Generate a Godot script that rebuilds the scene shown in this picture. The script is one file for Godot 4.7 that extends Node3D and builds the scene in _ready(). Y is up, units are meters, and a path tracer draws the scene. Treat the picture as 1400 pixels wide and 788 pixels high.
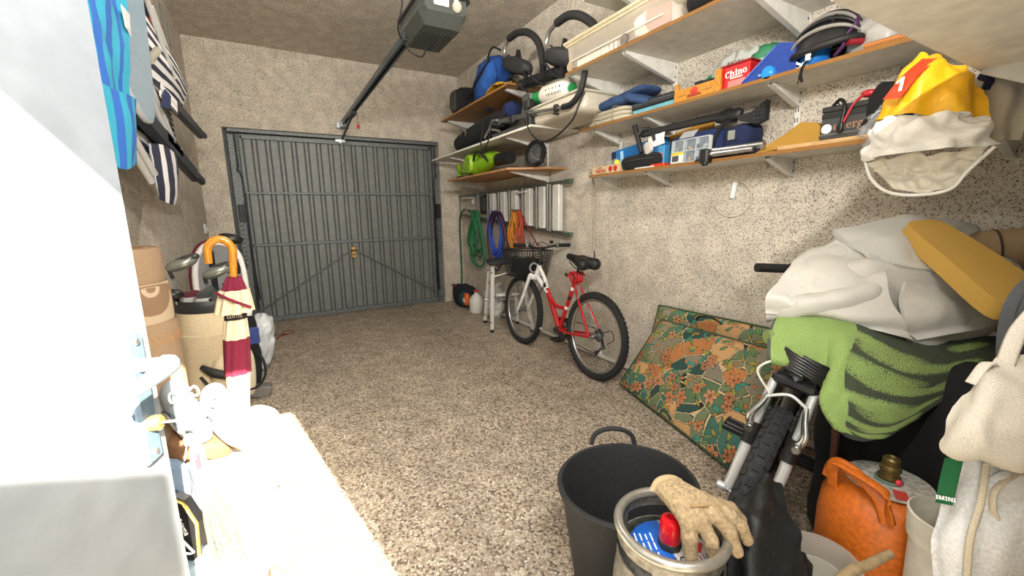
extends Node3D
# A garage seen from its side doorway: helpers first, then the setting, then every thing by itself.

var st: SurfaceTool
var O := Vector3.ZERO
var cur: Node3D
var mats := {}
var names := {}
var sg := 1

# ---------- naming and committing ----------
func numbered(called: String) -> String:
	if not names.has(called):
		names[called] = 0
		return called
	names[called] += 1
	return "%s_%03d" % [called, names[called]]

func tag(o: Node3D, label: String, cat := "", grp := "", kind := "") -> Node3D:
	if label: o.set_meta("label", label)
	if cat: o.set_meta("category", cat)
	if grp: o.set_meta("group", grp)
	if kind: o.set_meta("kind", kind)
	return o

func thing(called: String, label: String, cat: String, at := Vector3.ZERO, grp := "") -> Node3D:
	var o := Node3D.new()
	o.name = numbered(called)
	add_child(o)
	o.position = at
	O = at
	cur = o
	tag(o, label, cat, grp)
	return o

func begin() -> void:
	st = SurfaceTool.new()
	st.begin(Mesh.PRIMITIVE_TRIANGLES)

func put(called: String, m: Material, parent: Node3D = null) -> MeshInstance3D:
	st.generate_normals()
	var mi := MeshInstance3D.new()
	var me: ArrayMesh = st.commit()
	me.surface_set_material(0, m)
	mi.mesh = me
	if parent == null: parent = cur
	if parent == self:
		mi.name = numbered(called)
		add_child(mi)
	else:
		mi.name = called
		parent.add_child(mi, true)
		mi.position = -O if parent == cur else Vector3.ZERO
	return mi

func solo(called: String, m: Material, label: String, cat: String, grp := "") -> MeshInstance3D:
	var mi := put(called, m, self)
	tag(mi, label, cat, grp)
	return mi

func struct(called: String, m: Material, label := "", parent: Node3D = null) -> MeshInstance3D:
	var mi := put(called, m, self if parent == null else parent)
	if parent == null:
		tag(mi, label, "", "", "structure")
	return mi

func place(o: Node3D, at: Vector3, turn := 0.0) -> void:
	o.position = at
	o.rotation.y = turn

# ---------- shapes ----------
func tri(a: Vector3, b: Vector3, c: Vector3, ua := Vector2.ZERO, ub := Vector2.ZERO, uc := Vector2.ZERO) -> void:
	st.set_uv(ua); st.add_vertex(a)
	st.set_uv(uc); st.add_vertex(c)
	st.set_uv(ub); st.add_vertex(b)

func quad(a: Vector3, b: Vector3, c: Vector3, d: Vector3) -> void:
	tri(a, b, c, Vector2(0, 1), Vector2(1, 1), Vector2(1, 0))
	tri(a, c, d, Vector2(0, 1), Vector2(1, 0), Vector2(0, 0))

func box(c: Vector3, s: Vector3, bs := Basis(), bev := 0.003) -> void:
	st.set_smooth_group(-1)
	var h := s / 2.0
	bev = minf(bev, 0.45 * minf(h.x, minf(h.y, h.z)) * 2.0)
	var p := func(sx: float, sy: float, sz: float, ax: int) -> Vector3:
		var v := Vector3(sx * (h.x - (0.0 if ax == 0 else bev)), sy * (h.y - (0.0 if ax == 1 else bev)), sz * (h.z - (0.0 if ax == 2 else bev)))
		return c + bs * v
	for g in [-1.0, 1.0]:
		var o := [[p.call(g, -1.0, -g, 0), p.call(g, 1.0, -g, 0), p.call(g, 1.0, g, 0), p.call(g, -1.0, g, 0)],
			[p.call(-g, g, -1.0, 1), p.call(-g, g, 1.0, 1), p.call(g, g, 1.0, 1), p.call(g, g, -1.0, 1)],
			[p.call(-g, -1.0, g, 2), p.call(g, -1.0, g, 2), p.call(g, 1.0, g, 2), p.call(-g, 1.0, g, 2)]]
		for q in o: quad(q[0], q[1], q[2], q[3])
	if bev <= 0.0: return
	for a in [-1.0, 1.0]:
		for b in [-1.0, 1.0]:
			var e := [[p.call(a, b, -1.0, 0), p.call(a, b, 1.0, 0), p.call(a, b, 1.0, 1), p.call(a, b, -1.0, 1)],
				[p.call(-1.0, a, b, 1), p.call(1.0, a, b, 1), p.call(1.0, a, b, 2), p.call(-1.0, a, b, 2)],
				[p.call(b, -1.0, a, 2), p.call(b, 1.0, a, 2), p.call(b, 1.0, a, 0), p.call(b, -1.0, a, 0)]]
			for q in e:
				if a * b > 0: quad(q[0], q[3], q[2], q[1])
				else: quad(q[0], q[1], q[2], q[3])
			for d in [-1.0, 1.0]:
				if a * b * d > 0: tri(p.call(a, b, d, 0), p.call(a, b, d, 1), p.call(a, b, d, 2))
				else: tri(p.call(a, b, d, 0), p.call(a, b, d, 2), p.call(a, b, d, 1))

func bar(a: Vector3, b: Vector3, w: float, h: float, up := Vector3.UP, bev := 0.002) -> void:
	var z := (b - a).normalized()
	var x := up.cross(z)
	if x.length() < 0.01: x = Vector3.RIGHT.cross(z)
	x = x.normalized()
	box((a + b) / 2.0, Vector3(w, h, a.distance_to(b)), Basis(x, z.cross(x), z), bev)

func lerpa(r: Variant, t: float) -> float:
	if r is Array:
		var f: float = t * (r.size() - 1)
		var i: int = mini(int(f), r.size() - 2)
		return lerpf(r[i], r[i + 1], f - i)
	return float(r)

func curve(pts: Array, n := 6, closed := false) -> Array:
	var out := []
	var k := pts.size()
	var last := k if closed else k - 1
	for i in last:
		var a: Vector3 = pts[(i - 1 + k) % k] if closed or i > 0 else pts[0] * 2.0 - pts[1]
		var b: Vector3 = pts[i]
		var c: Vector3 = pts[(i + 1) % k]
		var d: Vector3 = pts[(i + 2) % k] if closed or i + 2 < k else c * 2.0 - b
		for j in n:
			out.append(b.cubic_interpolate(c, a, d, float(j) / n))
	if not closed: out.append(pts[k - 1])
	return out

func tube(pts: Array, r: Variant, sides := 8, closed := false, flat := 1.0, up := Vector3.ZERO) -> void:
	sg += 1
	st.set_smooth_group(sg)
	var n := pts.size()
	var nx := Vector3.ZERO
	var rings := []
	for i in n:
		var t: Vector3 = (pts[(i + 1) % n] - pts[(i - 1 + n) % n]) if closed else (pts[mini(i + 1, n - 1)] - pts[maxi(i - 1, 0)])
		t = t.normalized()
		if nx == Vector3.ZERO:
			nx = up if up != Vector3.ZERO else (Vector3.UP if absf(t.y) < 0.9 else Vector3.RIGHT)
		elif up != Vector3.ZERO: nx = up
		nx = (nx - t * nx.dot(t)).normalized()
		var ny := t.cross(nx)
		var rr := lerpa(r, float(i) / maxf(1.0, n - 1))
		var ring := []
		for k in sides:
			var a := TAU * k / sides
			ring.append(pts[i] + nx * cos(a) * rr * flat + ny * sin(a) * rr)
		rings.append(ring)
	for i in (n if closed else n - 1):
		var A: Array = rings[i]
		var Bq: Array = rings[(i + 1) % n]
		for k in sides:
			var k2 := (k + 1) % sides
			var u0 := float(k) / sides
			var u1 := float(k + 1) / sides
			var v0 := float(i) / n
			var v1 := float(i + 1) / n
			tri(A[k], A[k2], Bq[k2], Vector2(u0, v0), Vector2(u1, v0), Vector2(u1, v1))
			tri(A[k], Bq[k2], Bq[k], Vector2(u0, v0), Vector2(u1, v1), Vector2(u0, v1))
	if not closed:
		st.set_smooth_group(-1)
		for k in range(1, sides - 1):
			tri(rings[0][0], rings[0][k + 1], rings[0][k])
			tri(rings[n - 1][0], rings[n - 1][k], rings[n - 1][k + 1])

func rod(a: Vector3, b: Vector3, r: Variant, sides := 8) -> void:
	tube([a, b], r, sides)

func axes(at: Vector3, y: Vector3, x := Vector3.RIGHT) -> Transform3D:
	y = y.normalized()
	x = x - y * x.dot(y)
	if x.length() < 0.01: x = Vector3.BACK - y * y.z
	x = x.normalized()
	return Transform3D(Basis(x, y, x.cross(y)), at)

func lathe(prof: Array, xf := Transform3D(), seg := 24, a0 := 0.0, a1 := TAU, sq := 0.0) -> void:
	var n := prof.size()
	for i in n - 1:
		sg += 1
		# split the smoothing where the profile turns sharply
		var sharp: bool = i > 0 and (prof[i] - prof[i - 1]).normalized().dot((prof[i + 1] - prof[i]).normalized()) < 0.75
		if i > 0 and not sharp: sg -= 1
		st.set_smooth_group(sg)
		for k in seg:
			var q := []
			for e in [[i, k], [i, k + 1], [i + 1, k + 1], [i + 1, k]]:
				var a := lerpf(a0, a1, float(e[1]) / seg)
				var pr: Vector2 = prof[e[0]]
				var rr := pr.x
				if sq > 0.0:
					rr *= 1.0 + sq * (1.0 / pow(pow(absf(cos(a)), 6.0) + pow(absf(sin(a)), 6.0), 1.0 / 6.0) - 1.0)
				q.append(xf * Vector3(cos(a) * rr, pr.y, sin(a) * rr))
			var u0 := float(k) / seg
			var u1 := float(k + 1) / seg
			var v0 := float(i) / (n - 1)
			var v1 := float(i + 1) / (n - 1)
			if prof[i].x > 1e-6: tri(q[0], q[2], q[1], Vector2(u0, v0), Vector2(u1, v1), Vector2(u1, v0))
			if prof[i + 1].x > 1e-6: tri(q[0], q[3], q[2], Vector2(u0, v0), Vector2(u0, v1), Vector2(u1, v1))
	sg += 1

func cyl(a: Vector3, b: Vector3, r: float, seg := 16, bev := 0.003, r2 := -1.0) -> void:
	var L := a.distance_to(b)
	if r2 < 0: r2 = r
	bev = minf(bev, minf(r, L) * 0.4)
	lathe([Vector2(0, 0), Vector2(r - bev, 0), Vector2(r, bev), Vector2(r2, L - bev), Vector2(r2 - bev, L), Vector2(0, L)], axes(a, b - a), seg)

func pt(v: Vector2, z: float, xf: Transform3D) -> Vector3:
	return xf * Vector3(v.x, v.y, z)

func prism(poly: Array, d: float, xf := Transform3D(), smooth := false) -> void:
	# outline in xy, extruded from z = 0 to d
	st.set_smooth_group(-1)
	var pp := PackedVector2Array(poly)
	if not Geometry2D.is_polygon_clockwise(pp): pp.reverse()
	var ix := Geometry2D.triangulate_polygon(pp)
	for i in range(0, ix.size(), 3):
		var a := pp[ix[i]]
		var b := pp[ix[i + 1]]
		var c := pp[ix[i + 2]]
		if (b - a).cross(c - a) < 0:
			var t := b; b = c; c = t
		tri(pt(a, d, xf), pt(b, d, xf), pt(c, d, xf), a, b, c)
		tri(pt(a, 0, xf), pt(c, 0, xf), pt(b, 0, xf), a, c, b)
	if smooth:
		sg += 1
		st.set_smooth_group(sg)
	var n := pp.size()
	for i in n:
		var a := pp[i]
		var b := pp[(i + 1) % n]
		quad(pt(a, 0, xf), pt(a, d, xf), pt(b, d, xf), pt(b, 0, xf))

func noise3(freq: float, sd: int) -> FastNoiseLite:
	var n := FastNoiseLite.new()
	n.noise_type = FastNoiseLite.TYPE_SIMPLEX_SMOOTH
	n.frequency = freq
	n.seed = sd
	n.fractal_octaves = 3
	return n

func mesh_grid(P: Array, closed_u := false, flip := false, tile := Vector2.ONE) -> void:
	# P[row][col]
	sg += 1
	st.set_smooth_group(sg)
	var R := P.size()
	var Cn: int = P[0].size()
	for i in R - 1:
		for j in (Cn if closed_u else Cn - 1):
			var j2 := (j + 1) % Cn
			var a: Vector3 = P[i][j]
			var b: Vector3 = P[i][j2]
			var c: Vector3 = P[i + 1][j2]
			var d: Vector3 = P[i + 1][j]
			var w := float(Cn if closed_u else Cn - 1)
			var ua := Vector2(j / w, float(i) / (R - 1)) * tile
			var ub := Vector2((j + 1) / w, float(i) / (R - 1)) * tile
			var uc := Vector2((j + 1) / w, float(i + 1) / (R - 1)) * tile
			var ud := Vector2(j / w, float(i + 1) / (R - 1)) * tile
			if flip:
				tri(a, c, b, ua, uc, ub); tri(a, d, c, ua, ud, uc)
			else:
				tri(a, b, c, ua, ub, uc); tri(a, c, d, ua, uc, ud)

func surf(ctrl: Array, nu: int, nv: int) -> Array:
	# Catmull-Rom through a net of points; nu, nv steps per span
	var rows := []
	for r in ctrl: rows.append(curve(r, nu))
	var cols: int = rows[0].size()
	var out := []
	for j in cols:
		var col := []
		for r in rows: col.append(r[j])
		var cc := curve(col, nv)
		for i in cc.size():
			if j == 0: out.append([])
			out[i].append(cc[i])
	return out

func cloth(ctrl: Array, nu := 6, nv := 6, th := 0.006, amp := 0.008, freq := 7.0, sd := 1, folds := Vector3.ZERO) -> void:
	# a draped cloth with thickness; folds = (count along u, count along v, depth)
	var P := surf(ctrl, nu, nv)
	var nz := noise3(freq, sd)
	var R := P.size()
	var Cn: int = P[0].size()
	var F := []
	var Bk := []
	for i in R:
		var f := []
		var b := []
		for j in Cn:
			var du: Vector3 = P[i][mini(j + 1, Cn - 1)] - P[i][maxi(j - 1, 0)]
			var dv: Vector3 = P[mini(i + 1, R - 1)][j] - P[maxi(i - 1, 0)][j]
			var n := du.cross(dv).normalized()
			var p: Vector3 = P[i][j]
			var w := nz.get_noise_3dv(p) * amp
			if folds.z != 0.0:
				w += folds.z * sin(TAU * (folds.x * j / (Cn - 1) + folds.y * i / (R - 1)) + 2.5 * nz.get_noise_3dv(p * 0.6 + Vector3.ONE * 5))
			f.append(p + n * w)
			b.append(p + n * (w - th))
		F.append(f)
		Bk.append(b)
	mesh_grid(F)
	mesh_grid(Bk, false, true)
	var rim := []
	for j in Cn: rim.append([F[0][j], Bk[0][j]])
	for i in range(1, R): rim.append([F[i][Cn - 1], Bk[i][Cn - 1]])
	for j in range(Cn - 2, -1, -1): rim.append([F[R - 1][j], Bk[R - 1][j]])
	for i in range(R - 2, -1, -1): rim.append([F[i][0], Bk[i][0]])
	mesh_grid(rim)

func pillow(c: Vector3, s: Vector3, bs := Basis(), e := 4.0, amp := 0.0, freq := 8.0, sd := 1, n := 18, top := 1.0) -> void:
	# superellipsoid with noise: soft boxes, bags, cushions; top < 1 narrows it upwards
	var nz := noise3(freq, sd)
	var P := []
	for i in n + 1:
		var row := []
		var th := PI * i / n
		for j in n * 2:
			var ph := TAU * j / (n * 2)
			var d := Vector3(sin(th) * cos(ph), cos(th), sin(th) * sin(ph))
			var k := 1.0 / pow(pow(absf(d.x), e) + pow(absf(d.y), e) + pow(absf(d.z), e), 1.0 / e)
			var v := d * k
			var nar := lerpf(1.0, top, (v.y + 1.0) / 2.0)
			v.x *= nar
			v.z *= nar
			var q := c + bs * (v * s / 2.0)
			var w := nz.get_noise_3dv(q)
			q += (bs * (d * s)).normalized() * amp * w
			row.append(q)
		P.append(row)
	mesh_grid(P, true)

func meld(caps: Array, k: float, cell: float) -> void:
	# surface nets over tapered capsules [a, b, ra, rb] joined with a smooth minimum
	var bb := AABB(caps[0][0], Vector3.ZERO)
	for c in caps:
		bb = bb.merge(AABB(c[0], Vector3.ZERO).grow(c[2])).merge(AABB(c[1], Vector3.ZERO).grow(c[3]))
	bb = bb.grow(cell * 2.5)
	var n := Vector3i((bb.size / cell).ceil()) + Vector3i.ONE
	var D := PackedFloat32Array()
	D.resize(n.x * n.y * n.z)
	D.fill(1.0)
	for c in caps:
		var A: Vector3 = c[0]
		var Bv: Vector3 = c[1] - c[0]
		var L2 := maxf(Bv.length_squared(), 1e-9)
		var ra: float = c[2]
		var rb: float = c[3]
		var lo := Vector3i(((AABB(A, Vector3.ZERO).expand(c[1]).grow(maxf(ra, rb) + k * 2.0 + cell).position - bb.position) / cell).floor()).clamp(Vector3i.ZERO, n - Vector3i.ONE)
		var hi := Vector3i(((AABB(A, Vector3.ZERO).expand(c[1]).grow(maxf(ra, rb) + k * 2.0 + cell).end - bb.position) / cell).ceil()).clamp(Vector3i.ZERO, n - Vector3i.ONE)
		for z in range(lo.z, hi.z + 1):
			for y in range(lo.y, hi.y + 1):
				for x in range(lo.x, hi.x + 1):
					var p := bb.position + Vector3(x, y, z) * cell - A
					var t := clampf(p.dot(Bv) / L2, 0.0, 1.0)
					var d := (p - Bv * t).length() - lerpf(ra, rb, t)
					var i := (z * n.y + y) * n.x + x
					var o := D[i]
					var h := maxf(k - absf(d - o), 0.0) / k
					D[i] = minf(d, o) - h * h * k * 0.25
	var id := {}
	var P := PackedVector3Array()
	var st3 := [Vector3i(1, 0, 0), Vector3i(0, 1, 0), Vector3i(0, 0, 1)]
	var off := [1, n.x, n.x * n.y]
	for z in n.z - 1:
		for y in n.y - 1:
			for x in n.x - 1:
				var i := (z * n.y + y) * n.x + x
				var s := 0
				for q in 8:
					if D[i + (q & 1) + ((q >> 1) & 1) * n.x + (q >> 2) * n.x * n.y] < 0.0: s += 1
				if s == 0 or s == 8: continue
				var sum := Vector3.ZERO
				var cnt := 0
				for q in 8:
					for a in 3:
						if q & (1 << a): continue
						var qa := Vector3i(q & 1, (q >> 1) & 1, q >> 2)
						var ia := i + qa.x + qa.y * n.x + qa.z * n.x * n.y
						var da := D[ia]
						var db: float = D[ia + off[a]]
						if (da < 0.0) != (db < 0.0):
							sum += Vector3(qa) + Vector3(st3[a]) * (da / (da - db))
							cnt += 1
				id[i] = P.size()
				P.append(bb.position + (Vector3(x, y, z) + sum / cnt) * cell)
	sg += 1
	st.set_smooth_group(sg)
	for i in id:
		var x: int = i % n.x
		var y: int = (i / n.x) % n.y
		var z: int = i / (n.x * n.y)
		var pos := [x, y, z]
		for a in 3:
			var b := (a + 1) % 3
			var c2 := (a + 2) % 3
			if pos[b] == 0 or pos[c2] == 0: continue
			var d0: float = D[i]
			var d1: float = D[i + off[a]]
			if (d0 < 0.0) == (d1 < 0.0): continue
			var i1: int = i - off[b]
			var i2: int = i - off[b] - off[c2]
			var i3: int = i - off[c2]
			if not (id.has(i1) and id.has(i2) and id.has(i3)): continue
			var p0 := P[id[i]]
			var p1 := P[id[i1]]
			var p2 := P[id[i2]]
			var p3 := P[id[i3]]
			if d0 < 0.0:
				tri(p0, p1, p2); tri(p0, p2, p3)
			else:
				tri(p0, p2, p1); tri(p0, p3, p2)

func letters(txt: String, xf: Transform3D, h: float, m: Material, parent: Node3D = null, called := "lettering", serif := false, bold := false) -> void:
	var tm := TextMesh.new()
	var f := SystemFont.new()
	f.font_names = PackedStringArray(["Droid Serif" if serif else "Droid Sans"])
	if bold: f.font_weight = 700
	tm.font = f
	tm.text = txt
	tm.font_size = 32
	tm.pixel_size = h / 24.0
	tm.depth = 0.0015
	tm.curve_step = 2.0
	tm.material = m
	var mi := MeshInstance3D.new()
	mi.mesh = tm
	mi.name = called
	if parent == null: parent = cur
	parent.add_child(mi, true)
	mi.transform = xf
	if parent == cur: mi.position -= O

# ---------- materials ----------
func mat(hex: String, rough := 0.7, metal := 0.0) -> StandardMaterial3D:
	var key := "%s/%s/%s" % [hex, rough, metal]
	if mats.has(key): return mats[key]
	var m := StandardMaterial3D.new()
	m.albedo_color = Color(hex)
	m.roughness = rough
	m.metallic = metal
	mats[key] = m
	return m

func tex_noise(key: String, freq: float, lo: float, hi: float, type := FastNoiseLite.TYPE_SIMPLEX_SMOOTH, stretch := Vector2i(512, 512), oct := 4) -> NoiseTexture2D:
	if mats.has("t" + key): return mats["t" + key]
	var n := FastNoiseLite.new()
	n.noise_type = type
	n.frequency = freq
	n.fractal_octaves = oct
	n.seed = hash(key) % 1000
	var t := NoiseTexture2D.new()
	t.width = stretch.x
	t.height = stretch.y
	t.seamless = true
	t.noise = n
	var g := Gradient.new()
	g.set_color(0, Color(lo, lo, lo))
	g.set_color(1, Color(hi, hi, hi))
	t.color_ramp = g
	mats["t" + key] = t
	return t

func tex_bump(key: String, freq: float, strength: float, type := FastNoiseLite.TYPE_SIMPLEX_SMOOTH, oct := 4) -> NoiseTexture2D:
	if mats.has("b" + key): return mats["b" + key]
	var n := FastNoiseLite.new()
	n.noise_type = type
	n.frequency = freq
	n.fractal_octaves = oct
	n.seed = hash(key) % 1000
	var t := NoiseTexture2D.new()
	t.width = 512
	t.height = 512
	t.seamless = true
	t.noise = n
	t.as_normal_map = true
	t.bump_strength = strength
	mats["b" + key] = t
	return t

func skin(hex: String, rough: float, metal: float, tex: Texture2D, bump: Texture2D, scale: Vector3, bs := 1.0) -> StandardMaterial3D:
	# a triplanar surface: colour, tonal grain, fine relief
	var key := "%s/%s/%s/%s/%s/%s" % [hex, rough, metal, tex, bump, scale]
	if mats.has(key): return mats[key]
	var m: StandardMaterial3D = mat(hex, rough, metal).duplicate()
	m.uv1_triplanar = true
	m.uv1_scale = scale
	if tex: m.albedo_texture = tex
	if bump:
		m.normal_enabled = true
		m.normal_texture = bump
		m.normal_scale = bs
	mats[key] = m
	return m

func fabric(hex: String, rough := 0.95) -> StandardMaterial3D:
	return skin(hex, rough, 0.0, tex_noise("cloth", 0.08, 0.78, 1.0), tex_bump("weave", 0.25, 6.0), Vector3.ONE * 6.0, 0.6)

func terry(hex: String) -> StandardMaterial3D:
	return skin(hex, 1.0, 0.0, tex_noise("terry", 0.2, 0.72, 1.0), tex_bump("pile", 0.3, 14.0), Vector3.ONE * 5.0, 1.0)

func plast(hex: String, rough := 0.4) -> StandardMaterial3D:
	return skin(hex, rough, 0.0, tex_noise("scuff", 0.02, 0.88, 1.0), tex_bump("fine", 0.1, 1.5), Vector3.ONE * 3.0, 0.3)

func steel(hex := "b9bcbc", rough := 0.32) -> StandardMaterial3D:
	return skin(hex, rough, 0.9, tex_noise("scuff", 0.02, 0.88, 1.0), null, Vector3.ONE * 4.0)

func wood(hex: String, rough := 0.6, sc := Vector3(2, 9, 2)) -> StandardMaterial3D:
	return skin(hex, rough, 0.0, tex_noise("grain", 0.02, 0.7, 1.0, FastNoiseLite.TYPE_SIMPLEX_SMOOTH, Vector2i(512, 512), 5), null, sc)

func chip(hex := "b5803f") -> StandardMaterial3D:
	return skin(hex, 0.9, 0.0, tex_noise("chip", 0.12, 0.55, 1.0, FastNoiseLite.TYPE_CELLULAR), null, Vector3.ONE * 5.0)

func clear(hex: String, alpha: float, rough := 0.08) -> StandardMaterial3D:
	var key := "clear%s%s%s" % [hex, alpha, rough]
	if mats.has(key): return mats[key]
	var m: StandardMaterial3D = mat(hex, rough).duplicate()
	m.transparency = BaseMaterial3D.TRANSPARENCY_ALPHA
	m.albedo_color.a = alpha
	mats[key] = m
	return m

func printed(im: Image, rough := 0.8) -> StandardMaterial3D:
	var m := StandardMaterial3D.new()
	m.albedo_texture = ImageTexture.create_from_image(im)
	m.roughness = rough
	return m

func pebbles(freq: float, sd: int, pal: Array, gap: Color, gapw: float, size := 1024) -> Array:
	# [colour texture, normal texture] of a surface of close-set grains
	var n := FastNoiseLite.new()
	n.noise_type = FastNoiseLite.TYPE_CELLULAR
	n.frequency = freq
	n.seed = sd
	n.cellular_jitter = 1.0
	n.fractal_type = FastNoiseLite.FRACTAL_NONE
	n.domain_warp_enabled = false
	n.domain_warp_amplitude = 5.0
	n.domain_warp_frequency = freq * 1.4
	n.cellular_return_type = FastNoiseLite.RETURN_CELL_VALUE
	var a := n.get_image(size, size).get_data()
	n.cellular_return_type = FastNoiseLite.RETURN_DISTANCE2_SUB
	var dimg := n.get_image(size, size)
	var d := dimg.get_data()
	var lo := noise3(0.006, sd + 3)
	lo.fractal_octaves = 2
	var l := lo.get_image(size, size).get_data()
	var out := PackedByteArray()
	out.resize(size * size * 3)
	var K := pal.size()
	var lut := PackedByteArray()
	for i in 256:
		var c: Color = pal[mini(i * K / 256, K - 1)]
		lut.append(int(c.r * 255)); lut.append(int(c.g * 255)); lut.append(int(c.b * 255))
	var gr := int(gap.r * 255)
	var gg := int(gap.g * 255)
	var gb := int(gap.b * 255)
	var gw := int(gapw * 255)
	for i in size * size:
		# hash the cell value so that neighbouring byte values do not matter
		var v := (a[i] * 73 + 41) & 255
		var k := 0.86 + 0.16 * l[i] / 255.0
		var j := i * 3
		if d[i] < gw:
			out[j] = gr; out[j + 1] = gg; out[j + 2] = gb
		else:
			out[j] = mini(255, int(lut[v * 3] * k)); out[j + 1] = mini(255, int(lut[v * 3 + 1] * k)); out[j + 2] = mini(255, int(lut[v * 3 + 2] * k))
	var im := Image.create_from_data(size, size, false, Image.FORMAT_RGB8, out)
	dimg.bump_map_to_normal_map(2.0)
	return [ImageTexture.create_from_image(im), ImageTexture.create_from_image(dimg)]

func _ready() -> void:
	view_and_light()
	setting()
	gate()
	opener()
	side_door()
	shelving()
	left_wall_things()
	left_floor_things()
	far_shelf_things()
	top_shelf_things()
	middle_shelf_things()
	lower_shelf_things()
	right_wall_things()
	bikes()
	towel_heap()
	front_things()
	hanging_bags()

func view_and_light() -> void:
	var cam := Camera3D.new()
	cam.name = "camera"
	cam.position = Vector3(0, 1.27, 0)
	cam.rotation_degrees = Vector3(-10.202, -29.5005, -0.9398)
	cam.fov = 69.69
	cam.near = 0.02
	add_child(cam)
	cam.current = true
	var sky := ProceduralSkyMaterial.new()
	sky.sky_top_color = Color(0.66, 0.72, 0.80)
	sky.sky_horizon_color = Color(0.92, 0.91, 0.86)
	sky.ground_bottom_color = Color(0.5, 0.46, 0.4)
	sky.ground_horizon_color = Color(0.7, 0.68, 0.62)
	var e := Environment.new()
	e.background_mode = Environment.BG_SKY
	e.sky = Sky.new()
	e.sky.sky_material = sky
	e.background_energy_multiplier = 9.0
	e.tonemap_mode = Environment.TONE_MAPPER_LINEAR
	e.tonemap_exposure = 1.06
	e.sdfgi_enabled = true
	e.ssao_enabled = true
	e.ssil_enabled = true
	var we := WorldEnvironment.new()
	we.name = "world"
	we.environment = e
	add_child(we)
	var sun := DirectionalLight3D.new()
	sun.name = "sun"
	add_child(sun)
	sun.look_at_from_position(Vector3(2, 7, 11), Vector3(2, 7, 11) + Vector3(-0.175, -0.642, -1.0))
	sun.light_energy = 20.0
	sun.light_color = Color(1.0, 0.95, 0.87)
	sun.light_angular_distance = 0.6
	sun.shadow_enabled = true
	# out-of-view strip light over the side door, placed to light the right wall
	unseen_strip_light(Vector3(0.3, 2.14, 0.02), Vector3(0, 0, -1), 10.5, "unseen strip light over the side doorway, placed to light the right wall")

func unseen_strip_light(at: Vector3, facing: Vector3, energy: float, label: String) -> void:
	thing("unseen_strip_light", label, "lamp", at)
	begin()
	box(at + Vector3(0, 0, 0), Vector3(1.26, 0.05, 0.05))
	put("housing", mat("e8e8e4", 0.5))
	begin()
	var c := at + facing * 0.045
	rod(c + Vector3(-0.6, 0, 0), c + Vector3(0.6, 0, 0), 0.014, 12)
	var g: StandardMaterial3D = mat("fffdf4", 0.4).duplicate()
	g.emission_enabled = true
	g.emission = Color(1.0, 0.93, 0.82)
	g.emission_energy_multiplier = 2.0
	put("tube_lamp", g)
	var l := AreaLight3D.new()
	l.name = "lamp_light"
	l.area_size = Vector2(1.2, 0.05)
	l.light_color = Color(1.0, 0.98, 0.95)
	l.light_energy = energy
	l.area_range = 14.0
	l.area_attenuation = 2.0
	l.shadow_enabled = true
	cur.add_child(l)
	l.transform = Transform3D(Basis.looking_at(facing, Vector3.UP if absf(facing.y) < 0.5 else Vector3.BACK), facing * 0.07)

func slab(called: String, a: Vector3, b: Vector3, m: Material, label := "", parent: Node3D = null) -> MeshInstance3D:
	begin()
	box((a + b) / 2.0, (b - a).abs(), Basis(), 0.0)
	return struct(called, m, label, parent)

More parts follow.
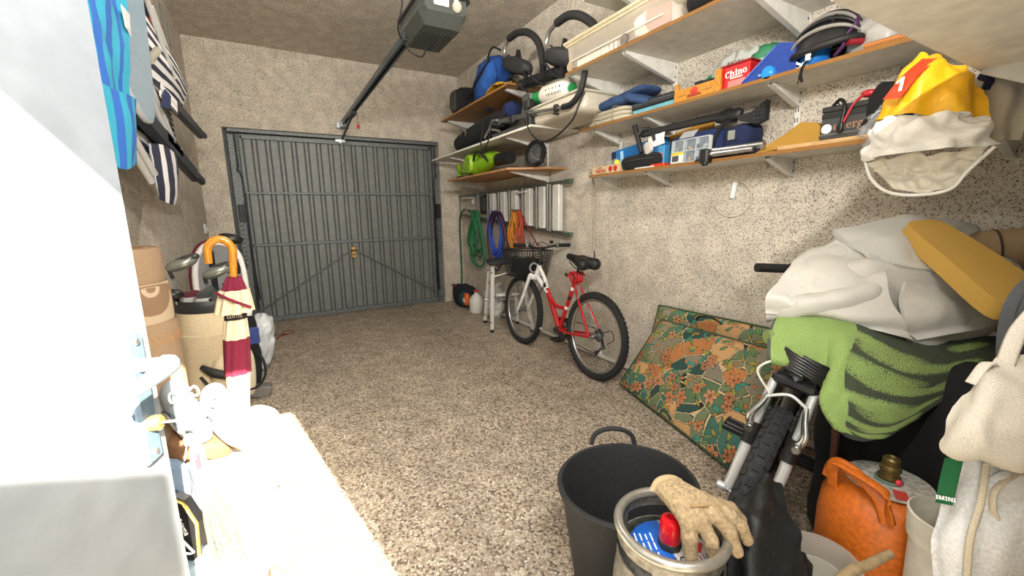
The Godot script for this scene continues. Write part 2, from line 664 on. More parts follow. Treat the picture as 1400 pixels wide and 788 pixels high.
func setting() -> void:
	var wp := pebbles(0.26, 11, [Color("d3cbba"), Color("ddd5c4"), Color("d8cfbe"), Color("e4dccc"), Color("ccc2af"), Color("dfd7c6"), Color("dad1c0"), Color("bdb29f"), Color("7a6d5e"), Color("a39785"), Color("e0d8c8"), Color("d5ccba")], Color("cbc1ae"), 0.04)
	var wall: StandardMaterial3D = skin("fafbff", 0.95, 0.0, wp[0], wp[1], Vector3.ONE / 1.3, 0.5)
	wall.uv1_world_triplanar = true
	var fp := pebbles(0.15, 5, [Color("c0b29c"), Color("9d8e7a"), Color("d8ccb8"), Color("b0a08a"), Color("7c6e5e"), Color("c9bba4"), Color("a99a86"), Color("e2d8c6"), Color("bdad95"), Color("6b5e51"), Color("b5a592"), Color("d0c3ad")], Color("6a5d50"), 0.07)
	var ground: StandardMaterial3D = skin("fbfcff", 0.75, 0.0, fp[0], fp[1], Vector3.ONE / 1.5, 1.2)
	ground.uv1_world_triplanar = true
	slab("floor", Vector3(-0.84, -0.2, -6.3), Vector3(2.61, 0, 0.25), ground, "washed pebble concrete floor of the garage")
	slab("ceiling", Vector3(-0.84, 3.14, -5.91), Vector3(2.61, 3.34, 0.25), wall, "speckled beige stucco ceiling")
	slab("wall_left", Vector3(-0.84, 0, -5.91), Vector3(-0.64, 3.14, 0.25), wall, "speckled beige stucco wall with the hung beach chairs")
	slab("wall_right", Vector3(2.41, 0, -5.91), Vector3(2.61, 3.14, 0.25), wall, "speckled beige stucco wall with the long shelves")
	# the far wall, open for the garage door
	begin()
	box(Vector3(-0.515, 1.57, -5.81), Vector3(0.25, 3.14, 0.2), Basis(), 0.0)
	box(Vector3(2.255, 1.57, -5.81), Vector3(0.31, 3.14, 0.2), Basis(), 0.0)
	box(Vector3(0.855, 2.70, -5.81), Vector3(2.49, 0.88, 0.2), Basis(), 0.0)
	struct("wall_back", wall, "speckled beige stucco wall round the grey garage door")
	# the near wall, open for the side door
	begin()
	box(Vector3(-0.655, 1.57, 0.15), Vector3(0.37, 3.14, 0.2), Basis(), 0.0)
	box(Vector3(1.57, 1.57, 0.15), Vector3(2.08, 3.14, 0.2), Basis(), 0.0)
	box(Vector3(0.03, 2.59, 0.15), Vector3(1.0, 1.10, 0.2), Basis(), 0.0)
	struct("wall_front", wall, "stucco wall with the side doorway, behind the view")
	# out of view outside: paving, and a block placed to shade the open door
	slab("trim_1", Vector3(-6, -0.25, 0.25), Vector3(8, -0.05, 9), mat("d2c4aa", 0.9), "unseen pale paving outside the side doorway, bouncing sunlight into the garage")  # unseen ground, kept pale to bounce sunlight indoors
	slab("unseen_block_2", Vector3(-1.1, -0.05, 1.0), Vector3(0.125, 2.04, 1.2), wall, "unseen stucco block outside the side doorway, placed to shade the open door")
	slab("added_wall_4", Vector3(1.15, -0.05, 0.25), Vector3(1.35, 3.0, 3.2), wall, "added stucco wall outside the doorway, cutting skylight on the open door")  # added out of view to cut skylight on the door leaf
	# galvanised conduit along the foot of the right wall
	begin()
	rod(Vector3(2.385, 0.025, -5.6), Vector3(2.385, 0.025, -0.3), 0.02, 10)
	struct("trim_3", plast("d9d6cc"), "pale pipe along the foot of the right wall")
	thing("wall_switch", "small white switch plate on the left wall near the far corner", "switch", Vector3(-0.63, 1.165, -5.45))
	begin()
	box(O, Vector3(0.012, 0.10, 0.16))
	put("plate", mat("efeeea", 0.4))
	begin()
	box(O + Vector3(0.009, 0, -0.02), Vector3(0.008, 0.05, 0.05))
	put("rocker", mat("e2e1dc", 0.35))
	thing("ceiling_lamp", "small round white lamp on the ceiling beside the opener motor", "lamp", Vector3(0.72, 3.14, -2.85))
	begin()
	lathe([Vector2(0.0, -0.06), Vector2(0.03, -0.055), Vector2(0.05, -0.035), Vector2(0.055, -0.01), Vector2(0.05, 0.0)], Transform3D(Basis(), O), 20)
	var lit: StandardMaterial3D = mat("fbf8ee", 0.4).duplicate()
	lit.emission_enabled = true
	lit.emission = Color(1.0, 0.96, 0.9)
	lit.emission_energy_multiplier = 2.0
	put("globe", lit)
	var l := OmniLight3D.new()
	l.name = "lamp_light"
	l.light_color = Color(1.0, 0.97, 0.93)
	l.light_energy = 1.3
	l.light_size = 0.05
	l.omni_range = 14.0
	l.omni_attenuation = 2.0
	l.shadow_enabled = true
	cur.add_child(l)
	l.position = Vector3(0, -0.13, 0)

func gate() -> void:
	thing("door_1", "grey ribbed up-and-over garage door with galvanised bars", "", Vector3(0.88, 0, -5.82))
	tag(cur, "grey ribbed up-and-over garage door with galvanised bars", "", "", "structure")
	var grey := skin("7b7e7b", 0.5, 0.2, tex_noise("scuff", 0.02, 0.88, 1.0), null, Vector3.ONE)
	var galv := skin("8d9394", 0.55, 0.5, tex_noise("galv", 0.05, 0.62, 1.0, FastNoiseLite.TYPE_CELLULAR), null, Vector3.ONE * 2.0)
	begin()
	box(Vector3(0.855, 1.15, -5.855), Vector3(2.56, 2.34, 0.02), Basis(), 0.0)
	put("back_sheet", skin("4a5052", 0.6, 0.2, null, null, Vector3.ONE))
	# ribs: a wide and a narrow strip by turns
	var x := -0.21
	var wide := true
	while x < 1.98:
		var w := 0.080 if wide else 0.036
		begin()
		box(Vector3(x + w / 2.0, 1.11, -5.838 if wide else -5.842), Vector3(w, 2.16, 0.02), Basis(), 0.005)
		put("panel_strip", grey)
		x += w + 0.010
		wide = not wide
	for b in [[Vector3(0.88, 2.185, -5.815), Vector3(2.24, 0.05, 0.03), "top_bar"], [Vector3(0.88, 1.555, -5.815), Vector3(2.2, 0.028, 0.03), "cross_bar"], [Vector3(0.88, 0.945, -5.815), Vector3(2.24, 0.03, 0.03), "cross_bar"], [Vector3(0.88, 0.03, -5.81), Vector3(2.4, 0.05, 0.04), "bottom_bar"],
			[Vector3(-0.235, 1.1, -5.815), Vector3(0.035, 2.2, 0.03), "side_bar"], [Vector3(1.99, 1.1, -5.815), Vector3(0.035, 2.2, 0.03), "side_bar"]]:
		begin()
		box(b[0], b[1])
		put(b[2], galv)
	for s in [-1.0, 1.0]:
		begin()
		rod(Vector3(0.88 + s * 0.06, 0.80, -5.80), Vector3(0.88 + s * 1.17, 0.12, -5.80), 0.009)
		put("locking_rod", galv)
	begin()
	box(Vector3(0.885, 0.80, -5.805), Vector3(0.062, 0.155, 0.03), Basis(), 0.01)
	var lock := put("lock_plate", skin("b8995e", 0.4, 0.6, null, null, Vector3.ONE))
	begin()
	cyl(Vector3(0.885, 0.77, -5.80), Vector3(0.885, 0.77, -5.782), 0.011)
	put("keyhole", mat("2a2622", 0.4, 0.4), lock)
	begin()
	box(Vector3(0.885, 0.825, -5.775), Vector3(0.09, 0.018, 0.02), Basis(), 0.005)
	put("latch_handle", mat("191919", 0.4), lock)
	begin()
	box(Vector3(0.83, 2.20, -5.79), Vector3(0.12, 0.035, 0.05))
	box(Vector3(0.83, 2.22, -5.78), Vector3(0.03, 0.10, 0.03))
	put("pull_bracket", steel())
	# the frame at each side: galvanised post, spring arm, cable, black spring box
	begin()
	box(Vector3(0.88, 2.24, -5.78), Vector3(2.46, 0.04, 0.06))
	put("head_rail", galv)
	for s in [-1.0, 1.0]:
		var px: float = 0.88 + s * 1.185
		begin()
		box(Vector3(px, 1.1, -5.80), Vector3(0.10, 2.2, 0.035))
		box(Vector3(px - s * 0.045, 1.1, -5.775), Vector3(0.012, 2.2, 0.06))
		var post := put("frame_post", galv)
		begin()
		tube(curve([Vector3(px - s * 0.02, 2.2, -5.75), Vector3(px - s * 0.02, 1.85, -5.745), Vector3(px - s * 0.01, 1.80, -5.74), Vector3(px - s * 0.05, 1.68, -5.74), Vector3(px - s * 0.05, 0.9, -5.74), Vector3(px - s * 0.075, 0.3, -5.75)], 5), 0.008, 6)
		put("cable", mat("141516", 0.5), post)
		begin()
		box(Vector3(px, 1.32, -5.755), Vector3(0.06, 0.2, 0.05))
		box(Vector3(px, 1.35, -5.735), Vector3(0.035, 0.12, 0.03))
		put("spring_box", mat("1b1c1e", 0.5), post)
		begin()
		box(Vector3(px + s * 0.012, 0.98, -5.76), Vector3(0.045, 0.5, 0.03))
		put("perforated_strip", galv, post)
		for k in 9:
			begin()
			cyl(Vector3(px + s * 0.012, 0.78 + k * 0.05, -5.748), Vector3(px + s * 0.012, 0.78 + k * 0.05, -5.742), 0.011, 8, 0.001)
			put("hole_ring", mat("2a2c2e", 0.6), post)
		begin()
		bar(Vector3(px - s * 0.055, 1.55, -5.75), Vector3(px - s * 0.045, 0.18, -5.75), 0.03, 0.02, Vector3.BACK)
		put("lift_arm", mat("26282a", 0.45, 0.5), post)
		begin()
		box(Vector3(px, 0.14, -5.755), Vector3(0.08, 0.12, 0.05))
		put("foot_bracket", galv, post)

func opener() -> void:
	thing("garage_door_opener", "dark grey garage door opener motor hung on its steel ceiling rail", "door opener", Vector3(0.86, 2.37, -2.8))
	var rail := skin("5f6a70", 0.35, 0.7, null, null, Vector3.ONE)
	begin()
	box(Vector3(0.86, 2.405, -4.25), Vector3(0.05, 0.006, 2.9), Basis(), 0.001)
	for s in [-1.0, 1.0]:
		box(Vector3(0.86 + s * 0.025, 2.385, -4.25), Vector3(0.005, 0.045, 2.9), Basis(), 0.001)
		box(Vector3(0.86 + s * 0.017, 2.364, -4.25), Vector3(0.014, 0.005, 2.9), Basis(), 0.001)
	put("rail", rail)
	begin()
	box(Vector3(0.86, 2.392, -4.25), Vector3(0.012, 0.008, 2.85), Basis(), 0.001)
	put("drive_belt", mat("131415", 0.5))
	begin()
	box(Vector3(0.86, 2.37, -5.69), Vector3(0.15, 0.07, 0.04))
	box(Vector3(0.86, 2.36, -5.62), Vector3(0.08, 0.06, 0.12))
	put("wall_bracket", steel("8b8f90"))
	begin()
	box(Vector3(0.86, 2.35, -4.95), Vector3(0.05, 0.035, 0.22))
	bar(Vector3(0.86, 2.34, -5.0), Vector3(0.85, 2.22, -5.74), 0.02, 0.012)
	put("trolley", mat("2c2f31", 0.4, 0.4))
	begin()
	rod(Vector3(0.90, 2.35, -4.9), Vector3(0.90, 2.235, -4.9), 0.0025, 5)
	put("release_cord", mat("9b2a22", 0.7))
	begin()
	box(Vector3(0.90, 2.22, -4.9), Vector3(0.032, 0.045, 0.014), Basis(), 0.006)
	put("release_tag", mat("c4251c", 0.5))
	# motor housing: a chamfered shell that narrows downwards, its light end towards the door
	var shell := skin("4b4f4c", 0.55, 0.0, tex_noise("scuff", 0.02, 0.88, 1.0), tex_bump("fine", 0.1, 1.5), Vector3.ONE * 3.0)
	var c := Vector3(0.975, 2.43, -2.62)
	begin()
	var xf := Transform3D(Basis(), c + Vector3(0, 0, -0.25))
	var hw := 0.145
	prism([Vector2(-hw, 0.05), Vector2(-hw, -0.015), Vector2(-hw + 0.035, -0.085), Vector2(hw - 0.035, -0.085), Vector2(hw, -0.015), Vector2(hw, 0.05)], 0.37, xf)
	quad(xf * Vector3(-hw, 0.05, 0.37), xf * Vector3(-hw, -0.015, 0.37), xf * Vector3(-hw + 0.02, -0.01, 0.44), xf * Vector3(-hw + 0.02, 0.05, 0.44))
	quad(xf * Vector3(hw - 0.02, 0.05, 0.44), xf * Vector3(hw - 0.02, -0.01, 0.44), xf * Vector3(hw, -0.015, 0.37), xf * Vector3(hw, 0.05, 0.37))
	quad(xf * Vector3(-hw + 0.02, 0.05, 0.44), xf * Vector3(-hw + 0.02, -0.01, 0.44), xf * Vector3(hw - 0.02, -0.01, 0.44), xf * Vector3(hw - 0.02, 0.05, 0.44))
	quad(xf * Vector3(-hw, -0.015, 0.37), xf * Vector3(-hw + 0.035, -0.085, 0.37), xf * Vector3(-hw + 0.035, -0.03, 0.44), xf * Vector3(-hw + 0.02, -0.01, 0.44))
	quad(xf * Vector3(-hw + 0.035, -0.085, 0.37), xf * Vector3(hw - 0.035, -0.085, 0.37), xf * Vector3(hw - 0.035, -0.03, 0.44), xf * Vector3(-hw + 0.035, -0.03, 0.44))
	quad(xf * Vector3(hw - 0.035, -0.085, 0.37), xf * Vector3(hw, -0.015, 0.37), xf * Vector3(hw - 0.02, -0.01, 0.44), xf * Vector3(hw - 0.035, -0.03, 0.44))
	quad(xf * Vector3(-hw + 0.02, -0.01, 0.44), xf * Vector3(-hw + 0.035, -0.03, 0.44), xf * Vector3(hw - 0.035, -0.03, 0.44), xf * Vector3(hw - 0.02, -0.01, 0.44))
	var sh := put("motor_housing", shell)
	for k in 9:
		begin()
		box(c + Vector3(-0.088 + k * 0.022, -0.087, -0.08), Vector3(0.008, 0.006, 0.26), Basis(), 0.002)
		put("cooling_rib", mat("3a3e3b", 0.6), sh)
	begin()
	box(c + Vector3(0, 0.06, -0.04), Vector3(0.31, 0.03, 0.46), Basis(), 0.008)
	put("base_plate", mat("1e2021", 0.45, 0.3))
	begin()
	box(c + Vector3(-0.03, 0.02, 0.198), Vector3(0.09, 0.045, 0.012), Basis(), 0.004)
	put("label_plate", mat("f2f0e6", 0.5))
	begin()
	pillow(c + Vector3(0.055, 0.0, 0.22), Vector3(0.055, 0.06, 0.055), Basis(), 2.0)
	put("bulb", clear("f7f2df", 0.35))
	begin()
	cyl(c + Vector3(0.055, 0.035, 0.21), c + Vector3(0.055, 0.01, 0.22), 0.014)
	put("bulb_socket", mat("d9d5c8", 0.4))
	letters("▲", Transform3D(Basis(Vector3(0, 0, 1), Vector3(0.45, 0.89, 0), Vector3(-0.89, 0.45, 0)).orthonormalized(), c + Vector3(-0.131, -0.05, 0.02)), 0.035, mat("b02a3a", 0.5), sh, "red_mark")
	# hanging straps up to the ceiling
	for s in [-1.0, 1.0]:
		begin()
		bar(c + Vector3(s * 0.13, 0.07, 0.05), Vector3(c.x + s * 0.2, 3.13, c.z + 0.05), 0.025, 0.004, Vector3.BACK)
		put("hanging_strap", steel("9aa0a2"))
	begin()
	tube(curve([c + Vector3(-0.13, 0.72, 0.1), c + Vector3(-0.17, 0.35, 0.05), c + Vector3(-0.18, 0.08, -0.05), c + Vector3(-0.19, -0.02, -0.13), c + Vector3(-0.14, -0.05, -0.24), c + Vector3(-0.07, -0.10, -0.28), c + Vector3(-0.01, -0.13, -0.24), c + Vector3(0.01, -0.08, -0.2)], 6), 0.005, 6)
	put("power_cable", mat("1c1c1c", 0.5))

func side_door() -> void:
	# an inward-opening door seen along its inner face
	var hinge := Vector3(-0.468, 0, 0.02)
	var e := Vector3(-0.205, 0, -0.90)
	var d := (e - hinge).normalized()
	var n := Vector3(-d.z, 0, d.x)
	var L := hinge.distance_to(e)
	var bs := Basis(d, Vector3.UP, d.cross(Vector3.UP))
	thing("door_2", "white painted side door standing open with a lever handle", "", hinge)
	tag(cur, "white painted side door standing open with a lever handle", "", "", "structure")
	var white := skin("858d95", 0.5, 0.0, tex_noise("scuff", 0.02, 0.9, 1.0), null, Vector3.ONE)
	begin()
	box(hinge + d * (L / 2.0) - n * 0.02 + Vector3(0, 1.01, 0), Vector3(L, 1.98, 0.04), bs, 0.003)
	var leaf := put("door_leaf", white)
	begin()
	box(hinge + d * (L - 0.002) - n * 0.02 + Vector3(0, 1.01, 0), Vector3(0.012, 1.97, 0.03), bs, 0.002)
	put("edge_strip", mat("b6babb", 0.4, 0.5), leaf)
	var P := hinge + d * (L - 0.055) + n * 0.006 + Vector3(0, 0.985, 0)
	begin()
	box(P, Vector3(0.042, 0.225, 0.012), bs, 0.005)
	var plate := put("handle_plate", skin("5e7386", 0.4, 0.2, tex_noise("scuff", 0.02, 0.88, 1.0), null, Vector3.ONE * 4.0))
	begin()
	cyl(P + Vector3(0, 0.055, 0), P + Vector3(0, 0.055, 0) + n * 0.05, 0.011)
	tube(curve([P + Vector3(0, 0.055, 0) + n * 0.04, P + Vector3(0, 0.057, 0) + n * 0.056 - d * 0.012, P + Vector3(0, 0.056, 0) + n * 0.058 - d * 0.06, P + Vector3(0, 0.05, 0) + n * 0.052 - d * 0.125], 5), [0.011, 0.011, 0.010, 0.008], 10, false, 1.3)
	put("door_handle", skin("8296a8", 0.35, 0.3, null, null, Vector3.ONE), plate)
	for s in [-1.0, 1.0]:
		begin()
		cyl(P + Vector3(0, s * 0.095, 0), P + Vector3(0, s * 0.095, 0) + n * 0.009, 0.006, 10, 0.001)
		put("screw", steel(), plate)
	begin()
	cyl(P + Vector3(0, -0.045, 0), P + Vector3(0, -0.045, 0) + n * 0.022, 0.013)
	put("lock_cylinder", skin("8c7c50", 0.35, 0.5, null, null, Vector3.ONE), plate)
	# keys in the lock, with fob and tassel
	var K := P + Vector3(0, -0.045, 0) + n * 0.022
	thing("key_bunch", "bunch of keys with a long tassel hanging in the lock of the white side door", "keys", K + Vector3(0, -0.25, 0))
	var nick := skin("8f9496", 0.3, 0.6, null, null, Vector3.ONE)
	begin()
	box(K + n * 0.010, Vector3(0.008, 0.002, 0.02), Basis(d, Vector3.UP, n), 0.0005)
	cyl(K + n * 0.032 - d * 0.001, K + n * 0.032 + d * 0.0015, 0.013, 14, 0.0005)
	put("key", nick)
	begin()
	var ring := []
	var rc := K + n * 0.038 + Vector3(0, -0.014, 0)
	for k in 20: ring.append(rc + (n * 0.4 + d * 0.2).normalized() * cos(TAU * k / 20) * 0.012 + Vector3.UP * sin(TAU * k / 20) * 0.014)
	tube(ring, 0.0012, 6, true)
	put("key_ring", nick)
	for k in 3:
		begin()
		var a := -0.5 + 0.5 * k
		var dn := Vector3(sin(a) * 0.5, -1, 0.25 * cos(a * 3.0)).normalized()
		var q := rc + Vector3(0.004 * (k - 1), -0.014, 0)
		cyl(q + dn * 0.008, q + dn * 0.008 + Vector3(0.002, 0, 0.001), 0.011, 12, 0.0005)
		bar(q + dn * 0.016, q + dn * 0.044, 0.008, 0.0022)
		put("key", nick)
	begin()
	pillow(rc + Vector3(0.004, -0.06, 0), Vector3(0.022, 0.055, 0.008), Basis(), 3.0)
	put("key_fob", plast("f3f0ea"))
	begin()
	box(rc + Vector3(0.004, -0.062, 0.005), Vector3(0.008, 0.03, 0.002))
	put("fob_stripe", mat("c4303a", 0.5))
	for k in 16:
		begin()
		var a := TAU * k / 16.0
		var q := rc + Vector3(0.008, -0.085, 0)
		tube(curve([q, q + Vector3(0.010 * cos(a) + 0.004, -0.05, 0.010 * sin(a)), q + Vector3(0.020 * cos(a) + 0.012, -0.12 - 0.02 * sin(a * 3.0), 0.016 * sin(a)), q + Vector3(0.018 * cos(a * 1.2) + 0.02, -0.17 - 0.02 * cos(a * 2.0), 0.014 * sin(a))], 4), [0.0028, 0.0026, 0.0022], 5)
		put("tassel_cord", fabric("907a58" if k % 3 else "8a5f4c"))

func bracket(at: Vector3, reach: float, tall: float, label: String, dir := Vector3.LEFT) -> void:
	# pressed steel shelf bracket: two triangular cheeks and a flange along the slope
	thing("shelf_bracket", label, "bracket", at + Vector3(0, -tall, 0), "white shelf brackets")
	var m := skin("e3e2dc", 0.45, 0.1, tex_noise("scuff", 0.02, 0.88, 1.0), null, Vector3.ONE)
	var side := dir.cross(Vector3.UP)
	begin()
	for s in [-1.0, 1.0]:
		prism([Vector2(0, 0), Vector2(0, -tall), Vector2(0.02, -tall), Vector2(reach, -0.012), Vector2(reach, 0)], 0.002, Transform3D(Basis(dir, Vector3.UP, side), at + side * (s * 0.013 - 0.001)))
	bar(at + Vector3(0, -tall, 0) + dir * 0.02, at + Vector3(0, -0.012, 0) + dir * reach, 0.028, 0.002, Vector3.UP, 0.0005)
	put("arm", m)
	for s in [-0.25, -0.75]:
		begin()
		cyl(at + Vector3(0, tall * s, 0) + dir * 0.014 - side * 0.0135, at + Vector3(0, tall * s, 0) + dir * 0.014 - side * 0.016, 0.006, 10, 0.001)
		put("bolt", mat("4a4a48", 0.4, 0.6))

func upright(z: float, y0: float, y1: float, label: String) -> void:
	thing("wall_upright", label, "shelf rail", Vector3(2.403, y0, z), "slotted white wall uprights")
	begin()
	box(Vector3(2.403, (y0 + y1) / 2.0, z), Vector3(0.014, y1 - y0, 0.026), Basis(), 0.002)
	put("channel", mat("e6e5e0", 0.45, 0.1))
	var y := y0 + 0.03
	while y < y1 - 0.02:
		begin()
		for s in [-1.0, 1.0]:
			box(Vector3(2.3955, y, z + s * 0.006), Vector3(0.002, 0.022, 0.004), Basis(), 0.0)
		put("slot", mat("3b3a37", 0.8))
		y += 0.05

func board(x0: float, y: float, z0: float, z1: float, top: Material, edge: Material, label: String, th := 0.018, x1 := 2.41) -> void:
	thing("shelf_board", label, "shelf", Vector3((x0 + x1) / 2.0, y, (z0 + z1) / 2.0))
	begin()
	box(Vector3((x0 + x1) / 2.0, y + th / 2.0, (z0 + z1) / 2.0), Vector3(x1 - x0, th, absf(z1 - z0)), Basis(), 0.001)
	put("panel", top)
	begin()
	box(Vector3(x0 - 0.001, y + th / 2.0, (z0 + z1) / 2.0), Vector3(0.002, th, absf(z1 - z0)), Basis(), 0.0003)
	put("front_edge", edge)

func shelving() -> void:
	var white := skin("dcd9cf", 0.5, 0.0, tex_noise("scuff", 0.02, 0.9, 1.0), null, Vector3.ONE)
	var brown := wood("b07f45", 0.55, Vector3(6, 6, 1.2))
	var ply := wood("c8925c", 0.6, Vector3(6, 6, 1.2))
	board(1.90, 2.22, -2.54, 0.04, white, chip(), "white long top shelf with raw chipboard edge, carrying the plastic storage box")
	board(2.10, 1.87, -2.60, 0.04, white, chip(), "white middle long shelf carrying the helmet and the red tub")
	board(2.135, 1.53, -2.55, 0.04, white, chip(), "white lowest long shelf carrying the car battery and the organizer")
	board(1.95, 2.66, -2.42, -0.6, white, mat("dcd9cf", 0.5), "highest white shelf, cut by the top of the picture")
	board(1.90, 2.38, -5.05, -3.36, brown, brown, "high brown board in the far corner with the blue bag")
	board(1.90, 1.965, -5.45, -3.0, white, mat("eceae2", 0.45), "far white shelf with the sprayer and the garden tools")
	# the low far plank has one corner sawn off
	thing("shelf_board", "low brown plank in the far corner with the green leaf blower", "shelf", Vector3(2.15, 1.665, -4.1))
	begin()
	prism([Vector2(1.90, -4.90), Vector2(2.41, -4.90), Vector2(2.41, -3.20), Vector2(2.22, -3.22), Vector2(1.90, -3.42)], 0.018, Transform3D(Basis(Vector3.RIGHT, Vector3.BACK, Vector3.DOWN), Vector3(0, 1.683, 0)))
	put("panel", ply)
	# shelf over the near corner, carried by the near wall
	thing("shelf_board", "big white shelf right overhead in the near corner", "shelf", Vector3(1.6, 1.697, -0.22))
	begin()
	box(Vector3(1.73, 1.706, -0.225), Vector3(1.34, 0.018, 0.55), Basis(), 0.001)
	put("panel", skin("f4f1e8", 0.5, 0.0, tex_noise("scuff", 0.02, 0.9, 1.0), null, Vector3.ONE))
	bracket(Vector3(2.02, 1.697, 0.05), 0.54, 0.30, "long white bracket under the big white shelf overhead", Vector3(0, 0, -1))
	var ord := ["at its far end", "second from its far end", "third from its far end", "near the black bag"]
	var zs := [-2.505, -2.01, -1.23, -0.47]
	for i in 4:
		if i < 3: bracket(Vector3(2.40, 2.22, zs[i]), 0.46, 0.115, "white triangular bracket under the top long shelf, " + ord[i])
		if i < 3: bracket(Vector3(2.40, 1.87, zs[i]), 0.26, 0.085, "white triangular bracket under the middle long shelf, " + ord[i])
		bracket(Vector3(2.40, 1.53, zs[i]), 0.235, 0.085, "white triangular bracket under the lowest long shelf, " + ord[i])
		upright(zs[i], 1.44, 2.66, "slotted white upright on the right wall " + ["at the far end of the long shelves", "second from the far end of the long shelves", "below the bicycle helmet", "beside the yellow and white carrier bag"][i])
	bracket(Vector3(2.40, 2.66, -2.2), 0.42, 0.11, "white triangular bracket under the highest shelf at the top of the picture")
	for z in [-3.50, -4.94]:
		var w: String = " at its near end" if z > -4.0 else " at its far end"
		upright(z, 1.57, 2.42, "slotted white upright on the far part of the right wall" + (" below the sprayer" if z > -4.0 else " nearest the garage door"))
		bracket(Vector3(2.40, 2.38, z), 0.45, 0.11, "white triangular bracket under the high brown board" + w)
		bracket(Vector3(2.40, 1.965, z), 0.45, 0.10, "white triangular bracket under the far white shelf" + w)
		bracket(Vector3(2.40, 1.665, z), 0.42, 0.085, "white triangular bracket under the low brown plank" + w)

func stripes(cols: Array, widths: Array, vertical := true, rough := 0.95) -> StandardMaterial3D:
	# woven stripes, across u (vertical) or v
	var im := Image.create(256, 256, false, Image.FORMAT_RGB8)
	var tot := 0.0
	for w in widths: tot += w
	var x := 0.0
	for i in cols.size():
		var a := int(round(x / tot * 256))
		x += widths[i]
		var b := int(round(x / tot * 256))
		im.fill_rect(Rect2i(a, 0, b - a, 256) if vertical else Rect2i(0, a, 256, b - a), Color(cols[i]))
	return printed(im, rough)

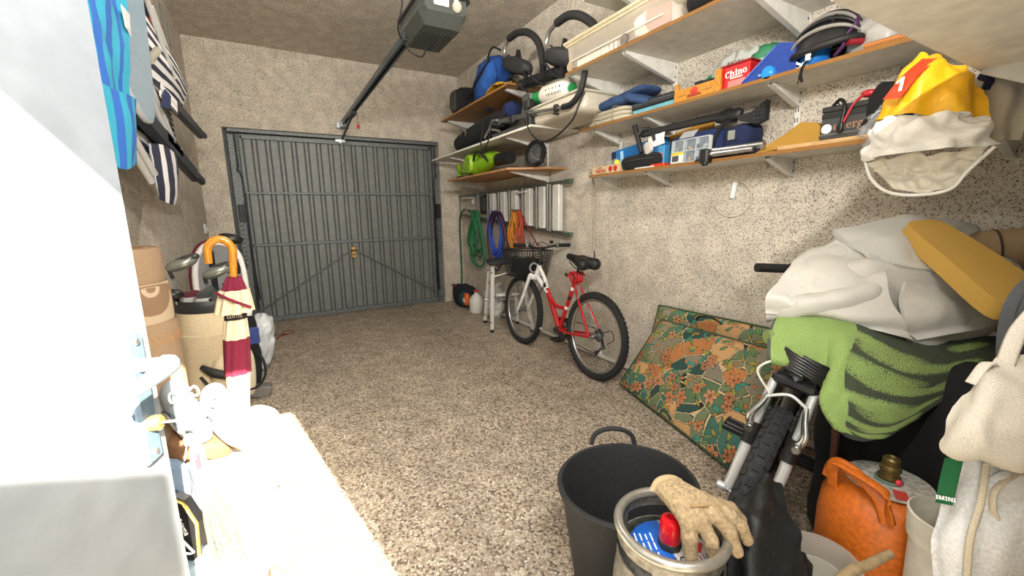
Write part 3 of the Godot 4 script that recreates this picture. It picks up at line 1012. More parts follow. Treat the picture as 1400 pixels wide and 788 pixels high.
func left_wall_things() -> void:
	# a plain steel bar out of the picture carries what hangs here
	thing("hanging_bar", "steel bar high on the left wall that the striped cover hangs from", "bar", Vector3(-0.402, 2.238, -2.3))
	begin()
	rod(Vector3(-0.402, 2.238, -1.45), Vector3(-0.402, 2.238, -2.4), 0.012)
	put("bar", steel())
	for z in [-1.5, -2.35]:
		begin()
		rod(Vector3(-0.402, 2.238, z), Vector3(-0.645, 2.238, z), 0.012)
		put("wall_arm", steel())
	var aq := "2a9cbc"
	var bl2 := "2160b6"
	var blues := stripes([aq, bl2, aq, bl2, aq, bl2, aq], [24, 18, 20, 20, 22, 12, 24])
	thing("lounger_cover", "turquoise and blue striped terry lounger cover hanging on the left wall", "lounger cover", Vector3(-0.384, 1.430, -1.840))
	begin()
	cloth([[Vector3(-0.404, 2.234, -1.584), Vector3(-0.400, 2.234, -1.760), Vector3(-0.400, 2.234, -1.960), Vector3(-0.404, 2.234, -2.192)],
		[Vector3(-0.388, 2.014, -1.600), Vector3(-0.380, 2.014, -1.760), Vector3(-0.392, 2.014, -1.936), Vector3(-0.388, 2.030, -2.112)],
		[Vector3(-0.384, 1.774, -1.576), Vector3(-0.388, 1.790, -1.720), Vector3(-0.380, 1.806, -1.856), Vector3(-0.388, 1.814, -2.000)],
		[Vector3(-0.384, 1.630, -1.552), Vector3(-0.384, 1.638, -1.680), Vector3(-0.388, 1.654, -1.808), Vector3(-0.388, 1.670, -1.928)],
		[Vector3(-0.388, 1.430, -1.568), Vector3(-0.392, 1.422, -1.664), Vector3(-0.388, 1.446, -1.760), Vector3(-0.392, 1.462, -1.864)]], 6, 6, 0.008, 0.012, 5.0, 3, Vector3(1.6, 0.2, 0.005))
	var cov := put("cover", blues)
	cov.name = "cover"
	begin()
	cloth([[Vector3(-0.371, 1.634, -1.544), Vector3(-0.364, 1.642, -1.680), Vector3(-0.364, 1.658, -1.808), Vector3(-0.371, 1.674, -1.936)],
		[Vector3(-0.370, 1.534, -1.552), Vector3(-0.362, 1.534, -1.672), Vector3(-0.363, 1.550, -1.792), Vector3(-0.371, 1.566, -1.904)],
		[Vector3(-0.379, 1.426, -1.560), Vector3(-0.374, 1.418, -1.664), Vector3(-0.374, 1.434, -1.760), Vector3(-0.382, 1.454, -1.872)]], 6, 6, 0.007, 0.006, 5.0, 8, Vector3(1.2, 0.2, 0.004))
	put("pocket", stripes([bl2, aq, bl2, aq, bl2, aq, bl2], [8, 22, 18, 20, 20, 20, 12]))
	begin()
	cloth([[Vector3(-0.370, 1.982, -1.976), Vector3(-0.371, 1.990, -2.080)], [Vector3(-0.371, 1.918, -1.992), Vector3(-0.374, 1.910, -2.068)]], 5, 5, 0.002, 0.003, 6.0)
	put("white_patch", fabric("eef2f4"))
	# pale board with a rounded lower end
	var out := []
	for p in curve([Vector3(-2.15, 2.7, 0), Vector3(-2.95, 2.7, 0), Vector3(-2.95, 2.35, 0), Vector3(-2.87, 1.98, 0), Vector3(-2.79, 1.79, 0), Vector3(-2.68, 1.735, 0), Vector3(-2.5, 1.76, 0), Vector3(-2.3, 1.9, 0), Vector3(-2.18, 2.3, 0)], 5, true): out.append(Vector2(p.x * 0.9, 1.27 + (p.y - 1.27) * 0.9))
	thing("board", "pale grey-blue board with a rounded tip behind the striped cover", "board", Vector3(-0.44, 1.70, -2.35))
	begin()
	prism(out, 0.024, Transform3D(Basis(Vector3.BACK, Vector3.UP, Vector3.LEFT), Vector3(-0.415, 0, 0)), true)
	put("deck", plast("9db7ca", 0.35))
	begin()
	var rim := []
	for p in out: rim.append(Vector3(-0.427, p.y, p.x))
	tube(rim, 0.012, 8, true)
	put("rim", plast("cfd9de", 0.3))
	# two folded beach chairs with navy and white striped webbing
	var navy := "23263c"
	var band := stripes([navy, "e9e8e6", navy, "d7d6d6", navy, "e9e8e6", navy, "d7d6d6", navy, "e9e8e6", navy], [5, 9, 8, 10, 8, 10, 8, 10, 8, 9, 5], false)
	var tube_m := skin("d6d8d8", 0.3, 0.25, null, null, Vector3.ONE)
	var arm_m := plast("2b303b", 0.45)
	thing("beach_chair", "upper folded beach chair with navy and white striped webbing on the left wall", "beach chair", Vector3(-0.55, 1.95, -3.5), "folded striped beach chairs on the left wall")
	begin()
	cloth([[Vector3(-0.52, 2.42, -2.78), Vector3(-0.50, 2.38, -3.4), Vector3(-0.49, 2.36, -3.95), Vector3(-0.50, 2.33, -4.40)],
		[Vector3(-0.51, 2.22, -2.78), Vector3(-0.485, 2.22, -3.3), Vector3(-0.475, 2.22, -3.75), Vector3(-0.49, 2.22, -4.2)],
		[Vector3(-0.52, 2.0, -2.78), Vector3(-0.495, 2.02, -3.2), Vector3(-0.485, 2.06, -3.6), Vector3(-0.50, 2.08, -3.98)]], 8, 8, 0.008, 0.004, 4.0, 5)
	put("webbing", band)
	begin()
	tube(curve([Vector3(-0.515, 2.36, -2.8), Vector3(-0.51, 2.36, -3.8), Vector3(-0.51, 2.335, -4.36), Vector3(-0.51, 2.28, -4.39), Vector3(-0.51, 2.10, -4.02), Vector3(-0.51, 2.02, -3.3), Vector3(-0.52, 1.98, -2.8)], 5), 0.012, 8)
	put("back_frame", tube_m)
	begin()
	rod(Vector3(-0.475, 2.50, -3.02), Vector3(-0.47, 2.18, -3.62), 0.013)
	put("leg", tube_m)
	begin()
	rod(Vector3(-0.50, 2.52, -3.42), Vector3(-0.49, 2.27, -3.9), 0.012)
	put("leg", tube_m)
	begin()
	tube([Vector3(-0.46, 2.06, -2.86), Vector3(-0.46, 2.19, -3.12)], 0.019, 10)
	put("sleeve", plast("a8a496", 0.5))
	begin()
	bar(Vector3(-0.47, 1.975, -3.36), Vector3(-0.47, 1.985, -4.55), 0.045, 0.085, Vector3.UP, 0.012)
	bar(Vector3(-0.47, 2.00, -4.52), Vector3(-0.47, 2.02, -4.88), 0.04, 0.052, Vector3.UP, 0.012)
	put("armrest", arm_m)
	begin()
	cloth([[Vector3(-0.46, 2.0, -3.02), Vector3(-0.45, 1.99, -3.4)], [Vector3(-0.46, 1.92, -2.98), Vector3(-0.45, 1.90, -3.36)]], 4, 4, 0.006, 0.004, 4.0)
	put("webbing_end", stripes(["f0efed", "c9c9cb", "f0efed", navy], [10, 3, 10, 4], false))
	begin()
	cloth([[Vector3(-0.445, 1.97, -3.04), Vector3(-0.44, 1.96, -3.16)], [Vector3(-0.445, 1.84, -2.86), Vector3(-0.44, 1.86, -3.02)]], 4, 4, 0.008, 0.01, 9.0)
	put("tie", fabric("2c3a63"))
	thing("beach_chair", "lower folded beach chair with navy and white striped webbing and long dark armrest", "beach chair", Vector3(-0.55, 1.34, -3.0), "folded striped beach chairs on the left wall")
	begin()
	bar(Vector3(-0.455, 1.75, -2.25), Vector3(-0.455, 1.575, -3.75), 0.05, 0.10, Vector3.UP, 0.014)
	bar(Vector3(-0.455, 1.585, -3.7), Vector3(-0.455, 1.56, -4.12), 0.045, 0.065, Vector3.UP, 0.014)
	put("armrest", arm_m)
	begin()
	bar(Vector3(-0.50, 1.86, -2.3), Vector3(-0.50, 1.66, -3.55), 0.04, 0.06, Vector3.UP, 0.012)
	put("armrest", plast("3b404a", 0.45))
	for p in [[Vector3(-0.455, 1.88, -2.62), Vector3(-0.445, 1.68, -2.98)], [Vector3(-0.48, 1.94, -2.9), Vector3(-0.465, 1.70, -3.26)], [Vector3(-0.47, 1.72, -2.1), Vector3(-0.46, 1.48, -2.56)], [Vector3(-0.475, 1.66, -2.08), Vector3(-0.465, 1.44, -2.5)]]:
		begin()
		rod(p[0], p[1], 0.015)
		put("leg", tube_m)
	begin()
	bar(Vector3(-0.44, 1.70, -2.84), Vector3(-0.44, 1.66, -3.24), 0.02, 0.07, Vector3.UP, 0.015)
	var hinge := put("hinge_plate", plast("33383f", 0.4))
	for q in [Vector3(-0.428, 1.69, -2.98), Vector3(-0.428, 1.675, -3.18)]:
		begin()
		cyl(q, q + Vector3(0.006, 0, 0), 0.011, 12, 0.002)
		put("rivet", steel(), hinge)
	var band2 := stripes([navy, "dcdbdb", navy, "cfcfd0", navy, "e5e4e2", "f0efec"], [9, 6, 9, 7, 9, 7, 7])
	begin()
	cloth([[Vector3(-0.475, 1.62, -2.60), Vector3(-0.45, 1.64, -2.8), Vector3(-0.445, 1.65, -3.05), Vector3(-0.475, 1.66, -3.25)],
		[Vector3(-0.465, 1.53, -2.56), Vector3(-0.435, 1.54, -2.72), Vector3(-0.43, 1.56, -2.92), Vector3(-0.47, 1.58, -3.12)],
		[Vector3(-0.465, 1.44, -2.56), Vector3(-0.435, 1.43, -2.70), Vector3(-0.43, 1.44, -2.86), Vector3(-0.47, 1.47, -3.0)],
		[Vector3(-0.475, 1.375, -2.63), Vector3(-0.45, 1.345, -2.70), Vector3(-0.45, 1.345, -2.80), Vector3(-0.475, 1.37, -2.88)]], 6, 6, 0.01, 0.006, 6.0, 9)
	put("webbing_loop", band2)
	begin()
	cloth([[Vector3(-0.505, 1.80, -2.2), Vector3(-0.50, 1.78, -2.7), Vector3(-0.50, 1.74, -3.3)], [Vector3(-0.505, 1.70, -2.25), Vector3(-0.50, 1.66, -2.75), Vector3(-0.50, 1.62, -3.25)], [Vector3(-0.505, 1.56, -2.35), Vector3(-0.50, 1.54, -2.7), Vector3(-0.50, 1.52, -3.1)]], 6, 6, 0.008, 0.01, 5.0, 6)
	put("webbing", stripes([navy, "c9c9cb", navy, "e4e4e3", navy, "c9c9cb"], [8, 8, 8, 8, 8, 8], false))
	# hedge trimmer hung behind the chairs
	thing("hedge_trimmer", "orange and black hedge trimmer hanging blade down behind the beach chairs", "hedge trimmer", Vector3(-0.6, 1.7, -4.15))
	begin()
	pillow(Vector3(-0.585, 2.52, -3.95), Vector3(0.10, 0.24, 0.20), Basis(Vector3.RIGHT, 0.35), 3.0)
	put("motor_body", plast("d2582a", 0.45))
	begin()
	tube(curve([Vector3(-0.585, 2.62, -3.85), Vector3(-0.585, 2.75, -3.72), Vector3(-0.585, 2.70, -3.55), Vector3(-0.585, 2.55, -3.62), Vector3(-0.585, 2.47, -3.85)], 5), 0.024, 8)
	put("handle", plast("25262a", 0.5))
	begin()
	bar(Vector3(-0.59, 2.48, -4.03), Vector3(-0.59, 2.16, -4.12), 0.03, 0.10, Vector3.BACK, 0.008)
	put("blade_guard", plast("2a2b2e", 0.5))
	begin()
	bar(Vector3(-0.60, 2.2, -4.12), Vector3(-0.60, 1.70, -4.17), 0.008, 0.045, Vector3.BACK)
	var bl := put("blade", skin("5a5d60", 0.4, 0.7, null, null, Vector3.ONE))
	for k in 13:
		for s in [-1.0, 1.0]:
			begin()
			var y := 2.17 - k * 0.037
			bar(Vector3(-0.595, y, -4.125 - k * 0.0037 + s * 0.02), Vector3(-0.595, y - 0.008, -4.125 - k * 0.0037 + s * 0.062), 0.008, 0.014)
			put("tooth", mat("17181a", 0.5), bl)
	thing("wall_hook", "double wire hook on the left wall under the ceiling", "hook", Vector3(-0.64, 2.75, -4.3))
	begin()
	tube(curve([Vector3(-0.64, 2.70, -4.0), Vector3(-0.60, 2.70, -4.1), Vector3(-0.59, 2.70, -4.3), Vector3(-0.59, 2.71, -4.36), Vector3(-0.59, 2.80, -4.38), Vector3(-0.59, 2.91, -4.40)], 4), 0.007, 6)
	put("prong", steel())
	begin()
	tube(curve([Vector3(-0.60, 2.62, -4.25), Vector3(-0.575, 2.60, -4.35), Vector3(-0.57, 2.61, -4.45), Vector3(-0.57, 2.66, -4.48), Vector3(-0.57, 2.82, -4.50)], 4), 0.007, 6)
	put("prong", steel())
	begin()
	box(Vector3(-0.632, 2.69, -4.05), Vector3(0.016, 0.14, 0.05))
	put("plate", mat("33363a", 0.5, 0.5))
	begin()
	tube(curve([Vector3(-0.595, 2.68, -4.15), Vector3(-0.595, 2.5, -4.2), Vector3(-0.595, 2.35, -4.32), Vector3(-0.595, 2.2, -4.36)], 4), 0.035, 6, false, 0.35)
	solo("strap", plast("3a3c40", 0.6), "dark strap hanging from the double wire hook on the left wall", "strap")

func golf_club(head: Vector3, grip: Vector3, kind: int, label: String) -> void:
	thing("golf_club", label, "golf club", grip, "golf clubs in the cream bag")
	begin()
	rod(grip, head, 0.006, 6)
	put("shaft", steel("a9acae", 0.3))
	begin()
	rod(head.lerp(grip, 0.02), head.lerp(grip, 0.22), 0.0085, 6)
	put("hosel", plast("1d1e20", 0.4))
	var sh := (head - grip).normalized()
	begin()
	if kind == 0:
		pillow(head + Vector3(0.055, 0.012, -0.015), Vector3(0.14, 0.058, 0.10), Basis(Vector3.FORWARD, -0.35), 2.2)
		put("head", skin("8d9088", 0.3, 0.55, null, null, Vector3.ONE))
		begin()
		pillow(head + Vector3(0.07, 0.028, -0.02), Vector3(0.125, 0.045, 0.092), Basis(Vector3.FORWARD, -0.35), 2.2)
		put("crown", plast("3a3c3a", 0.25))
	elif kind == 1:
		prism([Vector2(0, -0.01), Vector2(0.075, -0.022), Vector2(0.09, 0.012), Vector2(0.078, 0.040), Vector2(0.01, 0.018)], 0.02, Transform3D(Basis(Vector3.UP, 0.5) * Basis(Vector3.FORWARD, -0.15), head))
		put("head", skin("77797a", 0.35, 0.8, null, null, Vector3.ONE))
	else:
		pillow(head + Vector3(0.0, 0.01, 0), Vector3(0.10, 0.05, 0.075), Basis(Vector3.FORWARD, 0.12), 2.2)
		put("head", plast("1d1e20", 0.35))

func fluted(y0: float, y1: float, r0: float, r1: float, amp: float, ax: Vector3, org: Vector3, lobes := 8) -> void:
	var P := []
	for i in 9:
		var t := i / 8.0
		var y := lerpf(y0, y1, t)
		var row := []
		for k in 64:
			var a := TAU * k / 64.0
			var r := lerpf(r0, r1, t) * (1.0 + amp * absf(sin(a * lobes * 0.5 + y * 6.0)) - amp * 0.5)
			row.append(org + ax * y + Vector3(cos(a) * r, 0, sin(a) * r))
		P.append(row)
	mesh_grid(P, true, true)

func left_floor_things() -> void:
	# rolled rug in three overlapping turns
	var im := Image.create(512, 128, false, Image.FORMAT_RGB8)
	im.fill(Color("b89a78"))
	for x in 512:
		for y in 128:
			var g := 0.92 + 0.08 * sin(x * 1.9) * sin(y * 2.3)
			var col := Color("b9a58a")
			var u := fposmod(x, 102.4) - 51.2
			var v := (y - 64.0) * 1.0
			var r := sqrt(u * u * 0.8 + v * v)
			if (r < 44.0 and r > 15.0) or (r < 8.0): col = Color("866a50")
			if r > 40.0 and absf(v) < 18.0: col = Color("a5835f") if absf(v) > 10.0 else Color("866a50")
			if y < 8 or y > 119: col = Color("9a7a58")
			im.set_pixel(x, y, Color(col.r * g, col.g * g, col.b * g))
	var jute := skin("a58a6c", 0.95, 0.0, tex_noise("cloth", 0.08, 0.78, 1.0), tex_bump("weave", 0.25, 6.0), Vector3.ONE * 5.0, 1.0)
	var c := Vector3(-0.47, 0, -1.74)
	thing("rolled_rug", "tall rolled jute rug with a brown medallion band standing behind the side door", "rug", c)
	var xf := Transform3D(Basis(), c)
	begin()
	lathe([Vector2(0.152, 0), Vector2(0.155, 0.02), Vector2(0.153, 0.5), Vector2(0.155, 0.935), Vector2(0.150, 0.945)], xf, 40)
	var rug := put("outer_turn", jute)
	begin()
	lathe([Vector2(0.148, 0.93), Vector2(0.149, 1.06), Vector2(0.143, 1.072)], xf, 40)
	put("patterned_turn", printed(im, 0.95))
	begin()
	lathe([Vector2(0.140, 1.06), Vector2(0.141, 1.165), Vector2(0.134, 1.18), Vector2(0.06, 1.178), Vector2(0.0, 1.17)], xf, 40)
	put("inner_turn", jute)
	for k in 44:
		begin()
		var a := TAU * k / 44.0
		var a2 := a + 0.11
		tube([c + Vector3(cos(a) * 0.153, 0.875, sin(a) * 0.153), c + Vector3(cos(a2) * 0.153, 0.905, sin(a2) * 0.153)], 0.0045, 5)
		put("twill_stitch", fabric("b98a5c"), rug)
	begin()
	var sp := []
	for k in 60:
		var a := TAU * k / 20.0
		sp.append(c + Vector3(cos(a), 0, sin(a)) * (0.03 + 0.1 * k / 60.0) + Vector3(0, 1.178, 0))
	tube(sp, 0.005, 5)
	put("rolled_edge", fabric("8c6a49"), rug)
	# cream golf bag
	var cream := skin("eddcb8", 0.6, 0.0, tex_noise("cloth", 0.08, 0.78, 1.0), tex_bump("crease", 0.02, 5.0), Vector3.ONE * 3.0, 0.5)
	var g := Vector3(-0.36, 0, -2.58)
	var gx := Transform3D(Basis(Vector3.FORWARD, 0.03), g)
	thing("golf_bag", "cream golf bag with a black handle between the rolled rug and the umbrella", "golf bag", g)
	begin()
	lathe([Vector2(0.0, 0.0), Vector2(0.115, 0.0), Vector2(0.125, 0.03), Vector2(0.122, 0.35), Vector2(0.128, 0.66), Vector2(0.134, 0.70), Vector2(0.128, 0.705), Vector2(0.133, 0.80), Vector2(0.138, 0.82)], gx, 32)
	put("body", cream)
	begin()
	lathe([Vector2(0.138, 0.815), Vector2(0.146, 0.83), Vector2(0.146, 0.86), Vector2(0.138, 0.875), Vector2(0.125, 0.872), Vector2(0.122, 0.80), Vector2(0.0, 0.76)], gx, 32)
	put("top_collar", plast("26282b", 0.5))
	for k in 5:
		begin()
		var a := TAU * k / 5.0 + 0.4
		lathe([Vector2(0.034, 0.78), Vector2(0.036, 0.885), Vector2(0.030, 0.885), Vector2(0.028, 0.78)], gx * Transform3D(Basis(), Vector3(cos(a) * 0.075, 0, sin(a) * 0.075)), 14)
		put("divider_ring", plast("d3d2cd", 0.45))
	begin()
	pillow(g + Vector3(0.075, 0.36, 0.09), Vector3(0.16, 0.46, 0.10), Basis(Vector3.UP, 0.7), 3.5, 0.006, 9.0)
	put("pocket", cream)
	begin()
	tube(curve([g + Vector3(-0.02, 0.55, 0.135), g + Vector3(0.03, 0.52, 0.165), g + Vector3(0.085, 0.50, 0.165), g + Vector3(0.12, 0.53, 0.14)], 4), [0.012, 0.022, 0.022, 0.012], 8)
	put("carry_handle", plast("1f2022", 0.6))
	begin()
	tube(curve([g + Vector3(-0.03, 0.5, 0.135), g + Vector3(0.03, 0.40, 0.165), g + Vector3(0.085, 0.27, 0.17)], 4), 0.010, 6, false, 0.4)
	put("strap", fabric("2a2b2d"))
	golf_club(Vector3(-0.466, 1.042, -2.544), Vector3(-0.403, 0.781, -2.565), 0, "golf club with a big grey driver head, leftmost in the cream bag")
	golf_club(Vector3(-0.329, 0.994, -2.544), Vector3(-0.307, 0.781, -2.565), 0, "golf club with a silver wood head just left of the wooden umbrella crook")
	golf_club(Vector3(-0.456, 0.910, -2.470), Vector3(-0.413, 0.781, -2.523), 2, "golf club with a black head lying low over the cream bag's left rim")
	golf_club(Vector3(-0.371, 0.888, -2.502), Vector3(-0.350, 0.781, -2.544), 1, "steel iron golf club in the middle of the cream bag")
	golf_club(Vector3(-0.307, 0.883, -2.470), Vector3(-0.297, 0.781, -2.523), 1, "steel iron golf club at the front of the cream bag")
	golf_club(Vector3(-0.254, 0.867, -2.502), Vector3(-0.265, 0.781, -2.544), 1, "steel iron golf club at the right rim of the cream bag, beside the umbrella")
	begin()
	pillow(Vector3(-0.392, 0.857, -2.597), Vector3(0.12, 0.11, 0.10), Basis(Vector3.UP, 0.4), 2.5, 0.01, 12.0)
	solo("head_cover", fabric("5c1f30"), "maroon club head cover among the irons in the cream golf bag", "head cover")
	# dark golf bag behind, with maroon and white trim round its back panel
	var b := Vector3(-0.33, 0, -3.45)
	thing("golf_bag", "black and grey golf bag with maroon and white trim behind the umbrella crook", "golf bag", b)
	begin()
	pillow(b + Vector3(0.0, 0.36, 0), Vector3(0.30, 0.72, 0.28), Basis(), 3.5, 0.015, 6.0, 4)
	put("body", fabric("1b1c20"))
	begin()
	var arch := curve([b + Vector3(-0.15, 0.55, 0.10), b + Vector3(-0.15, 0.9, 0.10), b + Vector3(-0.10, 1.07, 0.10), b + Vector3(0.0, 1.11, 0.10), b + Vector3(0.09, 1.05, 0.10), b + Vector3(0.12, 0.9, 0.10), b + Vector3(0.12, 0.6, 0.10)], 5)
	tube(arch, 0.018, 8)
	put("white_trim", plast("e4e2de", 0.5))
	begin()
	var arch2 := []
	for p in arch: arch2.append(p + Vector3(-0.014, 0.006, -0.025))
	tube(arch2, 0.022, 8)
	put("maroon_trim", fabric("6d1f33"))
	begin()
	var poly := []
	for p in arch: poly.append(Vector2(p.x, p.y))
	prism(poly, 0.03, Transform3D(Basis(), Vector3(0, 0, b.z + 0.065)))
	put("back_panel", fabric("8e9092"))
	begin()
	box(b + Vector3(-0.05, 0.83, 0.10), Vector3(0.035, 0.46, 0.012))
	box(b + Vector3(0.03, 0.72, 0.10), Vector3(0.08, 0.24, 0.012))
	put("dark_strap", fabric("1d1e21"))
	begin()
	pillow(b + Vector3(0.07, 0.94, 0.04), Vector3(0.14, 0.12, 0.16), Basis(), 2.4)
	put("club_cover", fabric("151618"))
	begin()
	pillow(b + Vector3(0.06, 1.13, -0.02), Vector3(0.15, 0.07, 0.12), Basis(Vector3.FORWARD, 0.25), 2.2)
	put("club_head", plast("17181a", 0.35))
	begin()
	box(b + Vector3(0.12, 0.46, 0.135), Vector3(0.09, 0.12, 0.02), Basis(), 0.008)
	put("blue_patch", fabric("3d5296"))
	begin()
	pillow(b + Vector3(0.075, 0.21, 0.15), Vector3(0.085, 0.34, 0.06), Basis(Vector3.FORWARD, 0.05), 2.5)
	put("cream_pocket", fabric("e9dcc0"))
	begin()
	tube(curve([b + Vector3(0.13, 0.36, 0.14), b + Vector3(0.17, 0.27, 0.15), b + Vector3(0.17, 0.17, 0.15), b + Vector3(0.12, 0.10, 0.16), b + Vector3(0.05, 0.085, 0.17)], 5), 0.02, 6, false, 0.4)
	put("strap", fabric("202124"))
	begin()
	box(b + Vector3(0.13, 0.045, 0.10), Vector3(0.13, 0.09, 0.10), Basis(Vector3.FORWARD, 0.3), 0.01)
	put("foot", plast("6f6c67", 0.6))
	begin()
	pillow(Vector3(-0.20, 0.24, -3.98), Vector3(0.20, 0.48, 0.18), Basis(Vector3.FORWARD, 0.15), 3.0, 0.035, 14.0, 12, 26)
	solo("plastic_bag", plast("d3d8d9", 0.3), "crumpled white plastic bag on the floor behind the dark golf bag", "bag")
	begin()
	tube(curve([Vector3(-0.28, 0.35, -5.3), Vector3(-0.2, 0.12, -5.2), Vector3(-0.12, 0.006, -5.1), Vector3(0.0, 0.006, -5.05)], 5), 0.006, 6)
	solo("black_cable", mat("1a1a1a", 0.6), "black cable running down to the floor beside the garage door", "cable")
	begin()
	tube(curve([Vector3(-0.16, 0.006, -4.9), Vector3(-0.05, 0.006, -5.0), Vector3(0.06, 0.006, -5.06), Vector3(0.08, 0.006, -5.15), Vector3(-0.02, 0.006, -5.18), Vector3(-0.06, 0.006, -5.02), Vector3(-0.1, 0.012, -4.86)], 5), 0.0045, 6)
	solo("red_cable", mat("8f2f28", 0.6), "thin red cable curled on the floor near the garage door", "cable")
	# the umbrella
	var u := Vector3(-0.235, 0, -1.93)
	var ax := Vector3(0.075, 1.0, 0.0)
	thing("umbrella", "closed maroon and cream umbrella with a wooden crook handle", "umbrella", u)
	var maroon := fabric("7c1736")
	var crm := fabric("ead9b6")
	begin()
	rod(u, u + ax * 1.06, 0.006, 8)
	put("shaft", steel("c9c5b8", 0.3))
	begin()
	var hp := [u + ax * 1.045]
	hp.append(u + ax * 1.12)
	var cc := u + ax * 1.13 + Vector3(-0.038, 0, 0)
	for k in 9:
		var a := PI * k / 8.0
		hp.append(cc + Vector3(cos(a) * 0.040, sin(a) * 0.050 + 0.012, 0))
	hp.append(cc + Vector3(-0.041, -0.028, 0))
	tube(curve(hp, 4), [0.0135, 0.0145, 0.0145, 0.0145, 0.0135], 14)
	put("crook_handle", skin("d08a2e", 0.22, 0.0, tex_noise("grain", 0.02, 0.7, 1.0, FastNoiseLite.TYPE_SIMPLEX_SMOOTH, Vector2i(512, 512), 5), null, Vector3(9, 2, 9)))
	for s in [[1.045, 0.985, 0.022, 0.040, 0.35, 0, "frill"], [0.995, 0.905, 0.046, 0.060, 0.32, 1, "ruffle"], [0.91, 0.875, 0.034, 0.034, 0.1, 1, "canopy_panel"], [0.876, 0.80, 0.036, 0.042, 0.2, 1, "canopy_panel"], [0.80, 0.655, 0.042, 0.044, 0.18, 0, "canopy_panel"], [0.655, 0.08, 0.040, 0.022, 0.15, 1, "canopy_panel"]]:
		begin()
		fluted(s[0], s[1], s[2], s[3], s[4], ax, u)
		put(s[6], crm if s[5] else maroon)
	begin()
	fluted(0.912, 0.878, 0.0365, 0.0365, 0.04, ax, u)
	var strap := put("strap", fabric("2c2322"))
	letters("CENTRE", Transform3D(Basis(), u + ax * 0.895 + Vector3(0, -0.001, 0.0385)), 0.011, mat("cbbf9e", 0.5), strap)
	begin()
	tube(curve([u + ax * 0.99 + Vector3(-0.055, 0, 0.03), u + ax * 0.965 + Vector3(-0.01, 0, 0.062), u + ax * 0.925 + Vector3(0.055, 0, 0.045)], 5), 0.006, 6)
	put("maroon_hem", maroon)
	begin()
	lathe([Vector2(0.0, 0.0), Vector2(0.006, 0.004), Vector2(0.008, 0.09), Vector2(0.0, 0.095)], axes(u, ax), 10)
	put("ferrule", steel())
	# white soft golf pouch on the floor by the sun patch
	var w := Vector3(-0.14, 0, -2.17)
	var wh := skin("efece4", 0.7, 0.0, tex_noise("cloth", 0.08, 0.78, 1.0), tex_bump("crease", 0.02, 5.0), Vector3.ONE * 2.0, 0.5)
	thing("sports_bag", "white soft sports bag with grey piping at the edge of the sun patch", "bag", w)
	begin()
	pillow(w + Vector3(-0.01, 0.16, 0), Vector3(0.19, 0.32, 0.26), Basis(Vector3.FORWARD, -0.12), 3.0, 0.01, 8.0, 3)
	put("body", wh)
	begin()
	pillow(w + Vector3(0.0, 0.335, 0.0), Vector3(0.15, 0.10, 0.17), Basis(Vector3.FORWARD, 0.5), 2.4)
	put("flap", wh)
	begin()
	tube(curve([w + Vector3(-0.05, 0.315, 0.10), w + Vector3(0.01, 0.285, 0.125), w + Vector3(0.07, 0.285, 0.08), w + Vector3(0.09, 0.24, 0.06), w + Vector3(0.085, 0.12, 0.10), w + Vector3(0.04, 0.04, 0.14)], 5), 0.005, 6)
	put("piping", fabric("5a6268"))
	begin()
	tube(curve([w + Vector3(-0.06, 0.23, 0.125), w + Vector3(0.0, 0.19, 0.14), w + Vector3(0.06, 0.17, 0.12)], 5), 0.004, 6)
	put("piping", fabric("5a6268"))
	# tall white sack with a tan base, the trainers on top
	var k0 := Vector3(-0.245, 0, -1.50)
	thing("travel_sack", "tall white padded sack with a tan base in the sunlight by the door", "sack", k0)
	begin()
	lathe([Vector2(0.105, 0.055), Vector2(0.118, 0.12), Vector2(0.112, 0.2), Vector2(0.12, 0.30), Vector2(0.114, 0.42), Vector2(0.10, 0.50), Vector2(0.05, 0.535), Vector2(0, 0.54)], Transform3D(Basis(), k0), 36)
	put("body", wh)
	begin()
	lathe([Vector2(0, 0), Vector2(0.10, 0.0), Vector2(0.112, 0.015), Vector2(0.114, 0.05), Vector2(0.106, 0.062)], Transform3D(Basis(), k0), 36)
	put("base", skin("6b4a30", 0.7, 0.0, tex_noise("cloth", 0.08, 0.78, 1.0), null, Vector3.ONE * 4.0))  # tan trim, its colour darkened to stand in for shade
	for yy in [0.14, 0.22, 0.31]:
		begin()
		var r0 := []
		for k in 12:
			var a := 0.1 + 1.5 * k / 11.0
			r0.append(k0 + Vector3(cos(a) * 0.119, yy + 0.04 * sin(k * 0.35), sin(a) * 0.119))
		tube(r0, 0.004, 6)
		put("seam", fabric("7d7468"))
	for i in 2:
		trainer(Vector3(-0.30 + 0.10 * i, 0.655 - 0.025 * i, -1.54 + 0.03 * i), 0.5, "white and grey lace-up trainer, the " + ["one nearer the door handle", "one nearer the umbrella"][i])
	begin()
	pillow(Vector3(-0.262, 0.585, -1.52), Vector3(0.17, 0.06, 0.15), Basis(Vector3.FORWARD, 0.28), 5.0, 0.004, 9.0)
	solo("cork_block", skin("6e4c30", 0.85, 0.0, tex_noise("cloth", 0.08, 0.78, 1.0), null, Vector3.ONE * 4.0), "tan block under the white trainers on top of the white sack", "block")
	# low heap at the very front: jeans, a black and gold carrier bag, bluish plastic
	begin()
	pillow(Vector3(-0.36, 0.42, -1.30), Vector3(0.20, 0.46, 0.15), Basis(Vector3.FORWARD, 0.1), 3.0, 0.03, 12.0, 7, 24)
	solo("folded_jeans", skin("66788c", 0.95, 0.0, tex_noise("cloth", 0.08, 0.78, 1.0), tex_bump("crease", 0.02, 5.0), Vector3.ONE * 4.0, 1.0), "pale blue denim bundle behind the open door's edge", "jeans")
	thing("carrier_bag", "black and gold paper carrier bag with a white cord by the door's edge", "bag", Vector3(-0.30, 0.36, -1.2))
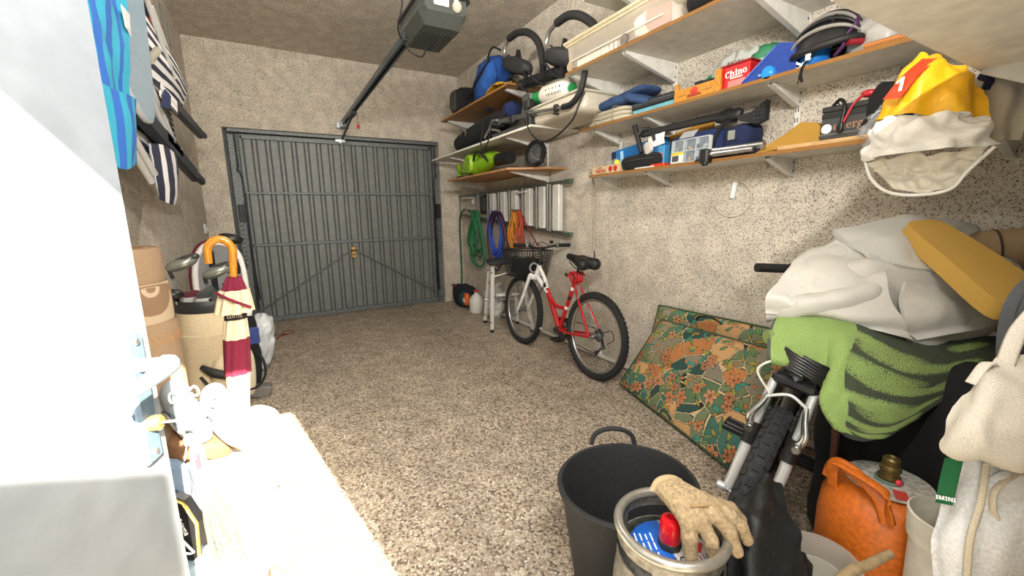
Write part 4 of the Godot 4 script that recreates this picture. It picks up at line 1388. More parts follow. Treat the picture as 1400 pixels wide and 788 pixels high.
	var kx := Transform3D(Basis(Vector3(0.95, -0.1, 0.3).normalized(), Vector3(0.05, 0.98, -0.2).normalized(), Vector3(-0.3, 0.2, 0.93)).orthonormalized(), Vector3(-0.285, 0.53, -1.2))
	begin()
	prism([Vector2(-0.06, 0.09), Vector2(0.015, 0.055), Vector2(0.05, 0.0), Vector2(0.065, -0.10), Vector2(0.02, -0.085), Vector2(-0.05, -0.04)], 0.03, Transform3D(kx.basis, kx * Vector3(0, 0, -0.03)))
	var pb := put("body", plast("1b1b1d", 0.3))
	begin()
	tube([kx * Vector3(-0.06, 0.085, 0.002), kx * Vector3(0.013, 0.05, 0.002), kx * Vector3(0.047, -0.002, 0.002), kx * Vector3(0.060, -0.095, 0.002)], 0.006, 6, false, 0.4)
	put("gold_border", skin("b59a4a", 0.35, 0.6, null, null, Vector3.ONE), pb)
	letters("By Prisma", Transform3D(kx.basis * Basis(Vector3.BACK, -1.05), kx * Vector3(0.012, 0.0, 0.003)), 0.011, mat("f2f0ea", 0.5), pb)
	letters("GOLD", Transform3D(kx.basis * Basis(Vector3.BACK, -0.85), kx * Vector3(-0.015, -0.025, 0.003)), 0.012, mat("b59a4a", 0.4), pb)
	begin()
	tube(curve([kx * Vector3(-0.055, 0.045, 0.008), kx * Vector3(-0.01, 0.0, 0.012), kx * Vector3(0.042, -0.058, 0.012), kx * Vector3(0.046, -0.068, 0.010), kx * Vector3(0.03, -0.068, 0.01), kx * Vector3(-0.02, -0.05, 0.008)], 4), 0.0028, 6)
	put("cord_handle", mat("f2f2f0", 0.6), pb)
	begin()
	pillow(Vector3(-0.27, 0.2, -1.17), Vector3(0.26, 0.5, 0.22), Basis(Vector3.FORWARD, -0.1), 3.0, 0.04, 14.0, 17, 26)
	solo("plastic_bag", plast("93a7b4", 0.3), "bluish white plastic sack on the floor below the black and gold bag", "bag")

func trainer(at: Vector3, turn: float, label: String) -> void:
	thing("trainer", label, "shoe", at, "white lace-up trainers on the sack")
	var bs := Basis(Vector3.UP, turn) * Basis(Vector3.RIGHT, 0.35)
	var q := func(v: Vector3) -> Vector3: return at + bs * v
	begin()
	meld([[q.call(Vector3(0, 0.04, -0.06)), q.call(Vector3(0, 0.03, 0.08)), 0.036, 0.030], [q.call(Vector3(0, 0.075, -0.07)), q.call(Vector3(0, 0.045, -0.02)), 0.032, 0.030]], 0.03, 0.006)
	put("upper", skin("8a949b", 0.7, 0.0, tex_noise("cloth", 0.08, 0.78, 1.0), null, Vector3.ONE * 8.0))
	begin()
	pillow(q.call(Vector3(0, 0.008, 0.0)), Vector3(0.078, 0.03, 0.25), bs, 3.0)
	put("sole", plast("b9b9b4", 0.5))
	for k in 4:
		begin()
		tube(curve([q.call(Vector3(-0.030, 0.058 - k * 0.002, -0.01 + k * 0.02)), q.call(Vector3(0, 0.082 - k * 0.005, 0.0 + k * 0.02)), q.call(Vector3(0.030, 0.058 - k * 0.002, 0.01 + k * 0.02))], 3), 0.004, 6)
		put("lace", fabric("aab4bc"))
	for s in [-1.0, 1.0]:
		begin()
		tube(curve([q.call(Vector3(s * 0.037, 0.02, -0.05)), q.call(Vector3(s * 0.036, 0.045, 0.0)), q.call(Vector3(s * 0.036, 0.02, 0.05))], 4), 0.005, 6, false, 0.5)
		put("side_stripe", fabric("4d5963"))
		begin()
		tube(curve([q.call(Vector3(0, 0.085, -0.01)), q.call(Vector3(s * 0.03, 0.105, -0.02)), q.call(Vector3(s * 0.035, 0.085, 0.0)), q.call(Vector3(0, 0.085, -0.005))], 4), 0.0035, 6)
		put("bow", fabric("f2f5f7"))

func blk(c: Vector3, s: Vector3, m: Material, called: String, bev := 0.003, bs := Basis(), parent: Node3D = null) -> MeshInstance3D:
	begin()
	box(c, s, bs, bev)
	return put(called, m, parent)

func lay(pts: Array, r: Variant, m: Material, called: String, n := 5, sides := 7, flat := 1.0, parent: Node3D = null) -> MeshInstance3D:
	begin()
	tube(curve(pts, n), r, sides, false, flat)
	return put(called, m, parent)

func soft(c: Vector3, s: Vector3, m: Material, called: String, e := 3.0, amp := 0.0, freq := 8.0, bs := Basis(), n := 18, sd := 1, parent: Node3D = null) -> MeshInstance3D:
	begin()
	pillow(c, s, bs, e, amp, freq, sd, n)
	return put(called, m, parent)

func zy(z: float, y: float) -> Vector2:
	return Vector2(z, y)

func side_prism(poly: Array, x0: float, x1: float, smooth := false) -> void:
	# outline in (z, y), from x0 to x1
	prism(poly, x1 - x0, Transform3D(Basis(Vector3.BACK, Vector3.UP, Vector3.LEFT) , Vector3(x1, 0, 0)), smooth)

func crease() -> Texture2D:
	return tex_bump("crease", 0.02, 5.0)

func film(hex: String, alpha: float, rough := 0.45) -> StandardMaterial3D:
	# milky plastic film
	var key := "film%s%s" % [hex, alpha]
	if mats.has(key): return mats[key]
	var m := StandardMaterial3D.new()
	m.albedo_color = Color(hex)
	m.albedo_color.a = alpha
	m.transparency = BaseMaterial3D.TRANSPARENCY_ALPHA
	m.roughness = rough
	mats[key] = m
	return m

const FACE := Basis(Vector3(0, 0, 1), Vector3(0, 1, 0), Vector3(-1, 0, 0))

func far_shelf_things() -> void:
	var black := fabric("1a1b1f")
	var rubber := plast("1b1c1e", 0.6)
	thing("rucksack", "bright blue rucksack on the high brown board in the far corner", "rucksack", Vector3(2.15, 2.4, -4.1))
	soft(Vector3(2.14, 2.62, -4.12), Vector3(0.34, 0.36, 0.55), fabric("1d4f9e"), "body", 2.6, 0.05, 5.0, Basis(Vector3.RIGHT, -0.6), 24)
	soft(Vector3(2.02, 2.60, -4.02), Vector3(0.14, 0.22, 0.38), fabric("2a62b8"), "front_pocket", 2.6, 0.03, 7.0, Basis(Vector3.RIGHT, -0.6), 18, 3)
	lay([Vector3(1.96, 2.50, -4.35), Vector3(1.94, 2.62, -4.05), Vector3(1.97, 2.74, -3.85)], 0.014, black, "strap", 5, 6, 0.4)
	lay([Vector3(2.0, 2.78, -3.95), Vector3(2.02, 2.86, -3.88), Vector3(2.1, 2.84, -3.85)], 0.01, black, "top_loop")
	thing("shoulder_bag", "black shoulder bag with a grey mesh side on the high brown board", "bag", Vector3(2.1, 2.4, -4.72))
	soft(Vector3(2.10, 2.545, -4.68), Vector3(0.36, 0.29, 0.30), black, "body", 3.6, 0.02, 7.0, Basis(), 20)
	begin()
	pillow(Vector3(1.935, 2.545, -4.70), Vector3(0.05, 0.22, 0.20), Basis(), 3.0)
	put("mesh_pocket", skin("6d7072", 0.9, 0.0, tex_noise("net", 0.3, 0.3, 1.0, FastNoiseLite.TYPE_CELLULAR), null, Vector3.ONE * 6.0))
	begin()
	cloth([[Vector3(1.915, 2.42, -3.86), Vector3(1.93, 2.47, -3.74), Vector3(1.92, 2.44, -3.6), Vector3(1.94, 2.43, -3.46)], [Vector3(2.0, 2.45, -3.82), Vector3(2.02, 2.50, -3.72), Vector3(2.02, 2.46, -3.58), Vector3(2.02, 2.45, -3.44)], [Vector3(2.1, 2.42, -3.8), Vector3(2.1, 2.44, -3.7), Vector3(2.1, 2.43, -3.56), Vector3(2.1, 2.42, -3.44)]], 5, 5, 0.006, 0.02, 9.0, 5)
	solo("yellow_cloth", fabric("d9a514"), "crumpled yellow cloth on the front edge of the high brown board", "cloth")
	# padded carrier frame with two foam-covered bows
	var t := "black bicycle carrier with two foam-covered bows lying across the high shelves"
	thing("bicycle_carrier", t, "bicycle carrier", Vector3(2.1, 2.4, -3.2))
	begin()
	bar(Vector3(2.08, 2.46, -3.95), Vector3(2.06, 2.33, -2.58), 0.09, 0.07, Vector3.UP, 0.01)
	put("main_beam", rubber)
	for k in 2:
		var o := Vector3(0.0, 0.0, 0.0) if k == 0 else Vector3(-0.04, -0.17, 0.76)
		var lift := 0.0 if k == 0 else 0.04
		begin()
		tube(curve([Vector3(2.05, 2.66, -3.60) + o, Vector3(2.05, 2.74, -3.69) + o, Vector3(2.05, 2.82, -3.66) + o, Vector3(2.05, 2.855, -3.58 + lift) + o], 6), 0.018, 10)
		var bow := put("bow_tube", steel("c9caca", 0.25))
		begin()
		var fs := [Vector3(2.05, 2.85, -3.60 + lift) + o, Vector3(2.05, 2.845, -3.45 + lift) + o, Vector3(2.05, 2.78, -3.26) + o, Vector3(2.05, 2.65, -3.11) + o, Vector3(2.05, 2.48, -3.05) + o]
		if k == 0: fs.append(Vector3(2.05, 2.37, -3.05))
		tube(curve(fs, 6), 0.030, 10)
		put("foam_sleeve", plast("1d1d1e", 0.8), bow)
		soft(Vector3(2.05, 2.58, -3.46) + o, Vector3(0.14, 0.13, 0.46), plast("26272a", 0.6), "padded_block", 3.0, 0.01, 8.0, Basis(Vector3.RIGHT, -0.42 * -1.0) if k == 0 else Basis(Vector3.RIGHT, 0.35))
		begin()
		prism([zy(-3.76, 2.64), zy(-3.72, 2.76), zy(-3.66, 2.68), zy(-3.56, 2.66), zy(-3.52, 2.74), zy(-3.48, 2.60), zy(-3.6, 2.55)], 0.04, Transform3D(Basis(Vector3.BACK, Vector3.UP, Vector3.LEFT), Vector3(2.12, 0, 0) + o))
		put("clamp_jaw", rubber)
	for k in 4:
		lay([Vector3(2.0, 2.40 - k * 0.035, -3.5 + k * 0.26), Vector3(1.96, 2.46 - k * 0.02, -3.42 + k * 0.26), Vector3(1.98, 2.36 - k * 0.03, -3.3 + k * 0.26), Vector3(2.02, 2.30 - k * 0.01, -3.24 + k * 0.26)], 0.022, black, "strap", 4, 6, 0.35)
	# on the far white shelf
	thing("holdall", "black holdall with a red ring at one end on the far white shelf", "bag", Vector3(2.05, 1.99, -4.2))
	begin()
	tube(curve([Vector3(2.03, 2.09, -4.78), Vector3(2.03, 2.10, -4.6), Vector3(2.04, 2.14, -4.2), Vector3(2.05, 2.17, -3.85), Vector3(2.05, 2.16, -3.6)], 5), [0.085, 0.105, 0.11, 0.10, 0.07], 16)
	put("body", black)
	begin()
	lathe([Vector2(0.070, 0), Vector2(0.078, 0.006), Vector2(0.070, 0.012)], axes(Vector3(2.03, 2.09, -4.795), Vector3.BACK), 24)
	put("red_ring", fabric("8c2b30"))
	lay([Vector3(1.94, 2.14, -4.55), Vector3(1.915, 2.20, -4.45), Vector3(1.915, 2.16, -4.36), Vector3(1.935, 2.12, -4.4)], 0.009, plast("7e7a78", 0.5), "handle", 5)
	soft(Vector3(2.08, 2.235, -3.62), Vector3(0.17, 0.16, 0.2), fabric("1c2c5e"), "navy_roll", 2.3, 0.01, 9.0)
	solo_last("dark_pouch", "navy blue stuff sack behind the black holdall on the far white shelf", "stuff sack")
	thing("sprayer", "white pressure sprayer bottle with green cap and black marks lying on its side", "sprayer", Vector3(2.02, 2.12, -2.8))
	begin()
	lathe([Vector2(0.0, 0.0), Vector2(0.035, 0.002), Vector2(0.055, 0.03), Vector2(0.072, 0.07), Vector2(0.074, 0.30), Vector2(0.062, 0.36), Vector2(0.03, 0.385), Vector2(0.0, 0.387)], axes(Vector3(2.02, 2.21, -3.02), Vector3(0, -0.08, 1)), 28)
	var bt := put("bottle", film("eceadf", 0.92, 0.35))
	begin()
	lathe([Vector2(0.0, -0.09), Vector2(0.045, -0.09), Vector2(0.048, -0.08), Vector2(0.046, 0.0), Vector2(0.0, 0.0)], axes(Vector3(2.02, 2.21, -3.02), Vector3(0, -0.08, 1)), 16)
	put("green_cap", plast("1e8f4a", 0.4))
	begin()
	lathe([Vector2(0.0, 0.38), Vector2(0.03, 0.38), Vector2(0.034, 0.42), Vector2(0.0, 0.425)], axes(Vector3(2.02, 2.21, -3.02), Vector3(0, -0.08, 1)), 16)
	put("green_foot", plast("1e8f4a", 0.4))
	for k in 9:
		blk(Vector3(1.9455, 2.172 - k * 0.0018, -2.84 + k * 0.022), Vector3(0.003, 0.022 if k % 2 else 0.012, 0.004), mat("2c2c2c", 0.6), "scale_mark", 0.0, Basis(), bt)
	for k in 5:
		blk(Vector3(1.949, 2.212 - k * 0.003, -2.86 + k * 0.045), Vector3(0.003, 0.014, 0.010), mat("2c2c2c", 0.6), "scale_number", 0.0, Basis(), bt)
	thing("tank_box", "cream plastic box under the sprayer at the end of the far white shelf", "box", Vector3(2.16, 1.985, -2.82))
	begin()
	pillow(Vector3(2.16, 2.055, -2.82), Vector3(0.40, 0.15, 0.76), Basis(), 7.0)
	put("body", plast("d9d2bf", 0.4))
	begin()
	box(Vector3(2.16, 2.122, -2.82), Vector3(0.42, 0.014, 0.78), Basis(), 0.005)
	put("lid", plast("e2dccb", 0.4))
	thing("spray_lance", "metal spray lance with a black hose in front of the white sprayer", "lance", Vector3(1.93, 2.05, -2.9))
	begin()
	rod(Vector3(1.925, 2.085, -3.1), Vector3(1.925, 2.03, -2.60), 0.014, 12)
	put("tube", steel("cfcfca", 0.25))
	lay([Vector3(1.925, 2.03, -2.60), Vector3(1.925, 2.03, -2.50), Vector3(1.93, 2.08, -2.42), Vector3(1.94, 2.16, -2.39), Vector3(1.96, 2.24, -2.395)], 0.022, rubber, "grip_hose", 5, 10)
	blk(Vector3(1.92, 2.04, -2.68), Vector3(0.035, 0.05, 0.035), rubber, "clamp", 0.006)
	blk(Vector3(1.92, 2.00, -2.68), Vector3(0.05, 0.014, 0.02), rubber, "wing_screw", 0.004)
	begin()
	tube(curve([Vector3(1.93, 2.20, -3.07), Vector3(1.905, 2.08, -3.08), Vector3(1.895, 1.95, -3.03), Vector3(1.89, 1.85, -2.90), Vector3(1.89, 1.815, -2.78), Vector3(1.89, 1.835, -2.62), Vector3(1.895, 1.91, -2.45), Vector3(1.91, 2.0, -2.40), Vector3(1.93, 2.08, -2.36)], 6), 0.007, 7)
	solo("black_hose", mat("121213", 0.5), "thin black hose hanging in a loop below the sprayer", "hose")
	begin()
	tube(curve([Vector3(1.90, 2.20, -3.86), Vector3(1.895, 2.06, -3.9), Vector3(1.89, 1.94, -3.93), Vector3(1.89, 1.90, -3.86), Vector3(1.895, 1.98, -3.76), Vector3(1.90, 2.12, -3.7)], 6), 0.007, 7)
	solo("black_cable", mat("151516", 0.5), "short black cable looping over the front of the far white shelf", "cable")
	thing("clamp_frame", "grey aluminium clamp frame with black fittings between holdall and sprayer", "clamp frame", Vector3(2.0, 1.985, -3.4))
	var alu := steel("8d9092", 0.35)
	for q in [[Vector3(1.95, 2.13, -3.75), Vector3(1.95, 2.07, -3.0), 0.05, 0.04], [Vector3(1.97, 2.02, -3.78), Vector3(1.97, 2.0, -3.05), 0.06, 0.03], [Vector3(1.95, 2.25, -3.16), Vector3(1.95, 2.05, -3.14), 0.03, 0.07]]:
		begin()
		bar(q[0], q[1], q[2], q[3], Vector3.UP if q[0].z < -3.2 else Vector3.BACK)
		put("rail", alu)
	for q in [Vector3(1.945, 2.11, -3.62), Vector3(1.945, 2.09, -3.35), Vector3(1.945, 2.16, -3.1), Vector3(1.945, 2.02, -3.08)]:
		blk(q, Vector3(0.07, 0.075, 0.09), plast("232427", 0.5), "fitting", 0.012)
	lay([Vector3(1.92, 2.02, -3.9), Vector3(1.91, 2.07, -3.78), Vector3(1.91, 2.05, -3.65), Vector3(1.92, 2.03, -3.58)], 0.012, steel("dcdcd8", 0.2), "chrome_lever", 5)
	lay([Vector3(1.92, 2.08, -3.8), Vector3(1.91, 2.14, -3.7), Vector3(1.91, 2.13, -3.6)], 0.010, steel("dcdcd8", 0.2), "chrome_lever", 5)
	# on the low far plank
	thing("leaf_blower", "lime green leaf blower with a black tube on the low brown plank", "leaf blower", Vector3(2.06, 1.685, -4.3))
	var lime := plast("84b81c", 0.35)
	begin()
	pillow(Vector3(2.05, 1.82, -4.36), Vector3(0.20, 0.25, 0.42), Basis(Vector3.RIGHT, 0.15), 2.3)
	put("fan_housing", lime)
	begin()
	lathe([Vector2(0.0, 0), Vector2(0.085, 0.0), Vector2(0.10, 0.02), Vector2(0.10, 0.05)], axes(Vector3(1.93, 1.82, -4.38), Vector3.RIGHT), 24)
	put("intake_cover", plast("9acb2e", 0.35))
	for k in 6:
		blk(Vector3(1.928, 1.76 + k * 0.023, -4.38), Vector3(0.006, 0.008, 0.12), plast("55781a", 0.5), "intake_slat", 0.001)
	begin()
	tube(curve([Vector3(2.05, 1.80, -4.2), Vector3(2.05, 1.83, -4.0), Vector3(2.05, 1.82, -3.86)], 4), [0.10, 0.085, 0.065], 14)
	put("outlet", lime)
	begin()
	tube(curve([Vector3(2.05, 1.815, -3.9), Vector3(2.05, 1.80, -3.6)], 4), [0.062, 0.058], 14)
	put("blower_tube", plast("17181a", 0.45))
	begin()
	tube(curve([Vector3(2.05, 1.76, -4.5), Vector3(2.05, 1.77, -4.7), Vector3(2.05, 1.79, -4.86)], 4), [0.06, 0.035, 0.03], 10)
	put("grip", lime)
	blk(Vector3(2.05, 1.80, -4.88), Vector3(0.05, 0.15, 0.05), lime, "plug_block", 0.012)
	lay([Vector3(1.95, 1.84, -4.25), Vector3(1.93, 1.90, -4.15), Vector3(1.94, 1.88, -4.02), Vector3(1.98, 1.80, -3.95)], 0.012, plast("17181a", 0.5), "cord", 5)
	for k in 3:
		blk(Vector3(1.99, 1.70, -4.78 + k * 0.05), Vector3(0.05, 0.03, 0.03), plast("17181a", 0.5), "foot", 0.006)
	thing("trolley", "black single-wheel trolley with a metal lever on the brown plank", "trolley", Vector3(2.1, 1.685, -3.3))
	var wx := axes(Vector3(2.12, 1.80, -3.28), Vector3(-1.0, 0.15, 0.25))
	begin()
	lathe([Vector2(0.09, -0.02), Vector2(0.118, -0.018), Vector2(0.118, 0.018), Vector2(0.09, 0.02), Vector2(0.085, 0.0), Vector2(0.09, -0.02)], wx, 32)
	put("tyre", rubber)
	begin()
	lathe([Vector2(0.0, 0.0), Vector2(0.09, -0.006), Vector2(0.09, 0.004), Vector2(0.03, 0.02), Vector2(0.0, 0.022)], wx, 24)
	put("disc", plast("55575a", 0.5))
	for k in 7:
		begin()
		var a := TAU * k / 7.0
		pillow(wx * Vector3(cos(a) * 0.05, 0.012, sin(a) * 0.05), Vector3(0.016, 0.016, 0.016), Basis(), 2.0, 0.0, 8.0, 1, 8)
		put("bolt", steel())
	lay([Vector3(2.04, 1.79, -3.22), Vector3(2.02, 1.74, -3.14), Vector3(2.03, 1.71, -3.05)], [0.016, 0.012], steel("b9babb", 0.3), "lever")
	begin()
	cyl(Vector3(2.03, 1.713, -3.06), Vector3(2.03, 1.70, -3.02), 0.016)
	put("lever_end", rubber)

func solo_last(called: String, label: String, cat: String) -> void:
	# the mesh just made becomes a thing of its own
	var mi: MeshInstance3D = cur.get_child(cur.get_child_count() - 1)
	cur.remove_child(mi)
	mi.name = numbered(called)
	mi.position = Vector3.ZERO
	add_child(mi)
	tag(mi, label, cat)

func top_shelf_things() -> void:
	thing("storage_box", "large milky plastic storage box with lid and wheels on the top shelf", "storage box", Vector3(2.14, 2.24, -2.1))
	var milk := film("e9dfcc", 0.38)
	begin()
	var a := Vector3(1.925, 2.255, -2.52)
	var b := Vector3(2.36, 2.42, -1.66)
	var tub := func(g: float, p0: Vector3, p1: Vector3) -> void:
		quad(Vector3(p0.x, p0.y, p0.z), Vector3(p0.x, p0.y, p1.z), Vector3(p0.x - g, p1.y, p1.z + g), Vector3(p0.x - g, p1.y, p0.z - g))
		quad(Vector3(p1.x, p0.y, p1.z), Vector3(p1.x, p0.y, p0.z), Vector3(p1.x + g, p1.y, p0.z - g), Vector3(p1.x + g, p1.y, p1.z + g))
		quad(Vector3(p1.x, p0.y, p0.z), Vector3(p0.x, p0.y, p0.z), Vector3(p0.x - g, p1.y, p0.z - g), Vector3(p1.x + g, p1.y, p0.z - g))
		quad(Vector3(p0.x, p0.y, p1.z), Vector3(p1.x, p0.y, p1.z), Vector3(p1.x + g, p1.y, p1.z + g), Vector3(p0.x - g, p1.y, p1.z + g))
		quad(Vector3(p0.x, p0.y, p0.z), Vector3(p1.x, p0.y, p0.z), Vector3(p1.x, p0.y, p1.z), Vector3(p0.x, p0.y, p1.z))
	st.set_smooth_group(-1)
	tub.call(0.012, a, b)
	put("tub", milk)
	begin()
	box(Vector3(2.14, 2.428, -2.09), Vector3(0.50, 0.022, 0.95), Basis(), 0.008)
	box(Vector3(2.14, 2.414, -2.09), Vector3(0.47, 0.02, 0.92), Basis(), 0.004)
	put("lid", plast("dccfae", 0.4))
	for z in [-2.50, -1.98]:
		begin()
		lathe([Vector2(0.0, 0.0), Vector2(0.028, 0.0), Vector2(0.032, 0.006), Vector2(0.030, 0.014), Vector2(0.012, 0.012), Vector2(0.0, 0.016)], axes(Vector3(1.918, 2.272, z), Vector3.LEFT), 20)
		put("wheel", plast("b3a48b" if z < -2.2 else "6a5f57", 0.4))
	begin()
	tube([Vector3(1.916, 2.305, -2.52), Vector3(1.916, 2.305, -1.7)], 0.005, 6)
	put("moulded_line", film("fbf4e4", 0.7))
	for k in 12:
		blk(Vector3(1.945, 2.28, -2.44 + k * 0.04), Vector3(0.03, 0.045, 0.022), mat("f4efe2", 0.7), "white_packet", 0.006)
	soft(Vector3(2.06, 2.33, -1.83), Vector3(0.26, 0.15, 0.27), stripes(["c98a86", "f2e4de", "b8716d", "f4ebe6", "d9a39d", "e9d2cb"], [5, 4, 5, 4, 5, 4]), "pink_cloth", 3.0, 0.03, 10.0)
	soft(Vector3(2.02, 2.285, -2.1), Vector3(0.16, 0.06, 0.24), fabric("a56a78"), "plum_cloth", 3.0, 0.02, 10.0)
	thing("helmet_case", "round black case beside the milky storage box on the top shelf", "case", Vector3(2.05, 2.24, -1.48))
	soft(Vector3(2.06, 2.32, -1.46), Vector3(0.30, 0.16, 0.32), fabric("161719"), "body", 2.5)
	soft(Vector3(2.10, 2.36, -1.22), Vector3(0.26, 0.23, 0.24), fabric("141416"), "side_pouch", 2.5, 0.02, 8.0)

func middle_shelf_things() -> void:
	var y := 1.888
	thing("folded_blanket", "cream folded blanket tied with string at the far end of the middle shelf", "blanket", Vector3(2.26, y, -2.36))
	var cream := terry("fbf1d6")
	for k in 3:
		soft(Vector3(2.25, y + 0.018 + k * 0.030, -2.37 + k * 0.012), Vector3(0.28 - k * 0.01, 0.036, 0.45 - k * 0.05), cream, "fold", 4.0, 0.008, 8.0, Basis(), 18, k)
	for z in [-2.45, -2.27]:
		lay([Vector3(2.105, y + 0.002, z), Vector3(2.10, y + 0.05, z), Vector3(2.115, y + 0.098, z), Vector3(2.25, y + 0.10, z)], 0.0025, mat("8f8771", 0.8), "string")
	begin()
	var jn := skin("34507f", 0.95, 0.0, tex_noise("cloth", 0.08, 0.78, 1.0), crease(), Vector3.ONE * 4.0, 1.0)
	pillow(Vector3(2.26, 2.025, -2.36), Vector3(0.26, 0.07, 0.40), Basis(Vector3.RIGHT, -0.06), 3.5, 0.02, 9.0, 4)
	pillow(Vector3(2.24, 2.005, -2.12), Vector3(0.22, 0.06, 0.30), Basis(Vector3.RIGHT, 0.38), 3.5, 0.02, 9.0, 6)
	pillow(Vector3(2.26, 2.055, -2.22), Vector3(0.22, 0.045, 0.34), Basis(Vector3.RIGHT, -0.1), 3.5, 0.015, 9.0, 7)
	solo("denim_cloth", jn, "dark blue denim folded over the cream blanket on the middle shelf", "jeans")
	begin()
	box(Vector3(2.26, y + 0.018, -1.95), Vector3(0.24, 0.034, 0.34), Basis(), 0.004)
	solo("flat_box", plast("6fb3c4", 0.5), "flat pale blue packet under the dark case on the middle shelf", "packet")
	thing("dark_case", "flat dark grey case lying between the denim and the orange crate", "case", Vector3(2.27, y + 0.036, -1.97))
	blk(Vector3(2.27, y + 0.064, -1.97), Vector3(0.24, 0.054, 0.36), plast("2b2d30", 0.5), "shell", 0.012)
	blk(Vector3(2.149, y + 0.068, -1.97), Vector3(0.004, 0.012, 0.33), plast("45484c", 0.4), "seam", 0.001)
	# fruit crate
	thing("fruit_crate", "small orange wooden fruit crate with a red apple badge on the middle shelf", "crate", Vector3(2.23, y, -1.625))
	var ow := wood("dd962f", 0.6, Vector3(6, 3, 6))
	for q in [[Vector3(2.115, y + 0.034, -1.625), Vector3(0.006, 0.066, 0.29), "side_board"], [Vector3(2.345, y + 0.034, -1.625), Vector3(0.006, 0.066, 0.29), "side_board"], [Vector3(2.23, y + 0.034, -1.768), Vector3(0.23, 0.066, 0.006), "end_board"], [Vector3(2.23, y + 0.034, -1.482), Vector3(0.23, 0.066, 0.006), "end_board"], [Vector3(2.23, y + 0.004, -1.625), Vector3(0.23, 0.006, 0.29), "bottom_board"],
			[Vector3(2.119, y + 0.052, -1.755), Vector3(0.016, 0.102, 0.028), "corner_post"], [Vector3(2.119, y + 0.056, -1.495), Vector3(0.016, 0.112, 0.034), "corner_post"], [Vector3(2.341, y + 0.052, -1.755), Vector3(0.016, 0.102, 0.028), "corner_post"], [Vector3(2.341, y + 0.056, -1.495), Vector3(0.016, 0.112, 0.034), "corner_post"]]:
		blk(q[0], q[1], ow, q[2], 0.002)
	begin()
	pillow(Vector3(2.111, y + 0.042, -1.635), Vector3(0.004, 0.038, 0.048), Basis(), 2.0)
	put("apple_badge", mat("c3301e", 0.5))
	blk(Vector3(2.1105, y + 0.020, -1.635), Vector3(0.003, 0.014, 0.085), mat("8c2a1c", 0.5), "badge_banner", 0.001)
	for s in [-1.0, 1.0]:
		blk(Vector3(2.1112, y + 0.03, -1.635 + s * 0.085), Vector3(0.002, 0.004, 0.05), mat("8a5a1e", 0.8), "slot_line", 0.0)
	soft(Vector3(2.23, y + 0.05, -1.60), Vector3(0.19, 0.09, 0.22), skin("232323", 0.6, 0.0, null, crease(), Vector3.ONE * 5.0, 1.0), "cable_tangle", 2.4, 0.05, 14.0, Basis(), 22)
	solo_last("cable_tangle", "tangle of black cables inside the orange fruit crate", "cables")
	thing("plastic_bag", "clear and green plastic bag stuffed behind the orange crate and red tub", "bag", Vector3(2.32, y, -1.5))
	soft(Vector3(2.335, y + 0.13, -1.52), Vector3(0.13, 0.20, 0.34), film("e4e8e2", 0.55, 0.3), "film", 3.0, 0.05, 12.0, Basis(Vector3.RIGHT, -0.12), 26, 4)
	soft(Vector3(2.335, y + 0.10, -1.66), Vector3(0.13, 0.10, 0.13), plast("2f8a5e", 0.35), "green_part", 3.0, 0.02, 14.0, Basis(), 16, 5)
	soft(Vector3(2.335, y + 0.16, -1.38), Vector3(0.12, 0.14, 0.12), plast("3f8f66", 0.35), "green_part", 3.0, 0.03, 14.0, Basis(), 16, 6)
	letters("AROM", Transform3D(Basis(Vector3(0, 0.1, -1), Vector3(0, 1, 0.1), Vector3(-1, 0, 0)), Vector3(2.262, y + 0.165, -1.50)), 0.026, mat("4c5a48", 0.5))
	thing("red_tub", "red rectangular tub with white lettering on the middle shelf", "tub", Vector3(2.23, y, -1.405))
	begin()
	side_prism([zy(-1.478, y), zy(-1.338, y), zy(-1.330, y + 0.112), zy(-1.486, y + 0.112)], 2.13, 2.33)
	var rt := put("tub", plast("c4141a", 0.35))
	blk(Vector3(2.23, y + 0.116, -1.408), Vector3(0.215, 0.010, 0.17), plast("8e1014", 0.35), "lid", 0.003)
	letters("Chino", Transform3D(FACE * Basis(Vector3.BACK, 0.05), Vector3(2.128, y + 0.072, -1.405)), 0.03, mat("f4f0ea", 0.5), rt, "lettering", true, true)
	blk(Vector3(2.129, y + 0.050, -1.402), Vector3(0.002, 0.006, 0.065), mat("f4f0ea", 0.5), "underline", 0.0, Basis(), rt)
	blk(Vector3(2.129, y + 0.024, -1.40), Vector3(0.002, 0.03, 0.09), mat("e07a72", 0.6), "label_patch", 0.0, Basis(), rt)
	thing("blue_canister", "translucent blue plastic canister leaning with a round light blue tap", "canister", Vector3(2.24, y, -1.24))
	begin()
	side_prism([zy(-1.372, y), zy(-1.365, y + 0.02), zy(-1.215, y + 0.137), zy(-1.19, y + 0.142), zy(-1.118, y + 0.118), zy(-1.112, y + 0.10), zy(-1.112, y)], 2.125, 2.36)
	var bc := put("body", plast("26459a", 0.2))
	begin()
	tube([Vector3(2.123, y + 0.012, -1.365), Vector3(2.123, y + 0.132, -1.212)], 0.005, 6)
	put("moulded_ridge", plast("4a68bb", 0.2), bc)
	begin()
	cyl(Vector3(2.126, y + 0.018, -1.228), Vector3(2.098, y + 0.018, -1.228), 0.030, 20)
	put("round_tap", plast("1f8fe0", 0.3))
	for z in [-1.262, -1.21]:
		blk(Vector3(2.096, y + 0.014, z), Vector3(0.01, 0.010, 0.012), plast("7cc2f0", 0.3), "tap_lug", 0.003)
	thing("paint_can", "blue and white can standing under the bicycle helmet", "can", Vector3(2.175, y, -1.065))
	begin()
	lathe([Vector2(0, 0), Vector2(0.056, 0), Vector2(0.058, 0.004), Vector2(0.056, 0.008), Vector2(0.056, 0.085)], Transform3D(Basis(), Vector3(2.175, y, -1.065)), 28)
	var cn := put("body", plast("1d6fc0", 0.35))
	begin()
